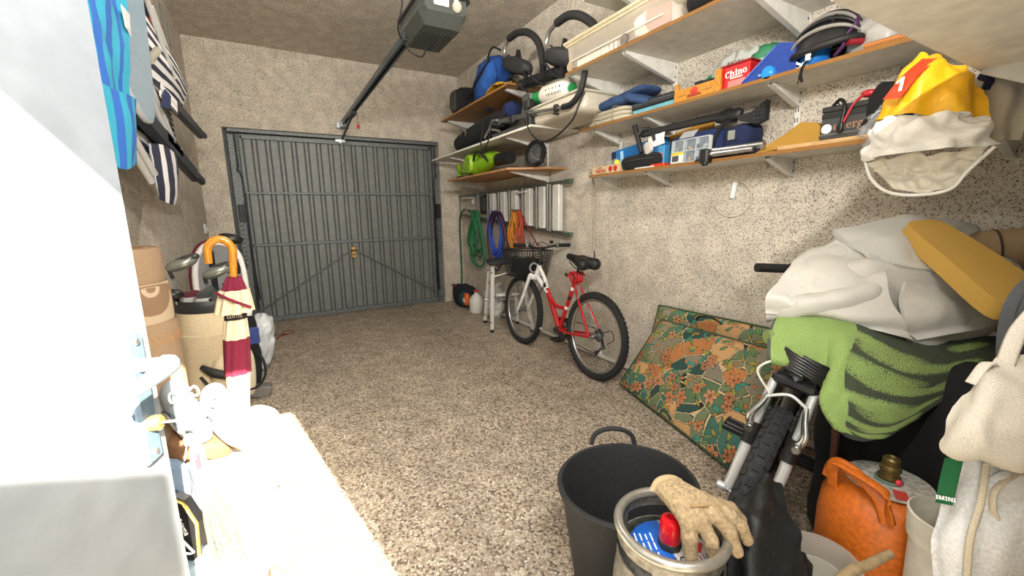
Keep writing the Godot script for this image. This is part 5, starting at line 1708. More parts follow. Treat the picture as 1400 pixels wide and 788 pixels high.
	lathe([Vector2(0.0565, 0.07), Vector2(0.060, 0.085), Vector2(0.060, 0.095), Vector2(0.05, 0.098), Vector2(0.0, 0.096)], Transform3D(Basis(), Vector3(2.175, y, -1.065)), 28)
	put("rim", plast("f0f2f4", 0.35))
	letters("K P", Transform3D(FACE * Basis(Vector3.BACK, PI / 2), Vector3(2.117, y + 0.04, -1.085)), 0.05, mat("f2f4f6", 0.5), cn, "lettering", false, true)
	# helmet
	var h := Vector3(2.18, 1.952, -1.02)
	var hb := Basis(Vector3.RIGHT, -0.06) * Basis(Vector3.BACK, -0.20)
	thing("bicycle_helmet", "black and silver bicycle helmet resting on the blue can on the middle shelf", "helmet", h + Vector3(0, -0.06, 0))
	begin()
	var P := []
	for i in 12:
		var row := []
		var th := PI * 0.54 * i / 11.0
		for j in 32:
			var ph := TAU * j / 32.0
			row.append(h + hb * Vector3(sin(th) * cos(ph) * 0.098, cos(th) * 0.142, sin(th) * sin(ph) * 0.128))
		P.append(row)
	mesh_grid(P, true)
	put("shell", plast("111113", 0.5))
	for k in 9:
		var off := lerpf(-1.25, 1.25, k / 8.0)
		var pts := []
		for i in 15:
			var th := lerpf(-1.45, 1.5, i / 14.0)
			pts.append(h + hb * Vector3(sin(off * (0.75 + 0.25 * cos(th))) * pow(cos(th), 0.6) * 0.103, maxf(0.0, cos(off)) * cos(th) * 0.147 + 0.002, sin(th) * 0.133))
		begin()
		tube(curve(pts, 2), [0.003, 0.0075, 0.009, 0.0075, 0.003], 8)
		put("rib", plast("8f8c86" if k % 2 == 0 else "1b1b1d", 0.4))
	for th in [-0.6, 0.35]:
		var pts2 := []
		for i in 9:
			var off := lerpf(-1.25, 1.25, i / 8.0)
			pts2.append(h + hb * Vector3(sin(off) * cos(th) * 0.101, cos(off) * cos(th) * 0.144, sin(th) * 0.13))
		begin()
		tube(curve(pts2, 2), 0.006, 8)
		put("cross_rib", plast("1b1b1d", 0.5))
	begin()
	var rim := []
	for j in 28:
		var ph := TAU * j / 28.0
		rim.append(h + hb * Vector3(cos(ph) * 0.100, -0.018 - 0.012 * cos(ph * 2.0), sin(ph) * 0.132))
	tube(rim, 0.015, 8, true)
	put("brim", plast("1a1a1c", 0.6))
	begin()
	tube(curve([h + hb * Vector3(-0.06, -0.03, 0.10), h + hb * Vector3(0.0, -0.025, 0.138), h + hb * Vector3(0.06, -0.03, 0.10)], 5), 0.014, 8)
	put("red_edge", plast("8c1f2a", 0.4))
	for q in [[Vector3(2.10, 1.955, -1.05), Vector3(2.085, 1.92, -1.04), Vector3(2.082, 1.88, -1.065), Vector3(2.085, 1.835, -1.075)], [Vector3(2.105, 1.955, -0.98), Vector3(2.085, 1.93, -1.02), Vector3(2.080, 1.88, -1.06), Vector3(2.084, 1.815, -1.08)], [Vector3(2.08, 1.88, -1.063), Vector3(2.082, 1.85, -1.068), Vector3(2.084, 1.818, -1.062)]]:
		lay(q, 0.006, fabric("121214"), "chin_strap", 5, 6, 0.4)
	blk(Vector3(2.080, 1.915, -1.045), Vector3(0.012, 0.03, 0.022), plast("d8dadc", 0.4), "buckle", 0.004)
	thing("plastic_bag", "white plastic bag with a purple squiggle beside the bicycle helmet", "bag", Vector3(2.22, y, -0.86))
	soft(Vector3(2.245, y + 0.095, -0.76), Vector3(0.20, 0.20, 0.42), film("a3a29e", 0.97, 0.3), "body", 2.6, 0.045, 11.0, Basis(Vector3.RIGHT, -0.1), 30, 21)
	lay([Vector3(2.125, y + 0.012, -0.965), Vector3(2.122, y + 0.05, -0.93), Vector3(2.128, y + 0.085, -0.925), Vector3(2.135, y + 0.12, -0.90), Vector3(2.15, y + 0.15, -0.905)], [0.012, 0.016, 0.012, 0.018, 0.014], plast("4a1f52", 0.4), "purple_print", 5, 6, 0.3)
	begin()
	rod(Vector3(2.125, y + 0.014, -0.86), Vector3(2.12, y + 0.014, -0.58), 0.013, 10)
	solo("copper_tube", skin("d08a55", 0.35, 0.6, null, null, Vector3.ONE), "copper coloured tube lying along the edge of the middle shelf", "tube")

func lower_shelf_things() -> void:
	var y := 1.548
	thing("cardboard_tray", "printed cardboard strawberry tray at the far end of the lowest shelf", "tray", Vector3(2.26, y, -2.38))
	var card := skin("d9bf96", 0.9, 0.0, tex_noise("cloth", 0.08, 0.78, 1.0), null, Vector3.ONE * 3.0)
	for q in [[Vector3(2.148, y + 0.028, -2.38), Vector3(0.005, 0.054, 0.28)], [Vector3(2.38, y + 0.028, -2.38), Vector3(0.005, 0.054, 0.28)], [Vector3(2.264, y + 0.032, -2.52), Vector3(0.23, 0.062, 0.005)], [Vector3(2.264, y + 0.032, -2.24), Vector3(0.23, 0.062, 0.005)], [Vector3(2.264, y + 0.003, -2.38), Vector3(0.23, 0.005, 0.28)]]:
		blk(q[0], q[1], card, "side", 0.001)
	letters("Las", Transform3D(FACE, Vector3(2.144, y + 0.045, -2.44)), 0.018, mat("8a3a26", 0.7), null, "lettering", true)
	letters("FRESAS", Transform3D(FACE, Vector3(2.144, y + 0.019, -2.43)), 0.025, mat("9c2c20", 0.7), null, "lettering", false, true)
	for z in [-2.325, -2.275]:
		begin()
		pillow(Vector3(2.1435, y + 0.028, z), Vector3(0.004, 0.04, 0.032), Basis(), 2.0, 0.0, 8.0, 1, 10, 1.4)
		put("strawberry_print", mat("b3271f", 0.6))
	soft(Vector3(2.30, y + 0.06, -2.42), Vector3(0.13, 0.11, 0.16), clear("e8eeea", 0.25), "clear_pack", 4.0, 0.01, 12.0)
	solo_last("clear_pack", "crumpled clear plastic pack standing in the strawberry tray", "pack")
	begin()
	pillow(Vector3(2.185, y + 0.066, -2.30), Vector3(0.046, 0.046, 0.046), Basis(), 2.0)
	solo("yellow_ball", plast("e3e312", 0.5), "small bright yellow ball in the strawberry tray", "ball")
	thing("black_pouch", "long black zip pouch lying on the lowest shelf beside the strawberry tray", "pouch", Vector3(2.19, y, -2.06))
	soft(Vector3(2.195, y + 0.05, -2.06), Vector3(0.11, 0.10, 0.36), fabric("17181a"), "body", 3.5, 0.01, 9.0)
	lay([Vector3(2.14, y + 0.055, -2.2), Vector3(2.135, y + 0.062, -2.05), Vector3(2.14, y + 0.058, -1.92)], 0.003, mat("3d3f42", 0.5), "zip")
	begin()
	box(Vector3(2.145, y + 0.004, -2.0), Vector3(0.03, 0.008, 0.16), Basis(), 0.002)
	solo("white_strip", plast("ecebe6", 0.4), "thin white strip lying in front of the black zip pouch", "strip")
	thing("blue_box", "long blue cardboard box behind the black zip pouch", "box", Vector3(2.29, y, -2.17))
	blk(Vector3(2.29, y + 0.10, -2.17), Vector3(0.08, 0.17, 0.42), plast("1c6fb4", 0.5), "carton", 0.002, Basis(Vector3.RIGHT, -0.09))
	blk(Vector3(2.29, y + 0.078, -2.40), Vector3(0.085, 0.165, 0.05), plast("1a2a4c", 0.5), "dark_end", 0.002, Basis(Vector3.RIGHT, -0.09))
	blk(Vector3(2.248, y + 0.11, -2.32), Vector3(0.002, 0.09, 0.03), mat("9ccbe6", 0.5), "pale_print", 0.0, Basis(Vector3.RIGHT, -0.09))
	begin()
	side_prism([zy(-2.42, y), zy(-1.68, y), zy(-1.68, y + 0.255), zy(-1.73, y + 0.26), zy(-2.40, y + 0.15)], 2.362, 2.378)
	solo("wood_board", wood("d39a3c", 0.6, Vector3(4, 4, 1)), "orange wooden board leaning on the wall at the back of the lowest shelf", "board")
	thing("red_packet", "flat red packet on the edge of the lowest shelf", "packet", Vector3(2.16, y, -1.92))
	blk(Vector3(2.165, y + 0.010, -1.90), Vector3(0.05, 0.018, 0.11), plast("d0361f", 0.4), "packet", 0.003)
	for k in 2:
		thing("small_carton", "small printed carton beside the navy tool bag, " + ["the dark blue one", "the light blue one with pink print"][k], "carton", Vector3(2.2, y, -1.94 + k * 0.05), "small cartons on the lowest shelf")
		blk(Vector3(2.20, y + 0.075, -1.948 + k * 0.052), Vector3(0.06, 0.11, 0.046), plast(["1d5f9c", "3f8fc4"][k], 0.45), "carton", 0.002)
		soft(Vector3(2.169, y + 0.065, -1.948 + k * 0.052), Vector3(0.003, 0.05, 0.03), mat(["7d3040", "b86a84"][k], 0.5), "print", 2.2, 0.0, 8.0, Basis(), 10)
	thing("paper_roll", "curled white instruction sheet in front of the blue box", "paper", Vector3(2.18, y + 0.1, -1.95))
	begin()
	cloth([[Vector3(2.17, y + 0.20, -2.0), Vector3(2.165, y + 0.215, -1.94), Vector3(2.17, y + 0.22, -1.87)], [Vector3(2.165, y + 0.16, -2.0), Vector3(2.155, y + 0.165, -1.94), Vector3(2.16, y + 0.17, -1.87)], [Vector3(2.17, y + 0.125, -1.98), Vector3(2.165, y + 0.13, -1.93), Vector3(2.17, y + 0.14, -1.87)]], 5, 5, 0.002, 0.004, 8.0)
	put("sheet", mat("e9e4e2", 0.7))
	begin()
	cyl(Vector3(2.165, y + 0.125, -1.985), Vector3(2.14, y + 0.122, -1.99), 0.038, 20)
	put("round_end", plast("d9d4cc", 0.5))
	# T-handled tool
	thing("telescopic_tool", "black telescopic tool with T handle and studded pad lying over the navy tool bag", "tool", Vector3(2.22, y + 0.18, -1.7))
	var bk := plast("18181a", 0.5)
	begin()
	rod(Vector3(2.125, 1.825, -2.085), Vector3(2.125, 1.648, -2.015), 0.017, 10)
	put("handle_bar", bk)
	lay([Vector3(2.125, 1.755, -2.055), Vector3(2.14, 1.79, -2.02), Vector3(2.16, 1.775, -1.97), Vector3(2.16, 1.71, -1.94)], 0.014, bk, "arch", 5, 8)
	begin()
	bar(Vector3(2.15, 1.765, -2.05), Vector3(2.24, 1.79, -1.45), 0.03, 0.04, Vector3.UP, 0.006)
	put("long_bar", bk)
	begin()
	pillow(Vector3(2.235, 1.78, -1.50), Vector3(0.06, 0.07, 0.16), Basis(), 3.0, 0.01, 12.0)
	put("coupling", bk)
	begin()
	side_prism([zy(-1.44, 1.765), zy(-1.36, 1.77), zy(-1.285, 1.815), zy(-1.285, 1.72), zy(-1.33, 1.705), zy(-1.42, 1.735)], 2.21, 2.25)
	var pad := put("pad", bk)
	for i in 4:
		for j in 3:
			begin()
			cyl(Vector3(2.211, 1.728 + i * 0.020, -1.335 + j * 0.018 ), Vector3(2.203, 1.728 + i * 0.020, -1.335 + j * 0.018), 0.006, 8, 0.002)
			put("stud", plast("2a2a2c", 0.5), pad)
	# navy tool bag
	thing("tool_bag", "navy blue tool bag with grey patches standing on the lowest shelf", "bag", Vector3(2.27, y, -1.63))
	var nv := fabric("1b2c5c")
	begin()
	pillow(Vector3(2.275, y + 0.088, -1.68), Vector3(0.19, 0.175, 0.36), Basis(Vector3.RIGHT, -0.04), 6.0, 0.006, 9.0)
	put("body", nv)
	soft(Vector3(2.285, y + 0.095, -1.44), Vector3(0.17, 0.17, 0.17), fabric("17244c"), "end_pouch", 3.5, 0.012, 9.0)
	blk(Vector3(2.195, y + 0.168, -1.72), Vector3(0.06, 0.004, 0.10), fabric("b9bcc0"), "grey_flash", 0.001, Basis(Vector3.BACK, 0.8))
	blk(Vector3(2.197, y + 0.12, -1.45), Vector3(0.006, 0.05, 0.04), fabric("99a093"), "grey_label", 0.002)
	lay([Vector3(2.19, y + 0.05, -1.55), Vector3(2.175, y + 0.12, -1.53), Vector3(2.19, y + 0.185, -1.49), Vector3(2.25, y + 0.2, -1.46)], 0.012, fabric("121316"), "strap", 5, 6, 0.4)
	for z in [-1.56, -1.6]:
		lay([Vector3(2.178, y + 0.01, z), Vector3(2.176, y + 0.09, z), Vector3(2.19, y + 0.17, z)], 0.006, fabric("22366c"), "piping")
	# organizer box
	thing("organizer_box", "clear compartment box of small parts leaning on the navy tool bag", "organizer", Vector3(2.15, y, -1.67))
	var tilt := Basis(Vector3.BACK, -0.06)
	var oc := Vector3(2.158, y + 0.068, -1.67)
	begin()
	for q in [[Vector3(-0.014, 0, 0), Vector3(0.002, 0.13, 0.25)], [Vector3(0.014, 0, 0), Vector3(0.002, 0.13, 0.25)]]:
		box(oc + tilt * q[0], q[1], tilt, 0.0)
	put("cover", film("aebcc4", 0.16, 0.3))
	for k in 4:
		begin()
		box(oc + tilt * Vector3(0, 0, -0.125 + k * 0.0833), Vector3(0.028, 0.13, 0.003), tilt, 0.0)
		put("divider", film("dfe4e6", 0.8))
	for k in 3:
		begin()
		box(oc + tilt * Vector3(0, -0.065 + k * 0.065, 0), Vector3(0.028, 0.003, 0.25), tilt, 0.0)
		put("divider", film("dfe4e6", 0.8))
	for k in 10:
		begin()
		pillow(oc + tilt * Vector3(0.002, -0.05 + (0.065 if k > 4 else 0.0), -0.10 + (k % 5) * 0.048), Vector3(0.018, 0.02, 0.03), Basis(Vector3.RIGHT, k), 3.0, 0.006, 40.0, k, 8)
		put("small_part", mat(["8e9194", "5a5e62", "b79a58", "40464c", "c9cbc8"][k % 5], 0.4, 0.4))
	blk(oc + tilt * Vector3(-0.0165, -0.034, -0.078), Vector3(0.002, 0.058, 0.082), mat("e6e3d2", 0.5), "label", 0.0, tilt)
	blk(oc + tilt * Vector3(-0.018, -0.013, -0.078), Vector3(0.002, 0.014, 0.082), mat("e0bd1f", 0.5), "yellow_band", 0.0, tilt)
	blk(oc + tilt * Vector3(-0.018, -0.040, -0.09), Vector3(0.002, 0.034, 0.046), mat("3d3d45", 0.5), "label_picture", 0.0, tilt)
	# tripod
	thing("folded_tripod", "silver folded tripod with a black clamp on the edge of the lowest shelf", "tripod", Vector3(2.12, y, -1.4))
	begin()
	rod(Vector3(2.115, y + 0.022, -1.52), Vector3(2.118, y + 0.022, -1.275), 0.014, 12)
	put("leg", steel("cfd0d0", 0.25))
	begin()
	rod(Vector3(2.145, y + 0.042, -1.52), Vector3(2.15, y + 0.040, -1.24), 0.017, 12)
	put("leg", steel("cfd0d0", 0.25))
	begin()
	cyl(Vector3(2.118, y + 0.022, -1.278), Vector3(2.118, y + 0.022, -1.266), 0.013)
	put("leg_tip", mat("1a1a1b", 0.5))
	blk(Vector3(2.115, y + 0.015, -1.535), Vector3(0.06, 0.075, 0.05), bk, "clamp", 0.008)
	blk(Vector3(2.10, y - 0.018, -1.53), Vector3(0.03, 0.035, 0.03), bk, "wing_nut", 0.006)
	begin()
	rod(Vector3(2.11, y + 0.01, -1.535), Vector3(2.11, y - 0.002, -1.60), 0.006, 6)
	put("screw_bar", bk)
	begin()
	side_prism([zy(-1.30, y + 0.002), zy(-1.16, y + 0.075), zy(-1.09, y + 0.118), zy(-1.03, y + 0.105), zy(-1.01, y + 0.085), zy(-1.008, y + 0.022), zy(-1.13, y + 0.02), zy(-1.26, y + 0.002)], 2.17, 2.36)
	solo("foam_wedge", skin("cfa044", 0.95, 0.0, tex_noise("foam", 0.15, 0.75, 1.0), tex_bump("pile", 0.3, 14.0), Vector3.ONE * 6.0, 0.5), "yellow foam wedge on the lowest shelf between the tripod and the car battery", "foam")
	begin()
	box(Vector3(2.24, y + 0.009, -0.96), Vector3(0.21, 0.017, 0.42), Basis(), 0.001)
	solo("wood_plank", wood("dcb27c", 0.6, Vector3(5, 5, 1)), "pale wooden plank under the car battery", "plank")
	# battery
	thing("car_battery", "dark grey car battery with a round white sticker and coppery lettering", "battery", Vector3(2.23, y + 0.018, -0.90))
	var g := plast("3f403e", 0.4)
	var b := Vector3(2.235, y + 0.018, -0.905)
	blk(b + Vector3(0, 0.058, 0), Vector3(0.16, 0.115, 0.19), g, "case", 0.004)
	blk(b + Vector3(0, 0.128, 0), Vector3(0.165, 0.024, 0.195), plast("2c2d2c", 0.4), "lid", 0.004)
	blk(b + Vector3(0, 0.022, 0), Vector3(0.166, 0.006, 0.196), plast("6a6b69", 0.4), "ledge", 0.001)
	blk(b + Vector3(-0.0815, 0.10, 0), Vector3(0.003, 0.02, 0.188), plast("232423", 0.4), "dark_band", 0.001)
	begin()
	cyl(b + Vector3(-0.0795, 0.047, -0.072), b + Vector3(-0.083, 0.047, -0.072), 0.020, 20, 0.001)
	put("white_sticker", mat("e8e4dc", 0.5))
	letters("energy", Transform3D(FACE, b + Vector3(-0.0815, 0.052, 0.018)), 0.030, mat("b58a6c", 0.4, 0.4), null, "lettering", true)
	for s in [-1.0, 1.0]:
		begin()
		cyl(b + Vector3(-0.04, 0.14, s * 0.06), b + Vector3(-0.04, 0.158, s * 0.06), 0.009)
		put("terminal", steel("8b8b88", 0.4))
	soft(b + Vector3(-0.05, 0.168, 0.055), Vector3(0.04, 0.03, 0.05), plast("b51f2c", 0.35), "red_clamp", 2.5)
	lay([b + Vector3(-0.065, 0.16, 0.04), b + Vector3(-0.085, 0.13, 0.02), b + Vector3(-0.09, 0.08, 0.0), b + Vector3(-0.092, 0.055, -0.01)], 0.005, plast("b51f2c", 0.35), "red_lead")
	lay([b + Vector3(-0.05, 0.145, -0.07), b + Vector3(-0.06, 0.165, -0.04), b + Vector3(-0.085, 0.13, -0.01), b + Vector3(-0.09, 0.08, -0.012), b + Vector3(-0.093, 0.04, -0.018)], 0.007, plast("121213", 0.4), "black_lead")
	soft(b + Vector3(-0.092, 0.045, -0.015), Vector3(0.02, 0.05, 0.025), plast("121213", 0.4), "black_clip", 2.5)
	thing("sports_shoe", "black sports shoe with grey chevrons standing beside the car battery", "shoe", Vector3(2.25, y, -0.73))
	soft(Vector3(2.22, y + 0.115, -0.785), Vector3(0.16, 0.20, 0.125), fabric("131315"), "upper", 3.6, 0.015, 10.0, Basis(Vector3.RIGHT, 0.12), 20, 5)
	soft(Vector3(2.21, y + 0.05, -0.79), Vector3(0.18, 0.09, 0.14), fabric("17171a"), "toe", 2.6, 0.01, 10.0)
	for k in 3:
		lay([Vector3(2.136, y + 0.085 + k * 0.014, -0.812 + k * 0.012), Vector3(2.132, y + 0.098 + k * 0.014, -0.792 + k * 0.012), Vector3(2.136, y + 0.12 + k * 0.01, -0.785 + k * 0.012)], 0.004, plast("77777a", 0.5), "chevron")
	thing("blue_cup", "dark blue cup lying in a clear bag at the near end of the lowest shelf", "cup", Vector3(2.12, y, -0.80))
	begin()
	lathe([Vector2(0.0, 0.0), Vector2(0.032, 0.002), Vector2(0.040, 0.09), Vector2(0.043, 0.09), Vector2(0.034, -0.003), Vector2(0.0, -0.004)], axes(Vector3(2.19, y + 0.045, -0.735), Vector3(-0.9, 0.1, -0.45)), 24)
	put("cup", plast("1c3c8c", 0.3))
	begin()
	lathe([Vector2(0.040, 0.088), Vector2(0.0445, 0.088), Vector2(0.0445, 0.094), Vector2(0.040, 0.094)], axes(Vector3(2.19, y + 0.045, -0.735), Vector3(-0.9, 0.1, -0.45)), 24)
	put("white_rim", plast("dfe6ee", 0.3))
	soft(Vector3(2.135, y + 0.022, -0.77), Vector3(0.12, 0.11, 0.12), film("e6e8e8", 0.22, 0.3), "bag_film", 2.6, 0.05, 16.0, Basis(), 26, 31)
	solo_last("clear_bag", "crumpled clear bag round the dark blue cup on the lowest shelf", "bag")

func ladder_loop(c: Vector3, rz: float, ry: float, turns: float, m: Material, r: float, called: String, sd: int) -> MeshInstance3D:
	# a hanging coil: overlapping elongated loops from one hook
	var rng := RandomNumberGenerator.new()
	rng.seed = sd
	var pts := []
	var n := int(turns * 14)
	var k0 := 1.0
	var dz := 0.0
	for i in n:
		if i % 14 == 0:
			k0 = rng.randf_range(0.72, 1.05)
			dz = rng.randf_range(-0.4, 0.4) * rz
		var a := TAU * i / 14.0
		pts.append(c + Vector3(-0.012 * (i / 14) + 0.01 * sin(i * 1.3), -ry * k0 + ry * k0 * cos(a), (dz + rz * rng.randf_range(0.85, 1.1)) * sin(a) * (0.55 - 0.45 * cos(a))))
	begin()
	tube(curve(pts, 4), r, 7)
	return put(called, m)

func right_wall_things() -> void:
	var alu := steel("b6b8b4", 0.4)
	thing("ladder", "aluminium ladder hung sideways on the right wall with broad bright treads", "ladder", Vector3(2.34, 1.1, -4.3))
	begin()
	bar(Vector3(2.34, 1.515, -5.62), Vector3(2.34, 1.545, -3.10), 0.028, 0.035)
	put("side_rail", steel("8d9288", 0.45))
	begin()
	bar(Vector3(2.34, 1.265, -5.58), Vector3(2.34, 1.075, -3.10), 0.028, 0.035)
	put("side_rail", steel("8d9288", 0.45))
	for s in [[Vector3(2.34, 1.548, -3.07)], [Vector3(2.34, 1.072, -3.07)]]:
		blk(s[0], Vector3(0.036, 0.042, 0.10), plast("4c5a4a", 0.6), "rubber_foot", 0.006)
	blk(Vector3(2.34, 1.39, -5.60), Vector3(0.02, 0.26, 0.022), alu, "end_bar", 0.003)
	for z in [-4.56, -4.28, -4.02, -3.74, -3.47, -3.23]:
		var t: float = (z + 5.58) / 2.5
		var y0 := lerpf(1.265, 1.075, t)
		var y1 := lerpf(1.515, 1.545, t)
		blk(Vector3(2.335, (y0 + y1) / 2.0, z), Vector3(0.05, y1 - y0 - 0.03, 0.10), skin("e4e4de", 0.4, 0.3, null, null, Vector3.ONE), "tread", 0.005)
		blk(Vector3(2.30, (y0 + y1) / 2.0, z - 0.075), Vector3(0.016, y1 - y0 - 0.02, 0.018), alu, "rung", 0.003)
	for z in [-4.93, -3.36]:
		var t: float = (z + 5.58) / 2.5
		var y0 := lerpf(1.265, 1.075, t)
		var y1 := lerpf(1.515, 1.545, t)
		blk(Vector3(2.31, (y0 + y1) / 2.0, z), Vector3(0.02, y1 - y0, 0.024), alu, "rung", 0.003)
	for z in [-5.3, -3.85]:
		thing("ladder_bracket", "white wall arm holding the ladder, " + ("nearest the garage door" if z < -5.0 else "over the handlebars of the red bicycle"), "bracket", Vector3(2.4, 1.49, z), "wall arms holding the ladder")
		blk(Vector3(2.345, 1.488, z), Vector3(0.13, 0.014, 0.24), plast("ecebe6", 0.4), "arm", 0.003)
		blk(Vector3(2.402, 1.46, z), Vector3(0.014, 0.10, 0.05), plast("ecebe6", 0.4), "plate", 0.003)
	thing("hanging_case", "flat black case hanging behind the ladder's far end", "case", Vector3(2.38, 1.28, -4.83))
	blk(Vector3(2.375, 1.385, -4.83), Vector3(0.05, 0.22, 0.28), plast("1e2023", 0.5), "shell", 0.012)
	blk(Vector3(2.347, 1.385, -4.83), Vector3(0.006, 0.17, 0.22), plast("26292d", 0.45), "front_panel", 0.003)
	blk(Vector3(2.375, 1.51, -4.83), Vector3(0.02, 0.03, 0.09), plast("1e2023", 0.5), "grip", 0.006)
	# hoses and cords on hooks below the ladder
	var hooks := [[-5.12, "green hose"], [-4.42, "blue hose"], [-3.92, "orange cords"]]
	for h in hooks:
		thing("coil_hook", "steel wall hook carrying the " + h[1], "hook", Vector3(2.4, 1.3, h[0]), "wall hooks under the ladder")
		lay([Vector3(2.41, 1.33, h[0]), Vector3(2.34, 1.31, h[0]), Vector3(2.24, 1.305, h[0]), Vector3(2.23, 1.34, h[0])], 0.008, steel(), "hook", 4, 8)
	var green := plast("1e6a3c", 0.45)
	thing("garden_hose", "green garden hose coiled on the right wall under the ladder's far end", "hose", Vector3(2.32, 0.6, -5.0))
	ladder_loop(Vector3(2.32, 1.31, -5.05), 0.24, 0.30, 5.0, green, 0.013, "coil", 7)
	ladder_loop(Vector3(2.30, 1.30, -4.92), 0.27, 0.34, 3.0, plast("27764a", 0.45), 0.013, "coil", 19)
	lay([Vector3(2.30, 1.30, -5.10), Vector3(2.28, 1.33, -5.32), Vector3(2.29, 1.2, -5.50), Vector3(2.30, 0.8, -5.54), Vector3(2.30, 0.35, -5.54), Vector3(2.27, 0.08, -5.58), Vector3(2.22, 0.02, -5.66)], 0.013, plast("22583a", 0.45), "tail", 6)
	thing("blue_hose", "blue hose bundled with black and red cords on the right wall under the ladder", "hose", Vector3(2.3, 0.6, -4.4))
	for k in 7:
		var w := 0.145 - 0.006 * k
		var dx := 0.016 * (k % 3)
		var c := Vector3(2.30 - dx, 0, -4.40)
		begin()
		tube(curve([c + Vector3(0, 1.30, -0.02), c + Vector3(0, 1.2, -w), c + Vector3(0, 1.0, -w * 1.1), c + Vector3(0, 0.80 + k * 0.012, -w * 0.6), c + Vector3(0, 0.735 + k * 0.014, 0), c + Vector3(0, 0.80 + k * 0.012, w * 0.7), c + Vector3(0, 1.0, w * 1.15), c + Vector3(0, 1.2, w)], 5, true), 0.012, 7, true)
		put("loop", plast("23429e" if k % 2 else "3055b8", 0.4))
	for k in 3:
		var c := Vector3(2.26 + k * 0.012, 0, -4.38 + k * 0.03)
		begin()
		tube(curve([c + Vector3(0, 1.29, 0), c + Vector3(0, 1.1, -0.19), c + Vector3(0, 0.8, -0.17), c + Vector3(0, 0.60 + k * 0.05, 0.02), c + Vector3(0, 0.8, 0.2), c + Vector3(0, 1.1, 0.18)], 5, true), 0.009, 6, true)
		put("cord_loop", plast(["1b1b1d", "6e2230", "1c1c20"][k], 0.5))
	thing("extension_cables", "orange and red cables hanging on the right wall behind the bicycle basket", "cables", Vector3(2.3, 0.8, -3.9))
	ladder_loop(Vector3(2.32, 1.30, -3.98), 0.10, 0.20, 5.0, plast("d98a1f", 0.5), 0.009, "orange_cord", 3)
	ladder_loop(Vector3(2.29, 1.30, -3.84), 0.09, 0.22, 3.0, plast("b5402a", 0.5), 0.008, "red_cord", 5)
	lay([Vector3(2.30, 1.3, -3.86), Vector3(2.29, 1.15, -3.72), Vector3(2.28, 0.98, -3.52), Vector3(2.28, 0.9, -3.42)], 0.007, plast("7a1f1a", 0.5), "dark_red_cord")
	# hanging string and ring
	thing("hanging_string", "pale strings with a dark tip hanging from the lowest shelf's far corner", "string", Vector3(2.36, 0.8, -2.75))
	for k in 3:
		lay([Vector3(2.145 + k * 0.006, 1.60, -2.56), Vector3(2.27, 1.50, -2.66 + 0.01 * k), Vector3(2.385, 1.35, -2.80 + k * 0.03), Vector3(2.39, 1.1, -2.81 + k * 0.03), Vector3(2.39, 0.93 + (0.0 if k == 0 else 0.06), -2.80 + k * 0.035)], 0.0035, fabric("d9d2c0"), "strand")
	begin()
	rod(Vector3(2.39, 0.94, -2.765), Vector3(2.39, 0.79, -2.755), 0.006, 6)
	put("dark_tip", mat("2d2622", 0.5))
	thing("wire_ring", "thin pale wire ring hanging on a white clip under the lowest shelf", "ring", Vector3(2.4, 1.22, -1.545))
	begin()
	var ring := []
	for k in 32: ring.append(Vector3(2.398, 1.335 + 0.105 * sin(TAU * k / 32.0), -1.545 + 0.115 * cos(TAU * k / 32.0)))
	tube(ring, 0.003, 6, true)
	put("wire", mat("cfc6b4", 0.5))
	blk(Vector3(2.397, 1.385, -1.542), Vector3(0.012, 0.10, 0.030), mat("dfe3e8", 0.35), "clip", 0.004, Basis(Vector3.RIGHT, 0.15))
	blk(Vector3(2.389, 1.385, -1.542), Vector3(0.006, 0.085, 0.006), mat("f6f8fa", 0.35), "clip_rib", 0.001, Basis(Vector3.RIGHT, 0.15))
	# step stool
	thing("step_stool", "white framed step stool with a black top beside the red bicycle's front wheel", "stool", Vector3(2.13, 0, -3.95))
	var wf := skin("dcdcd6", 0.4, 0.2, null, null, Vector3.ONE)
	for q in [[Vector3(2.0, 0.735, -3.95), Vector3(1.945, 0.03, -3.89)], [Vector3(2.05, 0.735, -4.12), Vector3(2.06, 0.03, -4.30)], [Vector3(2.25, 0.755, -3.80), Vector3(2.32, 0.03, -3.66)], [Vector3(2.29, 0.755, -3.98), Vector3(2.36, 0.03, -4.06)]]:
		begin()
		bar(q[0], q[1], 0.028, 0.04, Vector3.RIGHT, 0.006)
		var lg := put("leg", wf)
		blk(q[1] - Vector3(0, 0.015, 0), Vector3(0.036, 0.03, 0.044), plast("232324", 0.6), "rubber_foot", 0.006, Basis(), lg)
		for f in [0.12, 0.88]:
			begin()
			var e: Vector3 = q[0].lerp(q[1], f)
			cyl(e + Vector3(-0.016, 0, 0.012), e + Vector3(-0.024, 0, 0.018), 0.008, 8, 0.001)
			put("rivet", mat("3a3a3a", 0.4, 0.4), lg)
	begin()
	box(Vector3(2.13, 0.765, -3.94), Vector3(0.36, 0.05, 0.24), Basis(Vector3.UP, -0.35) * Basis(Vector3.BACK, 0.06), 0.012)
	put("top_step", plast("1d1e20", 0.6))
	for q in [[Vector3(1.985, 0.55, -3.935), Vector3(2.05, 0.5, -4.18)], [Vector3(2.0, 0.60, -3.94), Vector3(2.26, 0.68, -3.80)], [Vector3(2.02, 0.3, -4.22), Vector3(2.33, 0.3, -4.05)]]:
		begin()
		rod(q[0], q[1], 0.008, 8)
		put("brace", steel("c9c9c2", 0.35))
	blk(Vector3(2.20, 0.38, -4.02), Vector3(0.26, 0.03, 0.14), wf, "lower_step", 0.006, Basis(Vector3.UP, -0.3))
	# bags in the corner
	thing("corner_bag", "dark navy bag with teal trim on the floor in the far right corner", "bag", Vector3(2.25, 0, -5.3))
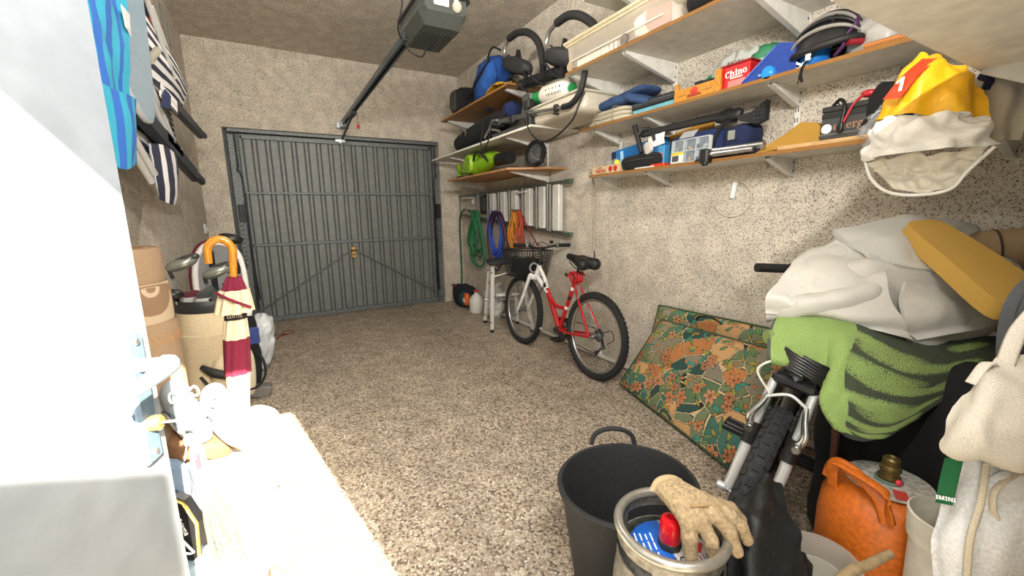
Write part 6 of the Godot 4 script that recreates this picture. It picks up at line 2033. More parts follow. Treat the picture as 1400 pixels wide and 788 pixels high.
	soft(Vector3(2.24, 0.15, -5.32), Vector3(0.26, 0.29, 0.42), fabric("191c28"), "body", 3.5, 0.02, 8.0, Basis(Vector3.RIGHT, 0.05), 20)
	soft(Vector3(2.19, 0.13, -5.16), Vector3(0.18, 0.22, 0.12), fabric("1f4550"), "teal_side", 3.0, 0.02, 9.0)
	blk(Vector3(2.13, 0.285, -5.42), Vector3(0.05, 0.03, 0.08), fabric("7c2430"), "red_tab", 0.008)
	soft(Vector3(2.16, 0.14, -5.06), Vector3(0.08, 0.17, 0.10), plast("d9631c", 0.4), "orange_pack", 3.0, 0.006, 12.0)
	var op: Node3D = cur.get_child(cur.get_child_count() - 1)
	blk(Vector3(2.117, 0.13, -5.06), Vector3(0.004, 0.05, 0.07), mat("e9dcd2", 0.5), "label", 0.0, Basis(), op)
	solo_last_with("orange_pack", "small orange packet with a pale label beside the dark corner bag", "packet")
	thing("white_jug", "cloudy white plastic jug beside the dark corner bag", "jug", Vector3(2.22, 0, -4.85))
	begin()
	lathe([Vector2(0, 0), Vector2(0.085, 0.0), Vector2(0.095, 0.02), Vector2(0.095, 0.16), Vector2(0.06, 0.22), Vector2(0.025, 0.245), Vector2(0.025, 0.27)], Transform3D(Basis(), Vector3(2.21, 0, -4.86)), 24)
	put("body", film("dcdcd6", 0.85))
	begin()
	cyl(Vector3(2.21, 0.265, -4.86), Vector3(2.21, 0.295, -4.86), 0.028)
	put("red_cap", plast("c23a2c", 0.4))
	soft(Vector3(2.26, 0.19, -4.45), Vector3(0.20, 0.38, 0.32), film("d6d8d4", 0.9, 0.3), "bag_body", 2.6, 0.04, 10.0, Basis(Vector3.RIGHT, 0.1), 26, 41)
	lay([Vector3(2.24, 0.36, -4.36), Vector3(2.23, 0.44, -4.28), Vector3(2.25, 0.46, -4.24)], [0.03, 0.018, 0.01], film("d6d8d4", 0.9, 0.3), "bag_ear")
	var ear: Node3D = cur.get_child(cur.get_child_count() - 1)
	cur.remove_child(ear)
	ear.position = Vector3.ZERO
	var bb: Node3D = cur.get_child(cur.get_child_count() - 1)
	bb.add_child(ear, true)
	solo_last_with("plastic_bag", "white plastic bag on the floor behind the step stool", "bag")

func solo_last_with(called: String, label: String, cat: String) -> void:
	solo_last(called, label, cat)

# ---------- bicycles: local axes x forward, y up, z to the rider's right ----------
func wheel(c: Vector3, R: float, root: Node3D, rim_m: Material, tyre_w := 0.026, knobs := 60) -> void:
	var rim := []
	var n := 48
	for k in n: rim.append(c + Vector3(cos(TAU * k / n), sin(TAU * k / n), 0) * (R - tyre_w))
	begin()
	tube(rim, tyre_w, 12, true, 1.0, Vector3.BACK)
	var ty := put("tyre", skin("232325", 0.8, 0.0, tex_noise("scuff", 0.02, 0.88, 1.0), null, Vector3.ONE * 5.0), root)
	begin()
	for k in knobs:
		var a := TAU * k / knobs
		var u := Vector3(cos(a), sin(a), 0)
		var v := Vector3(-sin(a), cos(a), 0)
		for s in [-1.0, 0.0, 1.0]:
			var sh := 0.5 if s == 0.0 else 0.0
			var a2: float = TAU * (k + sh) / knobs
			var u2 := Vector3(cos(a2), sin(a2), 0)
			var v2 := Vector3(-sin(a2), cos(a2), 0)
			var rad := u2 if s == 0.0 else (u * 0.72 + Vector3(0, 0, s) * 0.69).normalized()
			var up2 := v2 if s == 0.0 else v
			box(c + u2 * (R - tyre_w) + rad * (tyre_w + 0.0015), Vector3(tyre_w * 0.55, TAU * R / knobs * 0.58, 0.006), Basis(up2.cross(rad), up2, rad), 0.001)
	put("tread", mat("1c1c1e", 0.9), ty).set_meta("kind", "stuff")
	var rr := []
	for k in n: rr.append(c + Vector3(cos(TAU * k / n), sin(TAU * k / n), 0) * (R - tyre_w * 2.0 - 0.004))
	begin()
	tube(rr, 0.013, 8, true, 1.0, Vector3.BACK)
	put("rim", rim_m, root)
	begin()
	cyl(c + Vector3(0, 0, -0.045), c + Vector3(0, 0, 0.045), 0.017, 14)
	for s in [-1.0, 1.0]: cyl(c + Vector3(0, 0, s * 0.028), c + Vector3(0, 0, s * 0.032), 0.028, 16, 0.001)
	cyl(c + Vector3(0, 0, -0.066), c + Vector3(0, 0, 0.066), 0.006, 8)
	put("hub", steel("9a9c9c", 0.3), root)
	for k in 28:
		begin()
		var a := TAU * k / 28.0
		var s := 1.0 if k % 2 else -1.0
		var b := a + 0.5 * (1.0 if k % 4 < 2 else -1.0)
		rod(c + Vector3(cos(b) * 0.026, sin(b) * 0.026, s * 0.030), c + Vector3(cos(a), sin(a), 0) * (R - tyre_w * 2.0 - 0.01) , 0.0012, 4)
		put("spoke", steel("b9bbbb", 0.3), root)

func pipe(pts: Array, r: Variant, m: Material, called: String, root: Node3D, n := 6) -> MeshInstance3D:
	begin()
	tube(pts if pts.size() == 2 else curve(pts, n), r, 12)
	return put(called, m, root)

func cranks(bb: Vector3, root: Node3D, ang: float) -> void:
	begin()
	cyl(bb + Vector3(0, 0, -0.05), bb + Vector3(0, 0, 0.05), 0.02, 14)
	put("bottom_bracket", plast("2a2b2d", 0.4), root)
	begin()
	lathe([Vector2(0.055, -0.003), Vector2(0.088, -0.003), Vector2(0.092, 0.0), Vector2(0.088, 0.003), Vector2(0.055, 0.003), Vector2(0.055, -0.003)], axes(bb + Vector3(0, 0, 0.045), Vector3.BACK), 32)
	for k in 5:
		var a := TAU * k / 5.0
		bar(bb + Vector3(0, 0, 0.045), bb + Vector3(cos(a) * 0.06, sin(a) * 0.06, 0.045), 0.016, 0.005, Vector3.BACK)
	put("chainring", skin("3a3b3d", 0.4, 0.5, null, null, Vector3.ONE), root)
	for s in [-1.0, 1.0]:
		var d: Vector3 = Vector3(cos(ang), sin(ang), 0) * s * 0.16
		begin()
		bar(bb + Vector3(0, 0, s * 0.062), bb + d + Vector3(0, 0, s * 0.075), 0.024, 0.014, Vector3.BACK, 0.004)
		put("crank", plast("303133", 0.4), root)
		begin()
		rod(bb + d + Vector3(0, 0, s * 0.075), bb + d + Vector3(0, 0, s * 0.17), 0.007, 8)
		for q in [-1.0, 1.0]:
			box(bb + d + Vector3(q * 0.036, 0, s * 0.13), Vector3(0.014, 0.022, 0.095), Basis(), 0.004)
			box(bb + d + Vector3(0, 0, s * 0.13 + q * 0.042), Vector3(0.075, 0.02, 0.012), Basis(), 0.004)
		box(bb + d + Vector3(0, 0, s * 0.13), Vector3(0.028, 0.024, 0.09), Basis(), 0.005)
		put("pedal", plast("17181a", 0.5), root)

func saddle(c: Vector3, tilt: float, root: Node3D) -> void:
	var b := Basis(Vector3.BACK, tilt)
	begin()
	meld([[c + b * Vector3(-0.10, 0, -0.06), c + b * Vector3(-0.02, 0.005, -0.02), 0.048, 0.04], [c + b * Vector3(-0.10, 0, 0.06), c + b * Vector3(-0.02, 0.005, 0.02), 0.048, 0.04], [c + b * Vector3(-0.02, 0.005, 0), c + b * Vector3(0.15, 0.012, 0), 0.042, 0.026]], 0.03, 0.008)
	put("saddle", plast("17171a", 0.55), root)
	for s in [-1.0, 1.0]:
		pipe([c + b * Vector3(-0.10, -0.03, s * 0.02), c + b * Vector3(-0.04, -0.055, s * 0.02), c + b * Vector3(0.05, -0.055, s * 0.02), c + b * Vector3(0.13, -0.02, s * 0.012)], 0.004, mat("2b2b2d", 0.4, 0.5), "saddle_rail", root)

func bikes() -> void:
	# the white and red city bicycle by the wall
	var r := thing("bicycle", "white and red step-through bicycle with a black basket leaning by the right wall", "bicycle", Vector3(2.03, 0, -2.34))
	r.transform = Transform3D(Basis(Vector3.UP, PI / 2.0) * Basis(Vector3.RIGHT, 0.05), Vector3(2.03, 0.004, -2.34))
	O = Vector3.ZERO
	var red := plast("bb1a1e", 0.3)
	var white := plast("ececea", 0.25)
	var alu := steel("bcbdbb", 0.3)
	var black := plast("18181a", 0.5)
	var R := 0.335
	var ra := Vector3(0, R, 0)
	var fa := Vector3(1.07, R, 0)
	var bb := Vector3(0.455, 0.285, 0)
	wheel(ra, R, r, alu)
	# the front wheel with its fork, turned a little
	wheel(fa, R, r, alu)
	var ht := Vector3(0.80, 0.80, 0)
	var hb := Vector3(0.865, 0.665, 0)
	pipe([ht, hb], 0.021, white, "head_tube", r)
	pipe([ht.lerp(hb, 0.75), ht.lerp(bb, 0.45) + Vector3(-0.004, 0.0, 0)], 0.022, white, "down_tube_front", r)
	var dt := pipe([ht.lerp(bb, 0.44), bb], 0.022, red, "down_tube", r)
	pipe([ht.lerp(hb, 0.1), Vector3(0.72, 0.70, 0), Vector3(0.66, 0.60, 0)], 0.017, white, "top_tube_front", r)
	pipe([Vector3(0.662, 0.604, 0), Vector3(0.60, 0.525, 0), Vector3(0.51, 0.475, 0), Vector3(0.395, 0.475, 0)], 0.017, red, "top_tube", r)
	pipe([bb, Vector3(0.27, 0.735, 0)], 0.017, red, "seat_tube", r)
	for f in [0.42, 0.62, 0.8]:
		begin()
		rod(bb.lerp(Vector3(0.27, 0.735, 0), f), bb.lerp(Vector3(0.27, 0.735, 0), f + 0.06), 0.0178, 12)
		put("white_flash", white if f != 0.62 else black, r)
	begin()
	rod(ht.lerp(bb, 0.30) + Vector3(0.0, 0.0, 0), ht.lerp(bb, 0.36), 0.0226, 12)
	put("black_flash", black, r)
	letters("TORNADO", Transform3D(Basis(Vector3(0.62, -0.78, 0) * -1.0, Vector3(0.78, 0.62, 0) * -1.0, Vector3(0, 0, 1)) * Basis(Vector3.UP, PI), Vector3(0.705, 0.60, -0.023)), 0.026, mat("1c1c1e", 0.5), dt, "frame_lettering", false, true)
	for s in [-1.0, 1.0]:
		pipe([Vector3(0.275, 0.72, s * 0.012), Vector3(0.20, 0.62, s * 0.035), Vector3(0.005, R + 0.01, s * 0.062)], 0.0095, red, "seat_stay", r)
		pipe([bb + Vector3(-0.01, 0, s * 0.02), Vector3(0.28, 0.295, s * 0.045), Vector3(0.0, R, s * 0.064)], 0.011, red, "chain_stay", r)
		pipe([Vector3(0.862, 0.69, s * 0.03), Vector3(0.875, 0.70, s * 0.05), Vector3(0.915, 0.61, s * 0.056), Vector3(1.0, 0.45, s * 0.058), fa + Vector3(0, 0, s * 0.058)], [0.016, 0.018, 0.016, 0.013, 0.010], white, "fork_leg", r)
		begin()
		bar(Vector3(0.16, 0.60, s * 0.05), Vector3(0.17, 0.70, s * 0.045), 0.016, 0.012)
		put("rear_brake_arm", alu, r)
	begin()
	cyl(Vector3(0.862, 0.685, -0.045), Vector3(0.862, 0.685, 0.045), 0.024)
	put("fork_crown", white, r)
	pipe([Vector3(0.27, 0.735, 0), Vector3(0.235, 0.84, 0)], 0.0125, black, "seat_post", r)
	saddle(Vector3(0.22, 0.885, 0), 0.12, r)
	# red spiral lock round the seat post
	var coil := []
	for k in 46: coil.append(Vector3(0.262, 0.755, 0) + Vector3(0.045 * cos(k * 0.62) , 0.042 * sin(k * 0.62), -0.05 + 0.0022 * k))
	pipe(coil, 0.0075, plast("c2202a", 0.35), "spiral_lock", r, 3)
	blk(Vector3(0.33, 0.765, -0.045), Vector3(0.045, 0.022, 0.022), black, "lock_head", 0.005, Basis(Vector3.BACK, 0.4), r)
	# cockpit
	pipe([ht, Vector3(0.785, 0.90, 0), Vector3(0.82, 0.945, 0)], 0.013, black, "stem", r)
	var hbar := pipe([Vector3(0.76, 0.985, -0.29), Vector3(0.78, 0.98, -0.16), Vector3(0.82, 0.955, -0.05), Vector3(0.82, 0.955, 0.05), Vector3(0.78, 0.98, 0.16), Vector3(0.76, 0.985, 0.29)], 0.011, black, "handlebar", r)
	for s in [-1.0, 1.0]:
		begin()
		rod(Vector3(0.775, 0.98, s * 0.18), Vector3(0.758, 0.986, s * 0.30), 0.017, 10)
		put("grip", plast("1a1a1b", 0.8), hbar)
		begin()
		cyl(Vector3(0.778, 0.98, s * 0.155), Vector3(0.774, 0.98, s * 0.178), 0.021, 14)
		put("shifter_ring", steel("a9aaab", 0.3), hbar)
		pipe([Vector3(0.79, 0.98, s * 0.13), Vector3(0.85, 0.975, s * 0.16), Vector3(0.855, 0.965, s * 0.25)], 0.006, black, "brake_lever", hbar)
	begin()
	pillow(Vector3(0.80, 1.01, 0.12), Vector3(0.04, 0.035, 0.04), Basis(), 2.3)
	put("bell", plast("1b1b1d", 0.3), hbar)
	for k in 3: pipe([Vector3(0.80, 0.97, 0.12 - 0.1 * k), Vector3(0.93, 1.0, 0.08 - 0.06 * k), Vector3(0.95, 0.9, 0.02), Vector3(0.86, 0.72, 0.0)], 0.004, black, "cable", r)
	# basket: wire net in black
	var net := mat("151517", 0.5)
	var bc := Vector3(1.02, 0.80, 0)
	begin()
	var c8 := []
	for q in [[1, 1], [1, -1], [-1, -1], [-1, 1]]: c8.append([Vector3(q[0] * 0.155, 0.125, q[1] * 0.19), Vector3(q[0] * 0.125, -0.125, q[1] * 0.15)])
	for k in 4:
		var a: Array = c8[k]
		var b: Array = c8[(k + 1) % 4]
		rod(bc + a[0], bc + b[0], 0.006, 6)
		rod(bc + a[1], bc + b[1], 0.005, 6)
		for t in 12:
			rod(bc + a[0].lerp(b[0], t / 12.0), bc + a[1].lerp(b[1], t / 12.0), 0.0028, 5)
		for t in 9:
			rod(bc + a[0].lerp(a[1], (t + 1) / 10.0), bc + b[0].lerp(b[1], (t + 1) / 10.0), 0.0022, 5)
	for t in 8: rod(bc + c8[0][1].lerp(c8[3][1], t / 8.0), bc + c8[1][1].lerp(c8[2][1], t / 8.0), 0.0022, 5)
	put("basket", net, r)
	begin()
	pillow(bc + Vector3(0.0, -0.03, 0), Vector3(0.22, 0.16, 0.28), Basis(), 4.0, 0.01, 9.0)
	put("basket_lining", fabric("1a1a1c"), r)
	begin()
	lathe([Vector2(0.035, 0.0), Vector2(0.05, 0.004), Vector2(0.05, 0.012), Vector2(0.035, 0.014)], axes(bc + Vector3(-0.147, -0.03, -0.02), Vector3(-1, 0, 0)), 20)
	put("badge_ring", plast("8f9296", 0.4), r)
	# drive train
	cranks(bb, r, 0.25)
	begin()
	for k in 5: cyl(ra + Vector3(0, 0, 0.036 + k * 0.005), ra + Vector3(0, 0, 0.039 + k * 0.005), 0.052 - k * 0.006, 20, 0.0005)
	put("cassette", skin("45464a", 0.4, 0.7, null, null, Vector3.ONE), r)
	pipe([bb + Vector3(0, 0.088, 0.046), ra + Vector3(0, 0.045, 0.045)], 0.0035, mat("2b2724", 0.4, 0.6), "chain_run", r)
	pipe([bb + Vector3(0, -0.088, 0.046), Vector3(0.05, 0.175, 0.05)], 0.0035, mat("2b2724", 0.4, 0.6), "chain_run", r)
	begin()
	bar(ra + Vector3(0.0, -0.02, 0.06), ra + Vector3(-0.03, -0.10, 0.062), 0.02, 0.02, Vector3.BACK)
	bar(ra + Vector3(-0.03, -0.08, 0.062), ra + Vector3(0.05, -0.165, 0.062), 0.016, 0.012, Vector3.BACK)
	put("derailleur", black, r)
	for q in [ra + Vector3(-0.03, -0.09, 0.062), ra + Vector3(0.05, -0.16, 0.062)]:
		begin()
		cyl(q + Vector3(0, 0, -0.004), q + Vector3(0, 0, 0.004), 0.02, 14, 0.001)
		put("jockey_wheel", black, r)
	pipe([ra + Vector3(-0.01, 0.02, 0.07), ra + Vector3(-0.09, 0.05, 0.075), ra + Vector3(-0.12, -0.01, 0.075), ra + Vector3(-0.06, -0.06, 0.07)], 0.0035, black, "cable", r)
	blk(Vector3(1.07 - 0.33, 0.22, -0.0), Vector3(0.02, 0.02, 0.02), plast("c9c9c9", 0.3), "valve", 0.004, Basis(), r)
	# the mountain bicycle whose fork faces the camera, its rear under the towels
	var F := Vector3(-0.9496, 0, 0.3134)
	var U := Vector3(0.0652, 0.9781, 0.1976)
	var A := Vector3(-0.3065, 0.2081, -0.9288)
	r = thing("mountain_bike", "grey mountain bicycle with a knobbly front wheel, half buried under the towels", "bicycle", Vector3.ZERO)
	var R2 := 0.325
	var wb := 0.86
	var hub := Vector3(1.245, 0.338, -0.676)
	r.transform = Transform3D(Basis(F, U, A).orthonormalized(), hub - F * wb - U * R2)
	O = Vector3.ZERO
	var gm := skin("6d6f70", 0.35, 0.5, tex_noise("scuff", 0.02, 0.88, 1.0), null, Vector3.ONE)
	fa = Vector3(wb, R2, 0)
	ra = Vector3(0, R2 - 0.02, 0)
	bb = Vector3(0.37, 0.29, 0)
	wheel(fa, R2, r, alu, 0.030, 46)
	wheel(ra, 0.30, r, alu, 0.026, 46)
	var crown := Vector3(wb - 0.115, R2 + 0.40, 0)
	var chrome := skin("c9cbcb", 0.28, 0.35, null, null, Vector3.ONE)
	for s in [-1.0, 1.0]:
		var top := crown + Vector3(0, 0, s * 0.055)
		var bot := fa + Vector3(-0.005, 0, s * 0.062)
		pipe([top, top.lerp(bot, 0.45)], 0.0125, chrome, "fork_stanchion", r)
		pipe([top.lerp(bot, 0.40), top.lerp(bot, 0.58)], 0.021, plast("19191b", 0.5), "fork_boot", r)
		pipe([top.lerp(bot, 0.55), bot], [0.017, 0.015], chrome, "fork_lower", r)
		begin()
		cyl(bot + Vector3(0, 0, s * 0.005), bot + Vector3(0, 0, s * 0.032), 0.014)
		put("axle_nut", chrome, r)
		# brake arm: curved cast lever with pivot bolt
		begin()
		tube(curve([top.lerp(bot, 0.42) + Vector3(0.03, 0, s * 0.008), top.lerp(bot, 0.32) + Vector3(0.045, 0, s * 0.018), top.lerp(bot, 0.2) + Vector3(0.05, 0, s * 0.004), top.lerp(bot, 0.12) + Vector3(0.052, 0.01, -s * 0.006)], 5), [0.013, 0.011, 0.009, 0.007], 8, false, 0.6)
		var arm := put("brake_arm", steel("c6c7c6", 0.25), r)
		begin()
		var pv := top.lerp(bot, 0.42) + Vector3(0.035, 0, s * 0.008)
		cyl(pv, pv + Vector3(0.016, 0, 0), 0.014)
		put("pivot_bolt", steel("8a8b8a", 0.3), arm)
		begin()
		box(top.lerp(bot, 0.28) + Vector3(0.02, 0, -s * 0.022), Vector3(0.018, 0.05, 0.012), Basis(), 0.004)
		put("brake_pad", plast("1d1d1e", 0.7), arm)
	pipe([crown.lerp(fa, 0.12) + Vector3(0.052, 0.01, -0.05), crown.lerp(fa, 0.10) + Vector3(0.055, 0.02, 0.0), crown.lerp(fa, 0.13) + Vector3(0.052, 0.0, 0.055)], 0.005, chrome, "brake_cable_noodle", r)
	pipe([crown.lerp(fa, 0.12) + Vector3(0.052, 0.01, 0.05), crown + Vector3(0.07, 0.02, 0.10), crown + Vector3(0.055, 0.065, 0.07), crown + Vector3(0.03, 0.085, 0.03)], 0.0035, plast("d9d6cc", 0.4), "brake_cable", r)
	begin()
	box(crown + Vector3(0, 0.0, 0), Vector3(0.045, 0.04, 0.13), Basis(), 0.012)
	put("fork_crown", plast("232426", 0.4), r)
	ht = crown + Vector3(-0.045, 0.10, 0)
	pipe([crown, ht], 0.022, gm, "head_tube", r)
	# coiled black cable lock hung on the head tube
	var cl := []
	for k in 70: cl.append(crown + Vector3(0.01 + 0.040 * cos(k * 0.55), 0.045 + 0.0008 * k + 0.012 * sin(k * 0.55), 0.072 * sin(k * 0.55) - 0.012))
	pipe(cl, 0.0075, plast("131315", 0.3), "coiled_lock", r, 3)
	pipe([ht, bb], 0.023, gm, "down_tube", r)
	pipe([ht + Vector3(-0.01, -0.03, 0), Vector3(0.25, 0.66, 0)], 0.018, gm, "top_tube", r)
	pipe([bb, Vector3(0.22, 0.72, 0)], 0.016, gm, "seat_tube", r)
	for s in [-1.0, 1.0]:
		pipe([Vector3(0.25, 0.64, s * 0.02), ra + Vector3(0, 0, s * 0.06)], 0.009, gm, "seat_stay", r)
		pipe([bb + Vector3(0, 0, s * 0.02), ra + Vector3(0, 0, s * 0.06)], 0.010, gm, "chain_stay", r)
	cranks(bb, r, 0.5)
	# the handlebar of a further bicycle, its left grip sticking out of the towels
	thing("handlebar", "black handlebar whose grip sticks out to the left of the white towels", "handlebar", Vector3(1.8, 0.6, -0.72))
	pipe([Vector3(1.51, 1.063, -0.854), Vector3(1.654, 1.048, -0.79), Vector3(1.86, 1.0, -0.70), Vector3(2.0, 0.985, -0.64)], 0.011, black, "bar", cur)
	pipe([Vector3(1.505, 1.063, -0.856), Vector3(1.62, 1.055, -0.808)], 0.0165, plast("141415", 0.7), "grip", cur)
	pipe([Vector3(1.625, 1.054, -0.806), Vector3(1.66, 1.048, -0.79)], 0.020, plast("1d1d1f", 0.5), "lever_clamp", cur)
	pipe([Vector3(1.86, 1.0, -0.70), Vector3(1.88, 0.80, -0.66)], 0.013, black, "stem", cur)

func towel_heap() -> void:
	# dark covered pile behind the bicycle that the towels lie on
	begin()
	pillow(Vector3(1.98, 0.40, -0.40), Vector3(0.72, 0.80, 0.62), Basis(), 6.0, 0.03, 4.0, 9, 24)
	solo("covered_crate", fabric("141416"), "pile under a black cloth behind the orange gas bottle, the towels lying on it", "covered pile")
	begin()
	rod(Vector3(1.60, 0.0, -0.57), Vector3(1.605, 0.62, -0.60), 0.012, 10)
	solo("brown_pole", plast("6f4a3e", 0.5), "thin brown pole standing under the green towel's lowest corner", "pole")
	var wt := terry("f3f0e6")
	thing("white_towel", "big cream white towel bundled over the heap on the right", "towel", Vector3(1.8, 0.86, -0.6), "cream white towels on the heap")
	begin()
	cloth([[Vector3(1.935, 1.164, -0.809), Vector3(2.091, 1.195, -0.728), Vector3(2.24, 1.206, -0.629), Vector3(2.36, 1.183, -0.532)],
		[Vector3(1.646, 1.076, -0.780), Vector3(1.762, 1.117, -0.665), Vector3(1.961, 1.101, -0.549), Vector3(2.230, 1.039, -0.442)],
		[Vector3(1.468, 1.002, -0.771), Vector3(1.563, 1.015, -0.616), Vector3(1.765, 0.988, -0.496), Vector3(2.148, 0.939, -0.374)],
		[Vector3(1.439, 0.928, -0.773), Vector3(1.523, 0.937, -0.611), Vector3(1.702, 0.866, -0.471), Vector3(2.087, 0.889, -0.351)],
		[Vector3(1.546, 0.900, -0.798), Vector3(1.635, 0.910, -0.633), Vector3(1.842, 0.855, -0.500), Vector3(2.279, 0.872, -0.373)]], 12, 9, 0.014, 0.040, 3.4, 4, Vector3(1.4, 2.4, 0.020))
	put("body", wt)
	begin()
	pillow(Vector3(1.93, 1.0, -0.60), Vector3(0.72, 0.26, 0.36), Basis(Vector3.UP, -0.45), 3.0, 0.04, 5.0, 14, 26)
	put("inner_fold", wt)
	begin()
	cloth([[Vector3(1.715, 1.155, -0.710), Vector3(1.721, 1.121, -0.653), Vector3(1.725, 1.101, -0.588)], [Vector3(1.556, 1.064, -0.758), Vector3(1.559, 1.034, -0.657), Vector3(1.643, 1.005, -0.521)], [Vector3(1.428, 0.986, -0.768), Vector3(1.477, 0.970, -0.655), Vector3(1.642, 0.924, -0.482)], [Vector3(1.414, 0.925, -0.763), Vector3(1.501, 0.921, -0.620), Vector3(1.664, 0.873, -0.459)]], 10, 8, 0.012, 0.016, 6.0, 21, Vector3(0.4, 2.1, 0.009))
	put("left_drape", wt)
	begin()
	cloth([[Vector3(1.725, 1.037, -0.511), Vector3(1.863, 1.017, -0.441), Vector3(2.020, 0.944, -0.366)], [Vector3(1.641, 0.927, -0.489), Vector3(1.763, 0.925, -0.420), Vector3(2.014, 0.906, -0.344)], [Vector3(1.678, 0.869, -0.456), Vector3(1.764, 0.886, -0.399), Vector3(2.013, 0.890, -0.329)]], 10, 8, 0.012, 0.014, 6.0, 27, Vector3(0.3, 1.5, 0.009))
	put("right_drape", wt)
	lay([Vector3(1.455, 0.925, -0.765), Vector3(1.49, 0.915, -0.68), Vector3(1.55, 0.925, -0.60), Vector3(1.62, 0.905, -0.54), Vector3(1.71, 0.862, -0.475), Vector3(1.86, 0.865, -0.43)], 0.012, wt, "rolled_hem", 6, 8, 0.8)
	thing("white_towel", "smaller white towel folded over the top of the cream towel heap", "towel", Vector3(1.9, 1.05, -0.6), "cream white towels on the heap")
	begin()
	cloth([[Vector3(1.745, 1.185, -0.735), Vector3(1.935, 1.214, -0.641), Vector3(2.130, 1.205, -0.529)],
		[Vector3(1.700, 1.135, -0.643), Vector3(1.815, 1.142, -0.548), Vector3(2.015, 1.095, -0.465)],
		[Vector3(1.668, 1.10, -0.60), Vector3(1.745, 1.078, -0.51), Vector3(1.93, 1.035, -0.435)]], 10, 8, 0.02, 0.018, 4.0, 7, Vector3(1.2, 0.8, 0.010))
	put("body", terry("f6f6f0"))
	begin()
	pillow(Vector3(2.22, 1.16, -0.60), Vector3(0.26, 0.11, 0.20), Basis(Vector3.UP, -0.5), 3.0, 0.02, 7.0, 3)
	put("rolled_end", terry("f6f6f0"))
	# green towel: leaf green with dark strokes
	var im := Image.create(384, 384, false, Image.FORMAT_RGB8)
	im.fill(Color("93ac66"))
	var rng := RandomNumberGenerator.new()
	rng.seed = 77
	var strokes := []
	for k in 9: strokes.append([Vector2(215 + (k % 2) * 45 + k * 9, 70 + k * 36), 92.0 - k * 3.0, 13.0 + (k % 3) * 5.0, 0.30])
	for k in 5: strokes.append([Vector2(345, 60 + k * 62), 26.0, 17.0, 0.2])
	for x in 384:
		for y in 384:
			var edge := 165.0 + 0.22 * y + 10.0 * sin(y * 0.03)
			if x > edge:
				var c := Color("47503c")
				for s in strokes:
					var d: Vector2 = (Vector2(x, y) - s[0]).rotated(-s[3])
					var q := pow(d.x / s[1], 2.0) + pow(d.y / s[2], 2.0)
					if q < 1.0 and rng.randf() > q * q * 0.75: c = Color("93ad63")
				im.set_pixel(x, y, c)
			else: im.set_pixel(x, y, Color("98b46a") if rng.randf() > 0.35 else Color("86a255"))
	var gt := printed(im, 1.0)
	gt.normal_enabled = true
	gt.normal_texture = tex_bump("pile", 0.3, 14.0)
	gt.normal_scale = 0.7
	thing("green_towel", "green towel with dark brush strokes hanging over the mountain bicycle's handlebar", "towel", Vector3(1.5, 0.64, -0.5))
	var gc := [[Vector3(1.474, 0.917, -0.745), Vector3(1.528, 0.935, -0.664), Vector3(1.614, 0.910, -0.565), Vector3(1.773, 0.872, -0.467), Vector3(2.008, 0.839, -0.350)],
		[Vector3(1.365, 0.880, -0.710), Vector3(1.440, 0.881, -0.599), Vector3(1.444, 0.866, -0.524), Vector3(1.619, 0.810, -0.428), Vector3(1.915, 0.819, -0.335)],
		[Vector3(1.317, 0.814, -0.685), Vector3(1.395, 0.800, -0.561), Vector3(1.360, 0.759, -0.514), Vector3(1.508, 0.735, -0.420), Vector3(1.782, 0.759, -0.350)],
		[Vector3(1.326, 0.806, -0.675), Vector3(1.396, 0.789, -0.558), Vector3(1.313, 0.714, -0.520), Vector3(1.407, 0.658, -0.443), Vector3(1.616, 0.708, -0.375)],
		[Vector3(1.334, 0.801, -0.674), Vector3(1.399, 0.783, -0.555), Vector3(1.327, 0.670, -0.491), Vector3(1.374, 0.633, -0.445), Vector3(1.471, 0.647, -0.420)]]
	begin()
	cloth(gc, 10, 8, 0.012, 0.012, 5.0, 12)
	put("body", gt)
	begin()
	var P := surf(gc, 10, 8)
	var hem := []
	for i in P.size(): hem.append(P[i][0])
	for j in range(1, P[0].size()): hem.append(P[P.size() - 1][j])
	for i in range(P.size() - 2, 4, -1): hem.append(P[i][P[0].size() - 1])
	tube(hem, 0.0085, 6)
	put("grey_hem", terry("5f6660"))
	begin()
	lathe([Vector2(0.0, 0), Vector2(0.022, 0.0), Vector2(0.024, 0.06), Vector2(0.012, 0.07)], axes(Vector3(1.345, 0.865, -0.715), Vector3(0.6, 0.0, 0.35)), 16)
	put("rolled_corner", terry("93ac66"))
	# foam slab and roll
	var fo := skin("d7ac52", 0.95, 0.0, tex_noise("foam", 0.15, 0.75, 1.0), tex_bump("pile", 0.3, 14.0), Vector3.ONE * 5.0, 0.4)
	begin()
	var e1 := (Vector3(1.721, 1.005, -0.302) - Vector3(1.843, 1.187, -0.528)).normalized()
	var e2 := Vector3(0.85, 0.28, 0.05)
	e2 = (e2 - e1 * e2.dot(e1)).normalized()
	var sl := []
	for p in curve([Vector3(-0.02, -0.035, 0), Vector3(-0.045, 0.03, 0), Vector3(-0.03, 0.085, 0), Vector3(0.10, 0.12, 0), Vector3(0.22, 0.135, 0), Vector3(0.32, 0.125, 0), Vector3(0.34, 0.04, 0), Vector3(0.325, -0.03, 0), Vector3(0.15, -0.035, 0)], 4, true): sl.append(Vector2(p.x, p.y))
	var e3 := e1.cross(e2)
	if e3.z < 0: e3 = -e3
	var fb := Basis(e1, e2, e1.cross(e2))
	prism(sl, 0.055, Transform3D(fb, Vector3(1.845, 1.20, -0.52) - fb.z * (0.055 if fb.z.z > 0 else 0.0)), true)
	solo("foam_slab", fo, "thick yellow foam slab leaning on top of the white towels", "foam")
	thing("foam_roll", "brown rolled mat with dark bands lying behind the towels", "rolled mat", Vector3(2.3, 1.05, -0.4))
	begin()
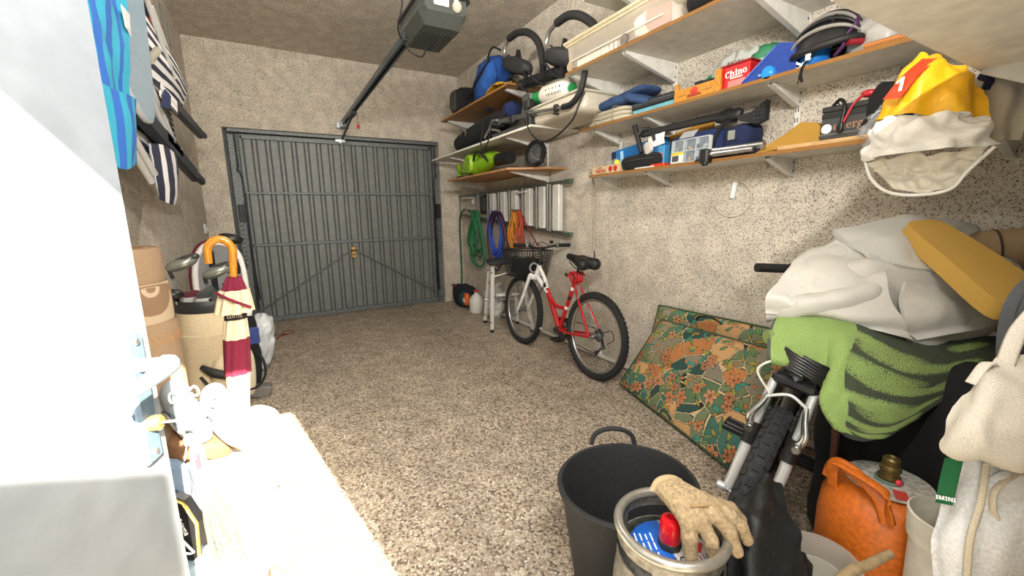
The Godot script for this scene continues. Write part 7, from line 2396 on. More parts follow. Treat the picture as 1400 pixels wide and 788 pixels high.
	tube([Vector3(2.24, 1.10, -0.50), Vector3(2.33, 1.13, -0.30), Vector3(2.36, 1.15, -0.08)], 0.075, 20)
	var rl := put("roll", skin("a88f6c", 0.95, 0.0, tex_noise("foam", 0.15, 0.75, 1.0), crease(), Vector3.ONE * 4.0, 0.6))
	for t in [0.25, 0.5]:
		begin()
		var c := Vector3(2.24, 1.10, -0.50).lerp(Vector3(2.34, 1.135, -0.25), t)
		var rg := []
		var ax := axes(c, Vector3(0.09, 0.03, 0.2))
		for k in 24: rg.append(ax * (Vector3(cos(TAU * k / 24.0), 0, sin(TAU * k / 24.0)) * 0.0755))
		tube(rg, 0.0035, 6, true)
		put("band", fabric("4c3b2c"), rl)

func flower_print() -> StandardMaterial3D:
	var S := 512
	var im := Image.create(S, S, false, Image.FORMAT_RGB8)
	var rng := RandomNumberGenerator.new()
	rng.seed = 2024
	var bases := [Color("6f7d5e"), Color("2f4f4a"), Color("b87a48"), Color("85806f"), Color("557355"), Color("c79d6c"), Color("3f6f66"), Color("7b7f62")]
	var seeds := []
	for k in 58: seeds.append([Vector2(rng.randf() * S, rng.randf() * S), bases[k % 8]])
	for x in range(0, S, 2):
		for y in range(0, S, 2):
			var b := 1e9
			var b2 := 1e9
			var c: Color
			for s in seeds:
				var d: Vector2 = (Vector2(x, y) - s[0]).abs()
				d.x = minf(d.x, S - d.x)
				d.y = minf(d.y, S - d.y)
				var q := d.x * 0.8 + d.y + 0.4 * absf(d.x - d.y)
				if q < b:
					b2 = b; b = q; c = s[1]
				elif q < b2: b2 = q
			if b2 - b < 4.0: c = Color("c9b58c")
			elif b2 - b < 7.0: c = Color("2d2a22")
			var g := rng.randf_range(0.92, 1.05)
			im.fill_rect(Rect2i(x, y, 2, 2), Color(c.r * g, c.g * g, c.b * g))
	var petal := func(at: Vector2, L: float, W: float, ang: float, c: Color, c2: Color) -> void:
		var R := int(L) + 2
		for dx in range(-R, R + 1):
			for dy in range(-R, R + 1):
				var p := Vector2(dx, dy).rotated(-ang)
				var t := (p.x / L + 1.0) / 2.0
				if t < 0.0 or t > 1.0: continue
				var w := W * sin(PI * pow(t, 0.8))
				if absf(p.y) > w: continue
				var o := c.lerp(c2, t * 0.7 + 0.3 * absf(p.y) / maxf(w, 0.1))
				if absf(p.y) > w - 1.6 or absf(p.y) < 0.6: o = Color("26241d")
				im.set_pixel(posmod(int(at.x) + dx, S), posmod(int(at.y) + dy, S), o)
	for k in 120:
		var at := Vector2(rng.randf() * S, rng.randf() * S)
		var a := rng.randf() * TAU
		var pal: Array = [[Color("2f8378"), Color("5fb3a4")], [Color("8d9a45"), Color("c3bd62")], [Color("4f7a4c"), Color("8fae6c")], [Color("c9b24e"), Color("8a8a3c")]][k % 4]
		petal.call(at, rng.randf_range(18, 34), rng.randf_range(6, 10), a, pal[0], pal[1])
	for k in 34:
		var at := Vector2(rng.randf() * S, rng.randf() * S)
		var n := 5 if k % 2 else 6
		var a0 := rng.randf() * TAU
		var L := rng.randf_range(12, 18)
		var cA := Color("dca070") if k % 3 else Color("e6c49c")
		for j in n:
			var a := a0 + TAU * j / n
			petal.call(at + Vector2(cos(a), sin(a)) * L, L, L * 0.5, a, Color("bd7048"), cA)
	for k in 56:
		var at := Vector2(rng.randf() * S, rng.randf() * S)
		petal.call(at, 9, 8, rng.randf() * TAU, Color("c8743a"), Color("d99a5a"))
	im.resize(1024, 1024, Image.INTERPOLATE_CUBIC)
	var m := printed(im, 0.95)
	m.normal_enabled = true
	m.normal_texture = tex_bump("weave", 0.25, 6.0)
	m.normal_scale = 0.4
	return m

func cushion(called: String, label: String, q: Array, th: float, m: Material, rep: Vector2) -> void:
	# q: bottom near, bottom far, top far, top near; a stuffed slab with rounded edges
	thing(called, label, "cushion", (q[0] + q[1]) / 2.0, "floral lounger cushions leaning on the right wall")
	var n: Vector3 = ((q[1] - q[0]) as Vector3).cross(q[3] - q[0]).normalized()
	if n.x > 0: n = -n
	var NU := 26
	var NV := 22
	var F := []
	var Bk := []
	var nz := noise3(3.0, 5)
	for i in NV + 1:
		var f := []
		var b := []
		for j in NU + 1:
			var u := float(j) / NU
			var v := float(i) / NV
			var p: Vector3 = ((q[1] as Vector3).lerp(q[0], u)).lerp((q[2] as Vector3).lerp(q[3], u), v)
			var e: float = minf(minf(u, 1.0 - u) * 9.0, minf(v, 1.0 - v) * 8.0)
			var k := sqrt(clampf(1.0 - pow(1.0 - minf(e, 1.0), 2.0), 0.0, 1.0))
			var w := nz.get_noise_3dv(p) * 0.018
			f.append(p + n * (th * 0.5 * k + w * k))
			b.append(p - n * (th * 0.5 * k))
		F.append(f)
		Bk.append(b)
	begin()
	mesh_grid(F, false, true, rep)
	mesh_grid(Bk, false, false, rep)
	put("cover", m)
	begin()
	var rim := []
	for j in NU + 1: rim.append(F[0][j])
	for i in range(1, NV + 1): rim.append(F[i][NU])
	for j in range(NU - 1, -1, -1): rim.append(F[NV][j])
	for i in range(NV - 1, 0, -1): rim.append(F[i][0])
	tube(rim, 0.007, 6, true)
	put("piping", fabric("4d5f3f"))

func front_things() -> void:
	var fp := flower_print()
	cushion("floral_cushion", "floral lounger cushion at the back, its top edge against the right wall", [Vector3(2.20, 0.03, -1.16), Vector3(2.30, 0.03, -2.10), Vector3(2.365, 0.60, -2.02), Vector3(2.365, 0.61, -1.16)], 0.06, fp, Vector2(1.25, 0.75))
	cushion("floral_cushion", "floral lounger cushion in front, sloping down to the floor", [Vector3(1.80, 0.025, -1.02), Vector3(2.10, 0.025, -2.12), Vector3(2.255, 0.535, -1.90), Vector3(2.20, 0.545, -1.05)], 0.06, fp, Vector2(1.3, 0.78))
	begin()
	tube(curve([Vector3(2.24, 0.60, -1.62), Vector3(2.22, 0.63, -1.58), Vector3(2.23, 0.63, -1.5), Vector3(2.26, 0.60, -1.46)], 5), 0.009, 7, false, 0.5)
	solo("cushion_strap", fabric("17181a"), "short black strap sticking up between the two floral cushions", "strap")
	# black rubber tub
	var t := Vector3(0.955, 0, -0.915)
	thing("rubber_tub", "black rubber builder's tub with two loop handles on the floor", "tub", t)
	var rub := skin("2b2c2d", 0.75, 0.0, tex_noise("tubdirt", 0.03, 0.55, 1.0), tex_bump("fine", 0.1, 1.5), Vector3.ONE * 4.0, 0.5)
	var sq := Transform3D(Basis(Vector3.UP, 0.3).scaled(Vector3(1.03, 1, 0.95)), t)
	begin()
	lathe([Vector2(0, 0), Vector2(0.165, 0.0), Vector2(0.175, 0.012), Vector2(0.222, 0.35), Vector2(0.234, 0.356), Vector2(0.236, 0.368), Vector2(0.230, 0.376), Vector2(0.220, 0.374), Vector2(0.213, 0.35), Vector2(0.166, 0.018), Vector2(0.0, 0.016)], sq, 48)
	put("body", rub)
	for s in [0.0, PI]:
		var a: float = 1.02 + s
		var d := Vector3(cos(a), 0, -sin(a))
		var tg := Vector3(sin(a), 0, cos(a))
		begin()
		tube(curve([t + d * 0.232 + tg * 0.085 + Vector3(0, 0.365, 0), t + d * 0.240 + tg * 0.072 + Vector3(0, 0.402, 0), t + d * 0.242 + tg * 0.03 + Vector3(0, 0.425, 0), t + d * 0.242 - tg * 0.03 + Vector3(0, 0.425, 0), t + d * 0.240 - tg * 0.072 + Vector3(0, 0.402, 0), t + d * 0.232 - tg * 0.085 + Vector3(0, 0.365, 0)] if s == 0.0 else [t + d * 0.235 + tg * 0.085 + Vector3(0, 0.362, 0), t + d * 0.248 + tg * 0.06 + Vector3(0, 0.366, 0), t + d * 0.252 + Vector3(0, 0.366, 0), t + d * 0.248 - tg * 0.06 + Vector3(0, 0.366, 0), t + d * 0.235 - tg * 0.085 + Vector3(0, 0.362, 0)], 5), 0.0095, 8)
		put("handle", rub)
	# the grey gas cylinder with its cut-out collar
	var k := Vector3(0.745, 0, -0.572)
	var km := skin("9b9990", 0.38, 0.6, tex_noise("tubdirt", 0.03, 0.55, 1.0), null, Vector3.ONE * 3.0)
	var kx := Transform3D(Basis().scaled(Vector3(0.87, 1, 0.87)), k)
	thing("gas_cylinder", "grey metal gas cylinder with a ring collar, blue and white label and red cap", "gas cylinder", k)
	begin()
	lathe([Vector2(0, 0), Vector2(0.12, 0.0), Vector2(0.125, 0.02), Vector2(0.148, 0.04), Vector2(0.15, 0.35), Vector2(0.145, 0.41), Vector2(0.128, 0.445), Vector2(0.10, 0.465), Vector2(0.06, 0.475), Vector2(0, 0.477)], kx, 48)
	put("body", km)
	begin()
	var ring := []
	for i in 48: ring.append(k + Vector3(cos(TAU * i / 48.0) * 0.120, 0.537, sin(TAU * i / 48.0) * 0.120))
	tube(ring, 0.0115, 10, true)
	put("collar_ring", skin("b5b2a8", 0.3, 0.7, tex_noise("scuff", 0.02, 0.88, 1.0), null, Vector3.ONE * 3.0))
	begin()
	lathe([Vector2(0.140, 0.41), Vector2(0.141, 0.465), Vector2(0.136, 0.465), Vector2(0.135, 0.41)], kx, 48)
	for q in [[-0.35, 0.5], [2.1, 2.75], [3.9, 4.55]]:
		lathe([Vector2(0.135, 0.42), Vector2(0.135, 0.535), Vector2(0.141, 0.535), Vector2(0.141, 0.42), Vector2(0.135, 0.42)], kx, 10, q[0], q[1])
	lathe([Vector2(0.135, 0.50), Vector2(0.135, 0.535), Vector2(0.141, 0.535), Vector2(0.141, 0.50), Vector2(0.135, 0.50)], kx, 48)
	put("collar", km)
	begin()
	lathe([Vector2(0.0, 0.4825), Vector2(0.088, 0.4825), Vector2(0.105, 0.4745)], kx, 24, 2.09, 2.09 + PI)
	var lb := put("blue_label", plast("1763c6", 0.4))
	begin()
	lathe([Vector2(0.0, 0.4825), Vector2(0.088, 0.4825), Vector2(0.105, 0.4745)], kx, 24, 2.09 - PI, 2.09)
	var lw := put("white_label", plast("eceae4", 0.4))
	var right := Vector3(0.87, 0, 0.49)
	var back := Vector3(0.49, 0, -0.87)
	for i in 5:
		for j in 3:
			blk(k + Vector3(0, 0.4835, 0) - right * (0.035 + 0.013 * i) + back * (-0.03 + 0.028 * j), Vector3(0.0035, 0.001, 0.018 + 0.004 * ((i + j) % 3)), mat("dfe8f2", 0.5), "print_line", 0.0, Basis(right, Vector3.UP, -back), lb)
	for i in 7:
		blk(k + Vector3(0, 0.4835, 0) + right * (0.030 + 0.009 * i) - back * (0.045), Vector3(0.003, 0.001, 0.036 if i % 3 else 0.026), mat("8d8f92" if i % 3 else "c4553f", 0.5), "print_line", 0.0, Basis(right, Vector3.UP, -back), lw)
	letters("965", Transform3D(Basis(back, -right, Vector3.UP), k + Vector3(0, 0.484, 0) + right * 0.012 - back * 0.062), 0.026, mat("3a3c40", 0.5), lw)
	begin()
	prism([Vector2(-0.018, -0.010), Vector2(0.006, -0.018), Vector2(0.022, 0.010), Vector2(-0.002, 0.018)], 0.001, Transform3D(Basis(right, back, Vector3.UP), k + Vector3(0, 0.4835, 0) + right * 0.058 - back * 0.008))
	put("hazard_diamond", mat("d63a2a", 0.5), lw)
	begin()
	cyl(k + Vector3(0, 0.478, 0), k + Vector3(0, 0.502, 0), 0.027, 8, 0.002)
	put("valve_base", plast("34352f", 0.5))
	begin()
	lathe([Vector2(0.0275, 0.498), Vector2(0.029, 0.502), Vector2(0.028, 0.545), Vector2(0.024, 0.555), Vector2(0.012, 0.558), Vector2(0.011, 0.553), Vector2(0.0, 0.553)], kx, 28)
	put("red_cap", plast("d81220", 0.3))
	# work glove over the collar ring
	thing("work_glove", "dirty cream work glove hanging over the ring of the grey gas cylinder", "glove", Vector3(0.8, 0.5, -0.5))
	begin()
	var g := [[Vector3(0.755, 0.606, -0.612), Vector3(0.752, 0.600, -0.565), 0.0192, 0.0220], [Vector3(0.795, 0.604, -0.600), Vector3(0.800, 0.600, -0.540), 0.0192, 0.0232], [Vector3(0.775, 0.606, -0.606), Vector3(0.775, 0.602, -0.55), 0.0203, 0.0232],
		[Vector3(0.752, 0.600, -0.565), Vector3(0.745, 0.578, -0.527), 0.0226, 0.0191], [Vector3(0.775, 0.600, -0.55), Vector3(0.768, 0.586, -0.512), 0.0226, 0.0180], [Vector3(0.800, 0.599, -0.54), Vector3(0.802, 0.588, -0.495), 0.0226, 0.0180], [Vector3(0.815, 0.595, -0.54), Vector3(0.836, 0.582, -0.488), 0.0215, 0.0174],
		[Vector3(0.745, 0.578, -0.527), Vector3(0.738, 0.548, -0.516), 0.0175, 0.0174], [Vector3(0.738, 0.548, -0.516), Vector3(0.735, 0.510, -0.508), 0.0169, 0.0151],
		[Vector3(0.768, 0.586, -0.512), Vector3(0.771, 0.548, -0.486), 0.0164, 0.0157], [Vector3(0.771, 0.548, -0.486), Vector3(0.778, 0.497, -0.474), 0.0153, 0.0133],
		[Vector3(0.802, 0.588, -0.495), Vector3(0.814, 0.562, -0.472), 0.0164, 0.0157], [Vector3(0.814, 0.562, -0.472), Vector3(0.826, 0.518, -0.458), 0.0153, 0.0139],
		[Vector3(0.836, 0.582, -0.488), Vector3(0.854, 0.560, -0.470), 0.0158, 0.0151], [Vector3(0.854, 0.560, -0.470), Vector3(0.866, 0.528, -0.460), 0.0147, 0.0133],
		[Vector3(0.832, 0.590, -0.53), Vector3(0.872, 0.572, -0.508), 0.0169, 0.0157], [Vector3(0.872, 0.572, -0.508), Vector3(0.893, 0.545, -0.492), 0.0153, 0.0133]]
	meld(g, 0.006, 0.004)
	var gl := put("glove", skin("cdb38a", 0.95, 0.0, tex_noise("grime", 0.025, 0.55, 1.0), crease(), Vector3.ONE * 7.0, 0.8))
	begin()
	tube(curve([Vector3(0.738, 0.600, -0.622), Vector3(0.752, 0.622, -0.618), Vector3(0.785, 0.622, -0.612), Vector3(0.815, 0.604, -0.606)], 5), 0.009, 8)
	put("cuff_hem", fabric("c9b48a"), gl)
	for q in [[Vector3(0.742, 0.612, -0.60), Vector3(0.739, 0.595, -0.55), Vector3(0.733, 0.565, -0.52)], [Vector3(0.755, 0.612, -0.53), Vector3(0.785, 0.612, -0.515), Vector3(0.825, 0.602, -0.505)]]:
		begin()
		tube(curve(q, 5), 0.004, 6)
		put("seam", fabric("b99c6e"), gl)
	# orange gas bottle
	var o := Vector3(1.45, 0, -0.40)
	var ox := Transform3D(Basis(), o)
	var orange := skin("e8781e", 0.45, 0.0, tex_noise("rust", 0.035, 0.72, 1.0), tex_bump("fine", 0.1, 1.5), Vector3.ONE * 3.0, 0.5)
	thing("gas_bottle", "orange butane gas bottle with a white label disc and brass valve", "gas bottle", o)
	begin()
	lathe([Vector2(0, 0), Vector2(0.14, 0.0), Vector2(0.15, 0.02), Vector2(0.152, 0.36), Vector2(0.147, 0.42), Vector2(0.130, 0.465), Vector2(0.10, 0.49), Vector2(0.0, 0.50)], ox, 48)
	put("body", orange)
	for s in [-1.0, 1.0]:
		var d: Vector3 = Vector3(-0.97, 0, -0.2) * -s
		var tg := Vector3(0.30, 0, -0.95)
		begin()
		if s > 0.0: tube(curve([o + Vector3(-0.088, 0.480, -0.110), o + Vector3(-0.092, 0.530, -0.098), o + Vector3(-0.105, 0.546, -0.070), o + Vector3(-0.122, 0.538, -0.02), o + Vector3(-0.133, 0.512, 0.025), o + Vector3(-0.136, 0.455, 0.05)], 5), 0.017, 8, false, 0.25, Vector3(-0.85, 0.5, 0.1))
		else: tube(curve([o + d * 0.118 + tg * 0.075 + Vector3(0, 0.462, 0), o + d * 0.128 + tg * 0.074 + Vector3(0, 0.522, 0), o + d * 0.132 + tg * 0.058 + Vector3(0, 0.548, 0), o + d * 0.132 - tg * 0.058 + Vector3(0, 0.548, 0), o + d * 0.128 - tg * 0.075 + Vector3(0, 0.52, 0), o + d * 0.12 - tg * 0.08 + Vector3(0, 0.455, 0)], 5), 0.016, 8, false, 0.22, Vector3.UP)
		put("handle", orange)
	begin()
	lathe([Vector2(0.03, 0.500), Vector2(0.098, 0.497), Vector2(0.10, 0.500), Vector2(0.098, 0.503), Vector2(0.03, 0.505)], ox, 32)
	var ld := put("label_disc", skin("d9d6cc", 0.5, 0.0, tex_noise("grime", 0.025, 0.55, 1.0), null, Vector3.ONE * 4.0))
	blk(o + Vector3(-0.055, 0.5045, 0.045), Vector3(0.045, 0.001, 0.03), mat("b8413a", 0.5), "red_print", 0.0, Basis(Vector3.UP, 0.5), ld)
	begin()
	lathe([Vector2(0.0, 0.50), Vector2(0.026, 0.50), Vector2(0.026, 0.52), Vector2(0.021, 0.523), Vector2(0.021, 0.535), Vector2(0.025, 0.538), Vector2(0.025, 0.548), Vector2(0.020, 0.552), Vector2(0.020, 0.570), Vector2(0.015, 0.575), Vector2(0.012, 0.568), Vector2(0.0, 0.568)], ox, 24)
	var vv := put("valve", skin("6b5c35", 0.4, 0.7, null, null, Vector3.ONE))
	begin()
	var vr := []
	for i in 20: vr.append(o + Vector3(cos(TAU * i / 20.0) * 0.029, 0.508, sin(TAU * i / 20.0) * 0.029))
	tube(vr, 0.004, 6, true)
	put("green_seal", mat("5d7a68", 0.5), vv)
	begin()
	cyl(o + Vector3(-0.012, 0.515, 0.022), o + Vector3(-0.017, 0.515, 0.031), 0.009, 10)
	put("red_button", mat("d83a4a", 0.5), vv)
	# white bucket on a crate
	var b := Vector3(1.295, 0.195, -0.228)
	thing("white_bucket", "dirty white plastic bucket in front of the orange gas bottle", "bucket", b)
	var bw := skin("e2ded0", 0.5, 0.0, tex_noise("scuff", 0.02, 0.88, 1.0), null, Vector3.ONE * 2.0)
	begin()
	lathe([Vector2(0, 0), Vector2(0.070, 0.0), Vector2(0.073, 0.004), Vector2(0.080, 0.30), Vector2(0.087, 0.302), Vector2(0.091, 0.365), Vector2(0.087, 0.368), Vector2(0.080, 0.30), Vector2(0.070, 0.01), Vector2(0.0, 0.008)], Transform3D(Basis().scaled(Vector3(0.95, 1, 0.95)), b), 40)
	put("body", bw)
	begin()
	tube(curve([b + Vector3(-0.08, 0.32, 0.03), b + Vector3(-0.06, 0.27, 0.085), b + Vector3(0.03, 0.26, 0.105), b + Vector3(0.09, 0.31, 0.04)], 5), 0.0028, 6)
	put("bail", steel())
	begin()
	box(Vector3(1.295, 0.097, -0.225), Vector3(0.15, 0.194, 0.15), Basis(), 0.01)
	solo("plastic_crate", plast("3d4044", 0.6), "dark plastic crate standing under the white plastic bucket", "crate")
	# clear basin with a second one in it
	var z := Vector3(1.185, 0.205, -0.44)
	thing("plastic_basin", "cloudy clear plastic basin splashed with paint beside the orange gas bottle", "basin", z)
	begin()
	lathe([Vector2(0, 0.004), Vector2(0.05, 0.004), Vector2(0.085, 0.13), Vector2(0.094, 0.134), Vector2(0.094, 0.142), Vector2(0.084, 0.142), Vector2(0.046, 0.010), Vector2(0.0, 0.010)], Transform3D(Basis(), z), 36)
	put("bowl", film("b9b2a6", 0.6, 0.3))
	begin()
	lathe([Vector2(0, 0.02), Vector2(0.04, 0.02), Vector2(0.062, 0.09), Vector2(0.066, 0.09), Vector2(0.042, 0.015), Vector2(0.0, 0.014)], Transform3D(Basis(), z + Vector3(0, 0.0, 0.0)), 28)
	put("inner_bowl", film("c9c6b8", 0.8, 0.3))
	for i in 9:
		begin()
		var a := i * 0.7
		pillow(z + Vector3(cos(a) * 0.083, 0.11 + 0.02 * sin(i * 2.0), sin(a) * 0.083), Vector3(0.006, 0.014, 0.012), Basis(Vector3.UP, -a), 2.0, 0.0, 8.0, 1, 8)
		put("paint_splash", mat("e9e6de", 0.6))
	begin()
	box(Vector3(1.185, 0.103, -0.44), Vector3(0.13, 0.205, 0.13), Basis(), 0.006)
	solo("cardboard_box", skin("8a7350", 0.9, 0.0, null, null, Vector3.ONE), "small cardboard box under the cloudy basin", "box")
	begin()
	tube(curve([Vector3(1.135, 0.500, -0.290), Vector3(1.08, 0.488, -0.305), Vector3(0.99, 0.462, -0.330), Vector3(0.92, 0.30, -0.34), Vector3(0.90, 0.0, -0.34)], 5), [0.009, 0.011, 0.010, 0.010], 10)
	solo("wooden_stick", wood("b39a72", 0.8, Vector3(4, 4, 4)), "crooked bare wooden stick leaning in front of the orange gas bottle", "stick")
	thing("bin_bag", "black plastic bin bag slumped against the mountain bicycle's front wheel", "bag", Vector3(1.02, 0, -0.44))
	begin()
	pillow(Vector3(1.045, 0.21, -0.455), Vector3(0.18, 0.42, 0.15), Basis(Vector3.UP, 0.3) * Basis(Vector3.FORWARD, 0.12), 2.8, 0.035, 12.0, 23, 30, 0.7)
	put("body", skin("141516", 0.55, 0.0, null, crease(), Vector3.ONE * 5.0, 1.0))
	begin()
	cloth([[Vector3(1.023, 0.541, -0.555), Vector3(1.065, 0.571, -0.537), Vector3(1.115, 0.538, -0.525)],[Vector3(0.907, 0.529, -0.524), Vector3(0.952, 0.551, -0.480), Vector3(1.055, 0.523, -0.474)],[Vector3(0.876, 0.474, -0.507), Vector3(0.906, 0.505, -0.450), Vector3(1.039, 0.473, -0.438)],[Vector3(0.844, 0.405, -0.488), Vector3(0.878, 0.431, -0.427), Vector3(1.021, 0.402, -0.410)]], 8, 8, 0.003, 0.012, 10.0, 6, Vector3(1.6, 0.3, 0.008))
	put("flap", skin("141516", 0.55, 0.0, null, crease(), Vector3.ONE * 5.0, 1.0))

func hanging_bags() -> void:
	# yellow and white carrier bag hanging off the lowest shelf
	var wh: StandardMaterial3D = mat("fbfaf6", 0.4).duplicate()
	wh.normal_enabled = true
	wh.normal_texture = crease()
	wh.uv1_triplanar = true
	wh.uv1_scale = Vector3.ONE * 4.0
	wh.normal_scale = 0.8
	var ye := skin("f0b81a", 0.4, 0.0, null, crease(), Vector3.ONE * 4.0, 0.8)
	thing("carrier_bag", "yellow and white plastic carrier bag with a red stripe hanging under the overhead shelf", "bag", Vector3(1.95, 1.31, -0.55))
	var c := [[Vector3(2.02, 1.78, -0.66), Vector3(1.985, 1.785, -0.62), Vector3(1.99, 1.74, -0.57), Vector3(2.03, 1.705, -0.525)],
		[Vector3(1.985, 1.70, -0.70), Vector3(1.92, 1.71, -0.63), Vector3(1.92, 1.68, -0.545), Vector3(2.0, 1.64, -0.48)],
		[Vector3(1.97, 1.60, -0.73), Vector3(1.88, 1.60, -0.65), Vector3(1.88, 1.58, -0.525), Vector3(1.97, 1.565, -0.445)],
		[Vector3(1.965, 1.52, -0.745), Vector3(1.86, 1.51, -0.66), Vector3(1.86, 1.505, -0.52), Vector3(1.96, 1.50, -0.425)],
		[Vector3(1.96, 1.44, -0.745), Vector3(1.86, 1.445, -0.665), Vector3(1.86, 1.45, -0.52), Vector3(1.955, 1.455, -0.41)]]
	begin()
	cloth([c[0], c[1], c[2].map(func(v): return v + Vector3(0, -0.022, 0))], 10, 8, 0.002, 0.018, 9.0, 3, Vector3(3.2, 0.4, 0.010))
	put("yellow_top", ye)
	begin()
	cloth([c[2].map(func(v): return v + Vector3(0, -0.020, 0)), c[3], c[4]], 10, 8, 0.002, 0.036, 14.0, 5, Vector3(2.6, 0.9, 0.010))
	put("white_middle", wh)
	begin()
	cloth([[Vector3(1.96, 1.445, -0.742), Vector3(1.93, 1.44, -0.66), Vector3(1.93, 1.445, -0.54), Vector3(1.955, 1.455, -0.43)],
		[Vector3(1.97, 1.39, -0.70), Vector3(1.965, 1.385, -0.63), Vector3(1.965, 1.385, -0.55), Vector3(1.98, 1.40, -0.46)],
		[Vector3(1.955, 1.335, -0.65), Vector3(1.95, 1.32, -0.60), Vector3(1.95, 1.315, -0.55), Vector3(1.96, 1.34, -0.48)]], 10, 10, 0.002, 0.045, 15.0, 8)
	put("open_mouth", film("efe9da", 0.9, 0.4))
	begin()
	var mouth := curve([Vector3(1.958, 1.44, -0.745), Vector3(1.945, 1.375, -0.715), Vector3(1.94, 1.325, -0.66), Vector3(1.935, 1.31, -0.58), Vector3(1.94, 1.325, -0.50), Vector3(1.955, 1.38, -0.47), Vector3(1.955, 1.45, -0.42)], 5)
	tube(mouth, 0.006, 6)
	put("rim", wh)
	begin()
	cloth([[Vector3(1.945, 1.758, -0.620), Vector3(1.940, 1.742, -0.578)], [Vector3(1.893, 1.70, -0.650), Vector3(1.875, 1.69, -0.598)], [Vector3(1.872, 1.635, -0.684), Vector3(1.850, 1.628, -0.632)]], 6, 6, 0.003, 0.004, 9.0, 3)
	var rs := put("red_stripe", skin("e2401e", 0.4, 0.0, null, crease(), Vector3.ONE * 4.0, 0.5))
	letters("1", Transform3D(Basis(Vector3(-0.25, 0.1, 0.96), Vector3(0.25, 0.95, 0.1), Vector3(-0.9, 0.25, 0.1)).orthonormalized(), Vector3(1.862, 1.672, -0.640)), 0.05, mat("f4efe6", 0.5), rs, "lettering", false, true)
	thing("cloth_bag", "beige cloth bag with a navy collar hanging to the right of the carrier bag", "bag", Vector3(2.1, 1.48, -0.45))
	begin()
	cloth([[Vector3(2.12, 1.70, -0.52), Vector3(2.09, 1.69, -0.46), Vector3(2.10, 1.63, -0.40)], [Vector3(2.11, 1.60, -0.51), Vector3(2.06, 1.59, -0.45), Vector3(2.09, 1.56, -0.40)], [Vector3(2.12, 1.49, -0.49), Vector3(2.07, 1.48, -0.44), Vector3(2.10, 1.475, -0.405)]], 8, 8, 0.012, 0.012, 7.0, 3, Vector3(1.4, 0.2, 0.008))
	put("body", fabric("cfc6b6"))
	lay([Vector3(2.10, 1.695, -0.51), Vector3(2.075, 1.675, -0.485), Vector3(2.075, 1.645, -0.49)], 0.012, fabric("23264a"), "navy_collar")
	begin()
	pillow(Vector3(2.22, 1.64, -0.36), Vector3(0.18, 0.18, 0.16), Basis(), 3.0, 0.02, 8.0, 3)
	solo("black_bag", fabric("151517"), "black bag on the lowest shelf beside the beige cloth bag", "bag")
	# charcoal chair back at the right edge
	thing("folding_chair", "charcoal padded chair back with pale piping at the right edge of the picture", "chair", Vector3(1.5, 0.0, -0.12))
	var cx := Transform3D(Basis(Vector3(0.87, 0, 0.49), Vector3(0.0, 0.96, -0.2), Vector3(-0.49, 0.17, 0.85)).orthonormalized(), Vector3(1.485, 0.99, -0.17))
	var ol := []
	for p in curve([Vector3(-0.135, -0.10, 0), Vector3(-0.14, 0.0, 0), Vector3(-0.11, 0.09, 0), Vector3(-0.03, 0.15, 0), Vector3(0.1, 0.17, 0), Vector3(0.25, 0.14, 0), Vector3(0.30, 0.0, 0), Vector3(0.25, -0.15, 0), Vector3(0.05, -0.19, 0), Vector3(-0.09, -0.17, 0)], 6, true): ol.append(Vector2(p.x, p.y))
	begin()
	prism(ol, 0.035, cx, true)
	put("back_pad", plast("4b4e54", 0.6))
	begin()
	var pp := []
	var pq := []
	for p in ol:
		pp.append(cx * Vector3(p.x, p.y, 0.036))
		pq.append(cx * Vector3(p.x * 0.92 + 0.008, p.y * 0.92, 0.037))
	tube(pp, 0.008, 6, true)
	put("rim", plast("3a3d42", 0.6))
	begin()
	tube(pq, 0.002, 6, true)
	put("piping", mat("a5a9ac", 0.5))
	for s in [0.0, 0.18]:
		begin()
		rod(cx * Vector3(s, -0.15, 0.0), Vector3(1.52 + s * 0.8, 0.0, -0.10 + s * 0.1), 0.012, 10)
		put("leg", plast("2b2c2e", 0.4))
	# canvas tote above a white cloth bag, both on hooks of the near wall
	var cv := fabric("ece6d8")
	thing("tote_bag", "cream canvas tote bag bunched at the right edge above the drawstring bag", "bag", Vector3(1.15, 0.76, -0.18))
	begin()
	cloth([[Vector3(1.193, 0.951, -0.216), Vector3(1.209, 0.979, -0.190), Vector3(1.290, 0.992, -0.154)], [Vector3(1.122, 0.911, -0.225), Vector3(1.110, 0.939, -0.179), Vector3(1.20, 0.944, -0.127)], [Vector3(1.085, 0.849, -0.233), Vector3(1.056, 0.878, -0.173), Vector3(1.17, 0.877, -0.112)], [Vector3(1.078, 0.814, -0.230), Vector3(1.066, 0.824, -0.169), Vector3(1.18, 0.807, -0.105)], [Vector3(1.124, 0.784, -0.219), Vector3(1.163, 0.787, -0.184), Vector3(1.268, 0.773, -0.123)]], 10, 8, 0.006, 0.014, 8.0, 5, Vector3(1.6, 0.7, 0.007))
	put("body", cv)
	begin()
	pillow(Vector3(1.18, 0.865, -0.165), Vector3(0.17, 0.17, 0.06), Basis(Vector3.UP, -0.5), 2.6, 0.01, 9.0)
	put("lining", cv)
	lay([Vector3(1.13, 0.935, -0.218), Vector3(1.150, 0.972, -0.208), Vector3(1.175, 0.965, -0.20), Vector3(1.165, 0.94, -0.19)], 0.010, cv, "folded_strap", 5, 8, 0.35)
	lay([Vector3(1.165, 0.93, -0.188), Vector3(1.205, 1.000, -0.190), Vector3(1.241, 1.046, -0.185), Vector3(1.277, 1.093, -0.16), Vector3(1.32, 1.14, -0.08), Vector3(1.33, 1.17, 0.0)], 0.013, cv, "handle_strap", 5, 8, 0.3)
	thing("drawstring_bag", "white cloth drawstring bag with a green print below the canvas tote", "bag", Vector3(1.15, 0.5, -0.16))
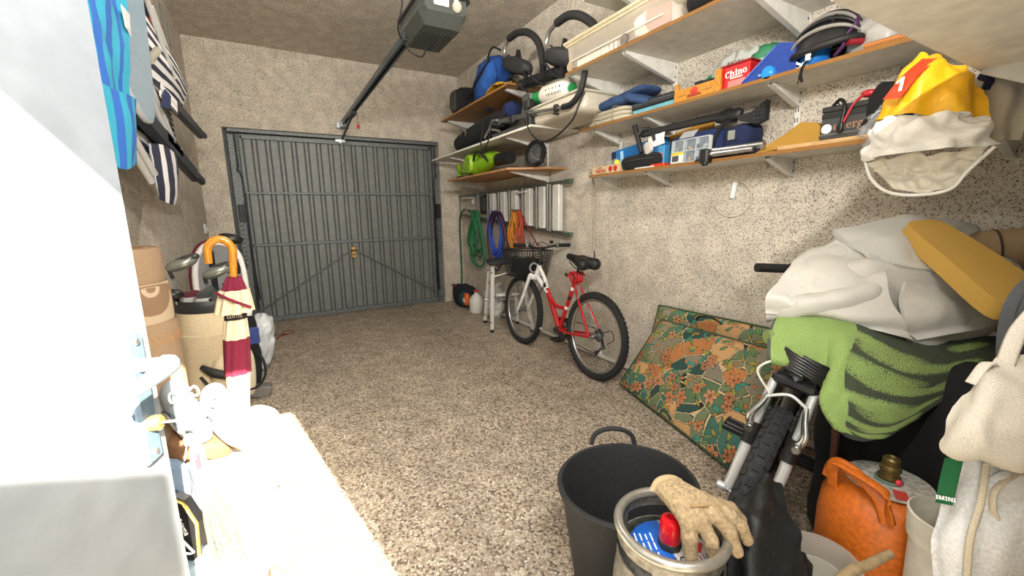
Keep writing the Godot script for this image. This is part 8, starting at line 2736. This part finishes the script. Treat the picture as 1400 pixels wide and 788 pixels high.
	var wc := skin("f6f7f7", 0.85, 0.0, tex_noise("cloth", 0.08, 0.78, 1.0), crease(), Vector3.ONE * 3.0, 0.8)
	begin()
	cloth([[Vector3(1.173, 0.778, -0.234), Vector3(1.181, 0.796, -0.187), Vector3(1.302, 0.791, -0.119)], [Vector3(1.119, 0.675, -0.224), Vector3(1.129, 0.709, -0.167), Vector3(1.246, 0.707, -0.102)], [Vector3(1.068, 0.604, -0.216), Vector3(1.080, 0.643, -0.158), Vector3(1.207, 0.641, -0.087)], [Vector3(1.063, 0.490, -0.194), Vector3(1.083, 0.520, -0.143), Vector3(1.210, 0.518, -0.072)]], 10, 8, 0.006, 0.01, 9.0, 6, Vector3(2.0, 0.3, 0.006))
	put("body", wc)
	begin()
	pillow(Vector3(1.19, 0.62, -0.145), Vector3(0.17, 0.30, 0.05), Basis(Vector3.UP, -0.5), 3.0, 0.01, 9.0)
	put("back", wc)
	begin()
	cloth([[Vector3(1.128, 0.771, -0.232), Vector3(1.125, 0.785, -0.207)], [Vector3(1.106, 0.732, -0.229), Vector3(1.099, 0.742, -0.203)], [Vector3(1.093, 0.688, -0.226), Vector3(1.086, 0.700, -0.202)]], 6, 6, 0.002, 0.002, 9.0)
	var gp := put("green_print", fabric("1d6b3c"))
	letters("IMINI", Transform3D(Basis(Vector3(-0.1, 0.35, 0.9), Vector3(0.45, 0.85, -0.3), Vector3(-0.9, 0.2, 0.25)).orthonormalized(), Vector3(1.086, 0.708, -0.213)), 0.008, mat("eef2ee", 0.6), gp, "lettering", false, true)
	lay([Vector3(1.150, 0.779, -0.182), Vector3(1.100, 0.722, -0.171), Vector3(1.056, 0.667, -0.168), Vector3(1.048, 0.581, -0.160), Vector3(1.05, 0.50, -0.15)], 0.0055, fabric("e2d6bd"), "drawstring", 6, 8, 0.6)
	lay([Vector3(1.194, 0.772, -0.145), Vector3(1.129, 0.745, -0.161), Vector3(1.119, 0.709, -0.158), Vector3(1.121, 0.689, -0.152), Vector3(1.101, 0.662, -0.155)], 0.0055, fabric("e2d6bd"), "drawstring", 6, 8, 0.6)
	begin()
	rod(Vector3(1.33, 1.17, 0.05), Vector3(1.33, 1.17, -0.04), 0.01, 8)
	solo("coat_peg", steel(), "steel coat peg on the near wall carrying the canvas tote", "peg")
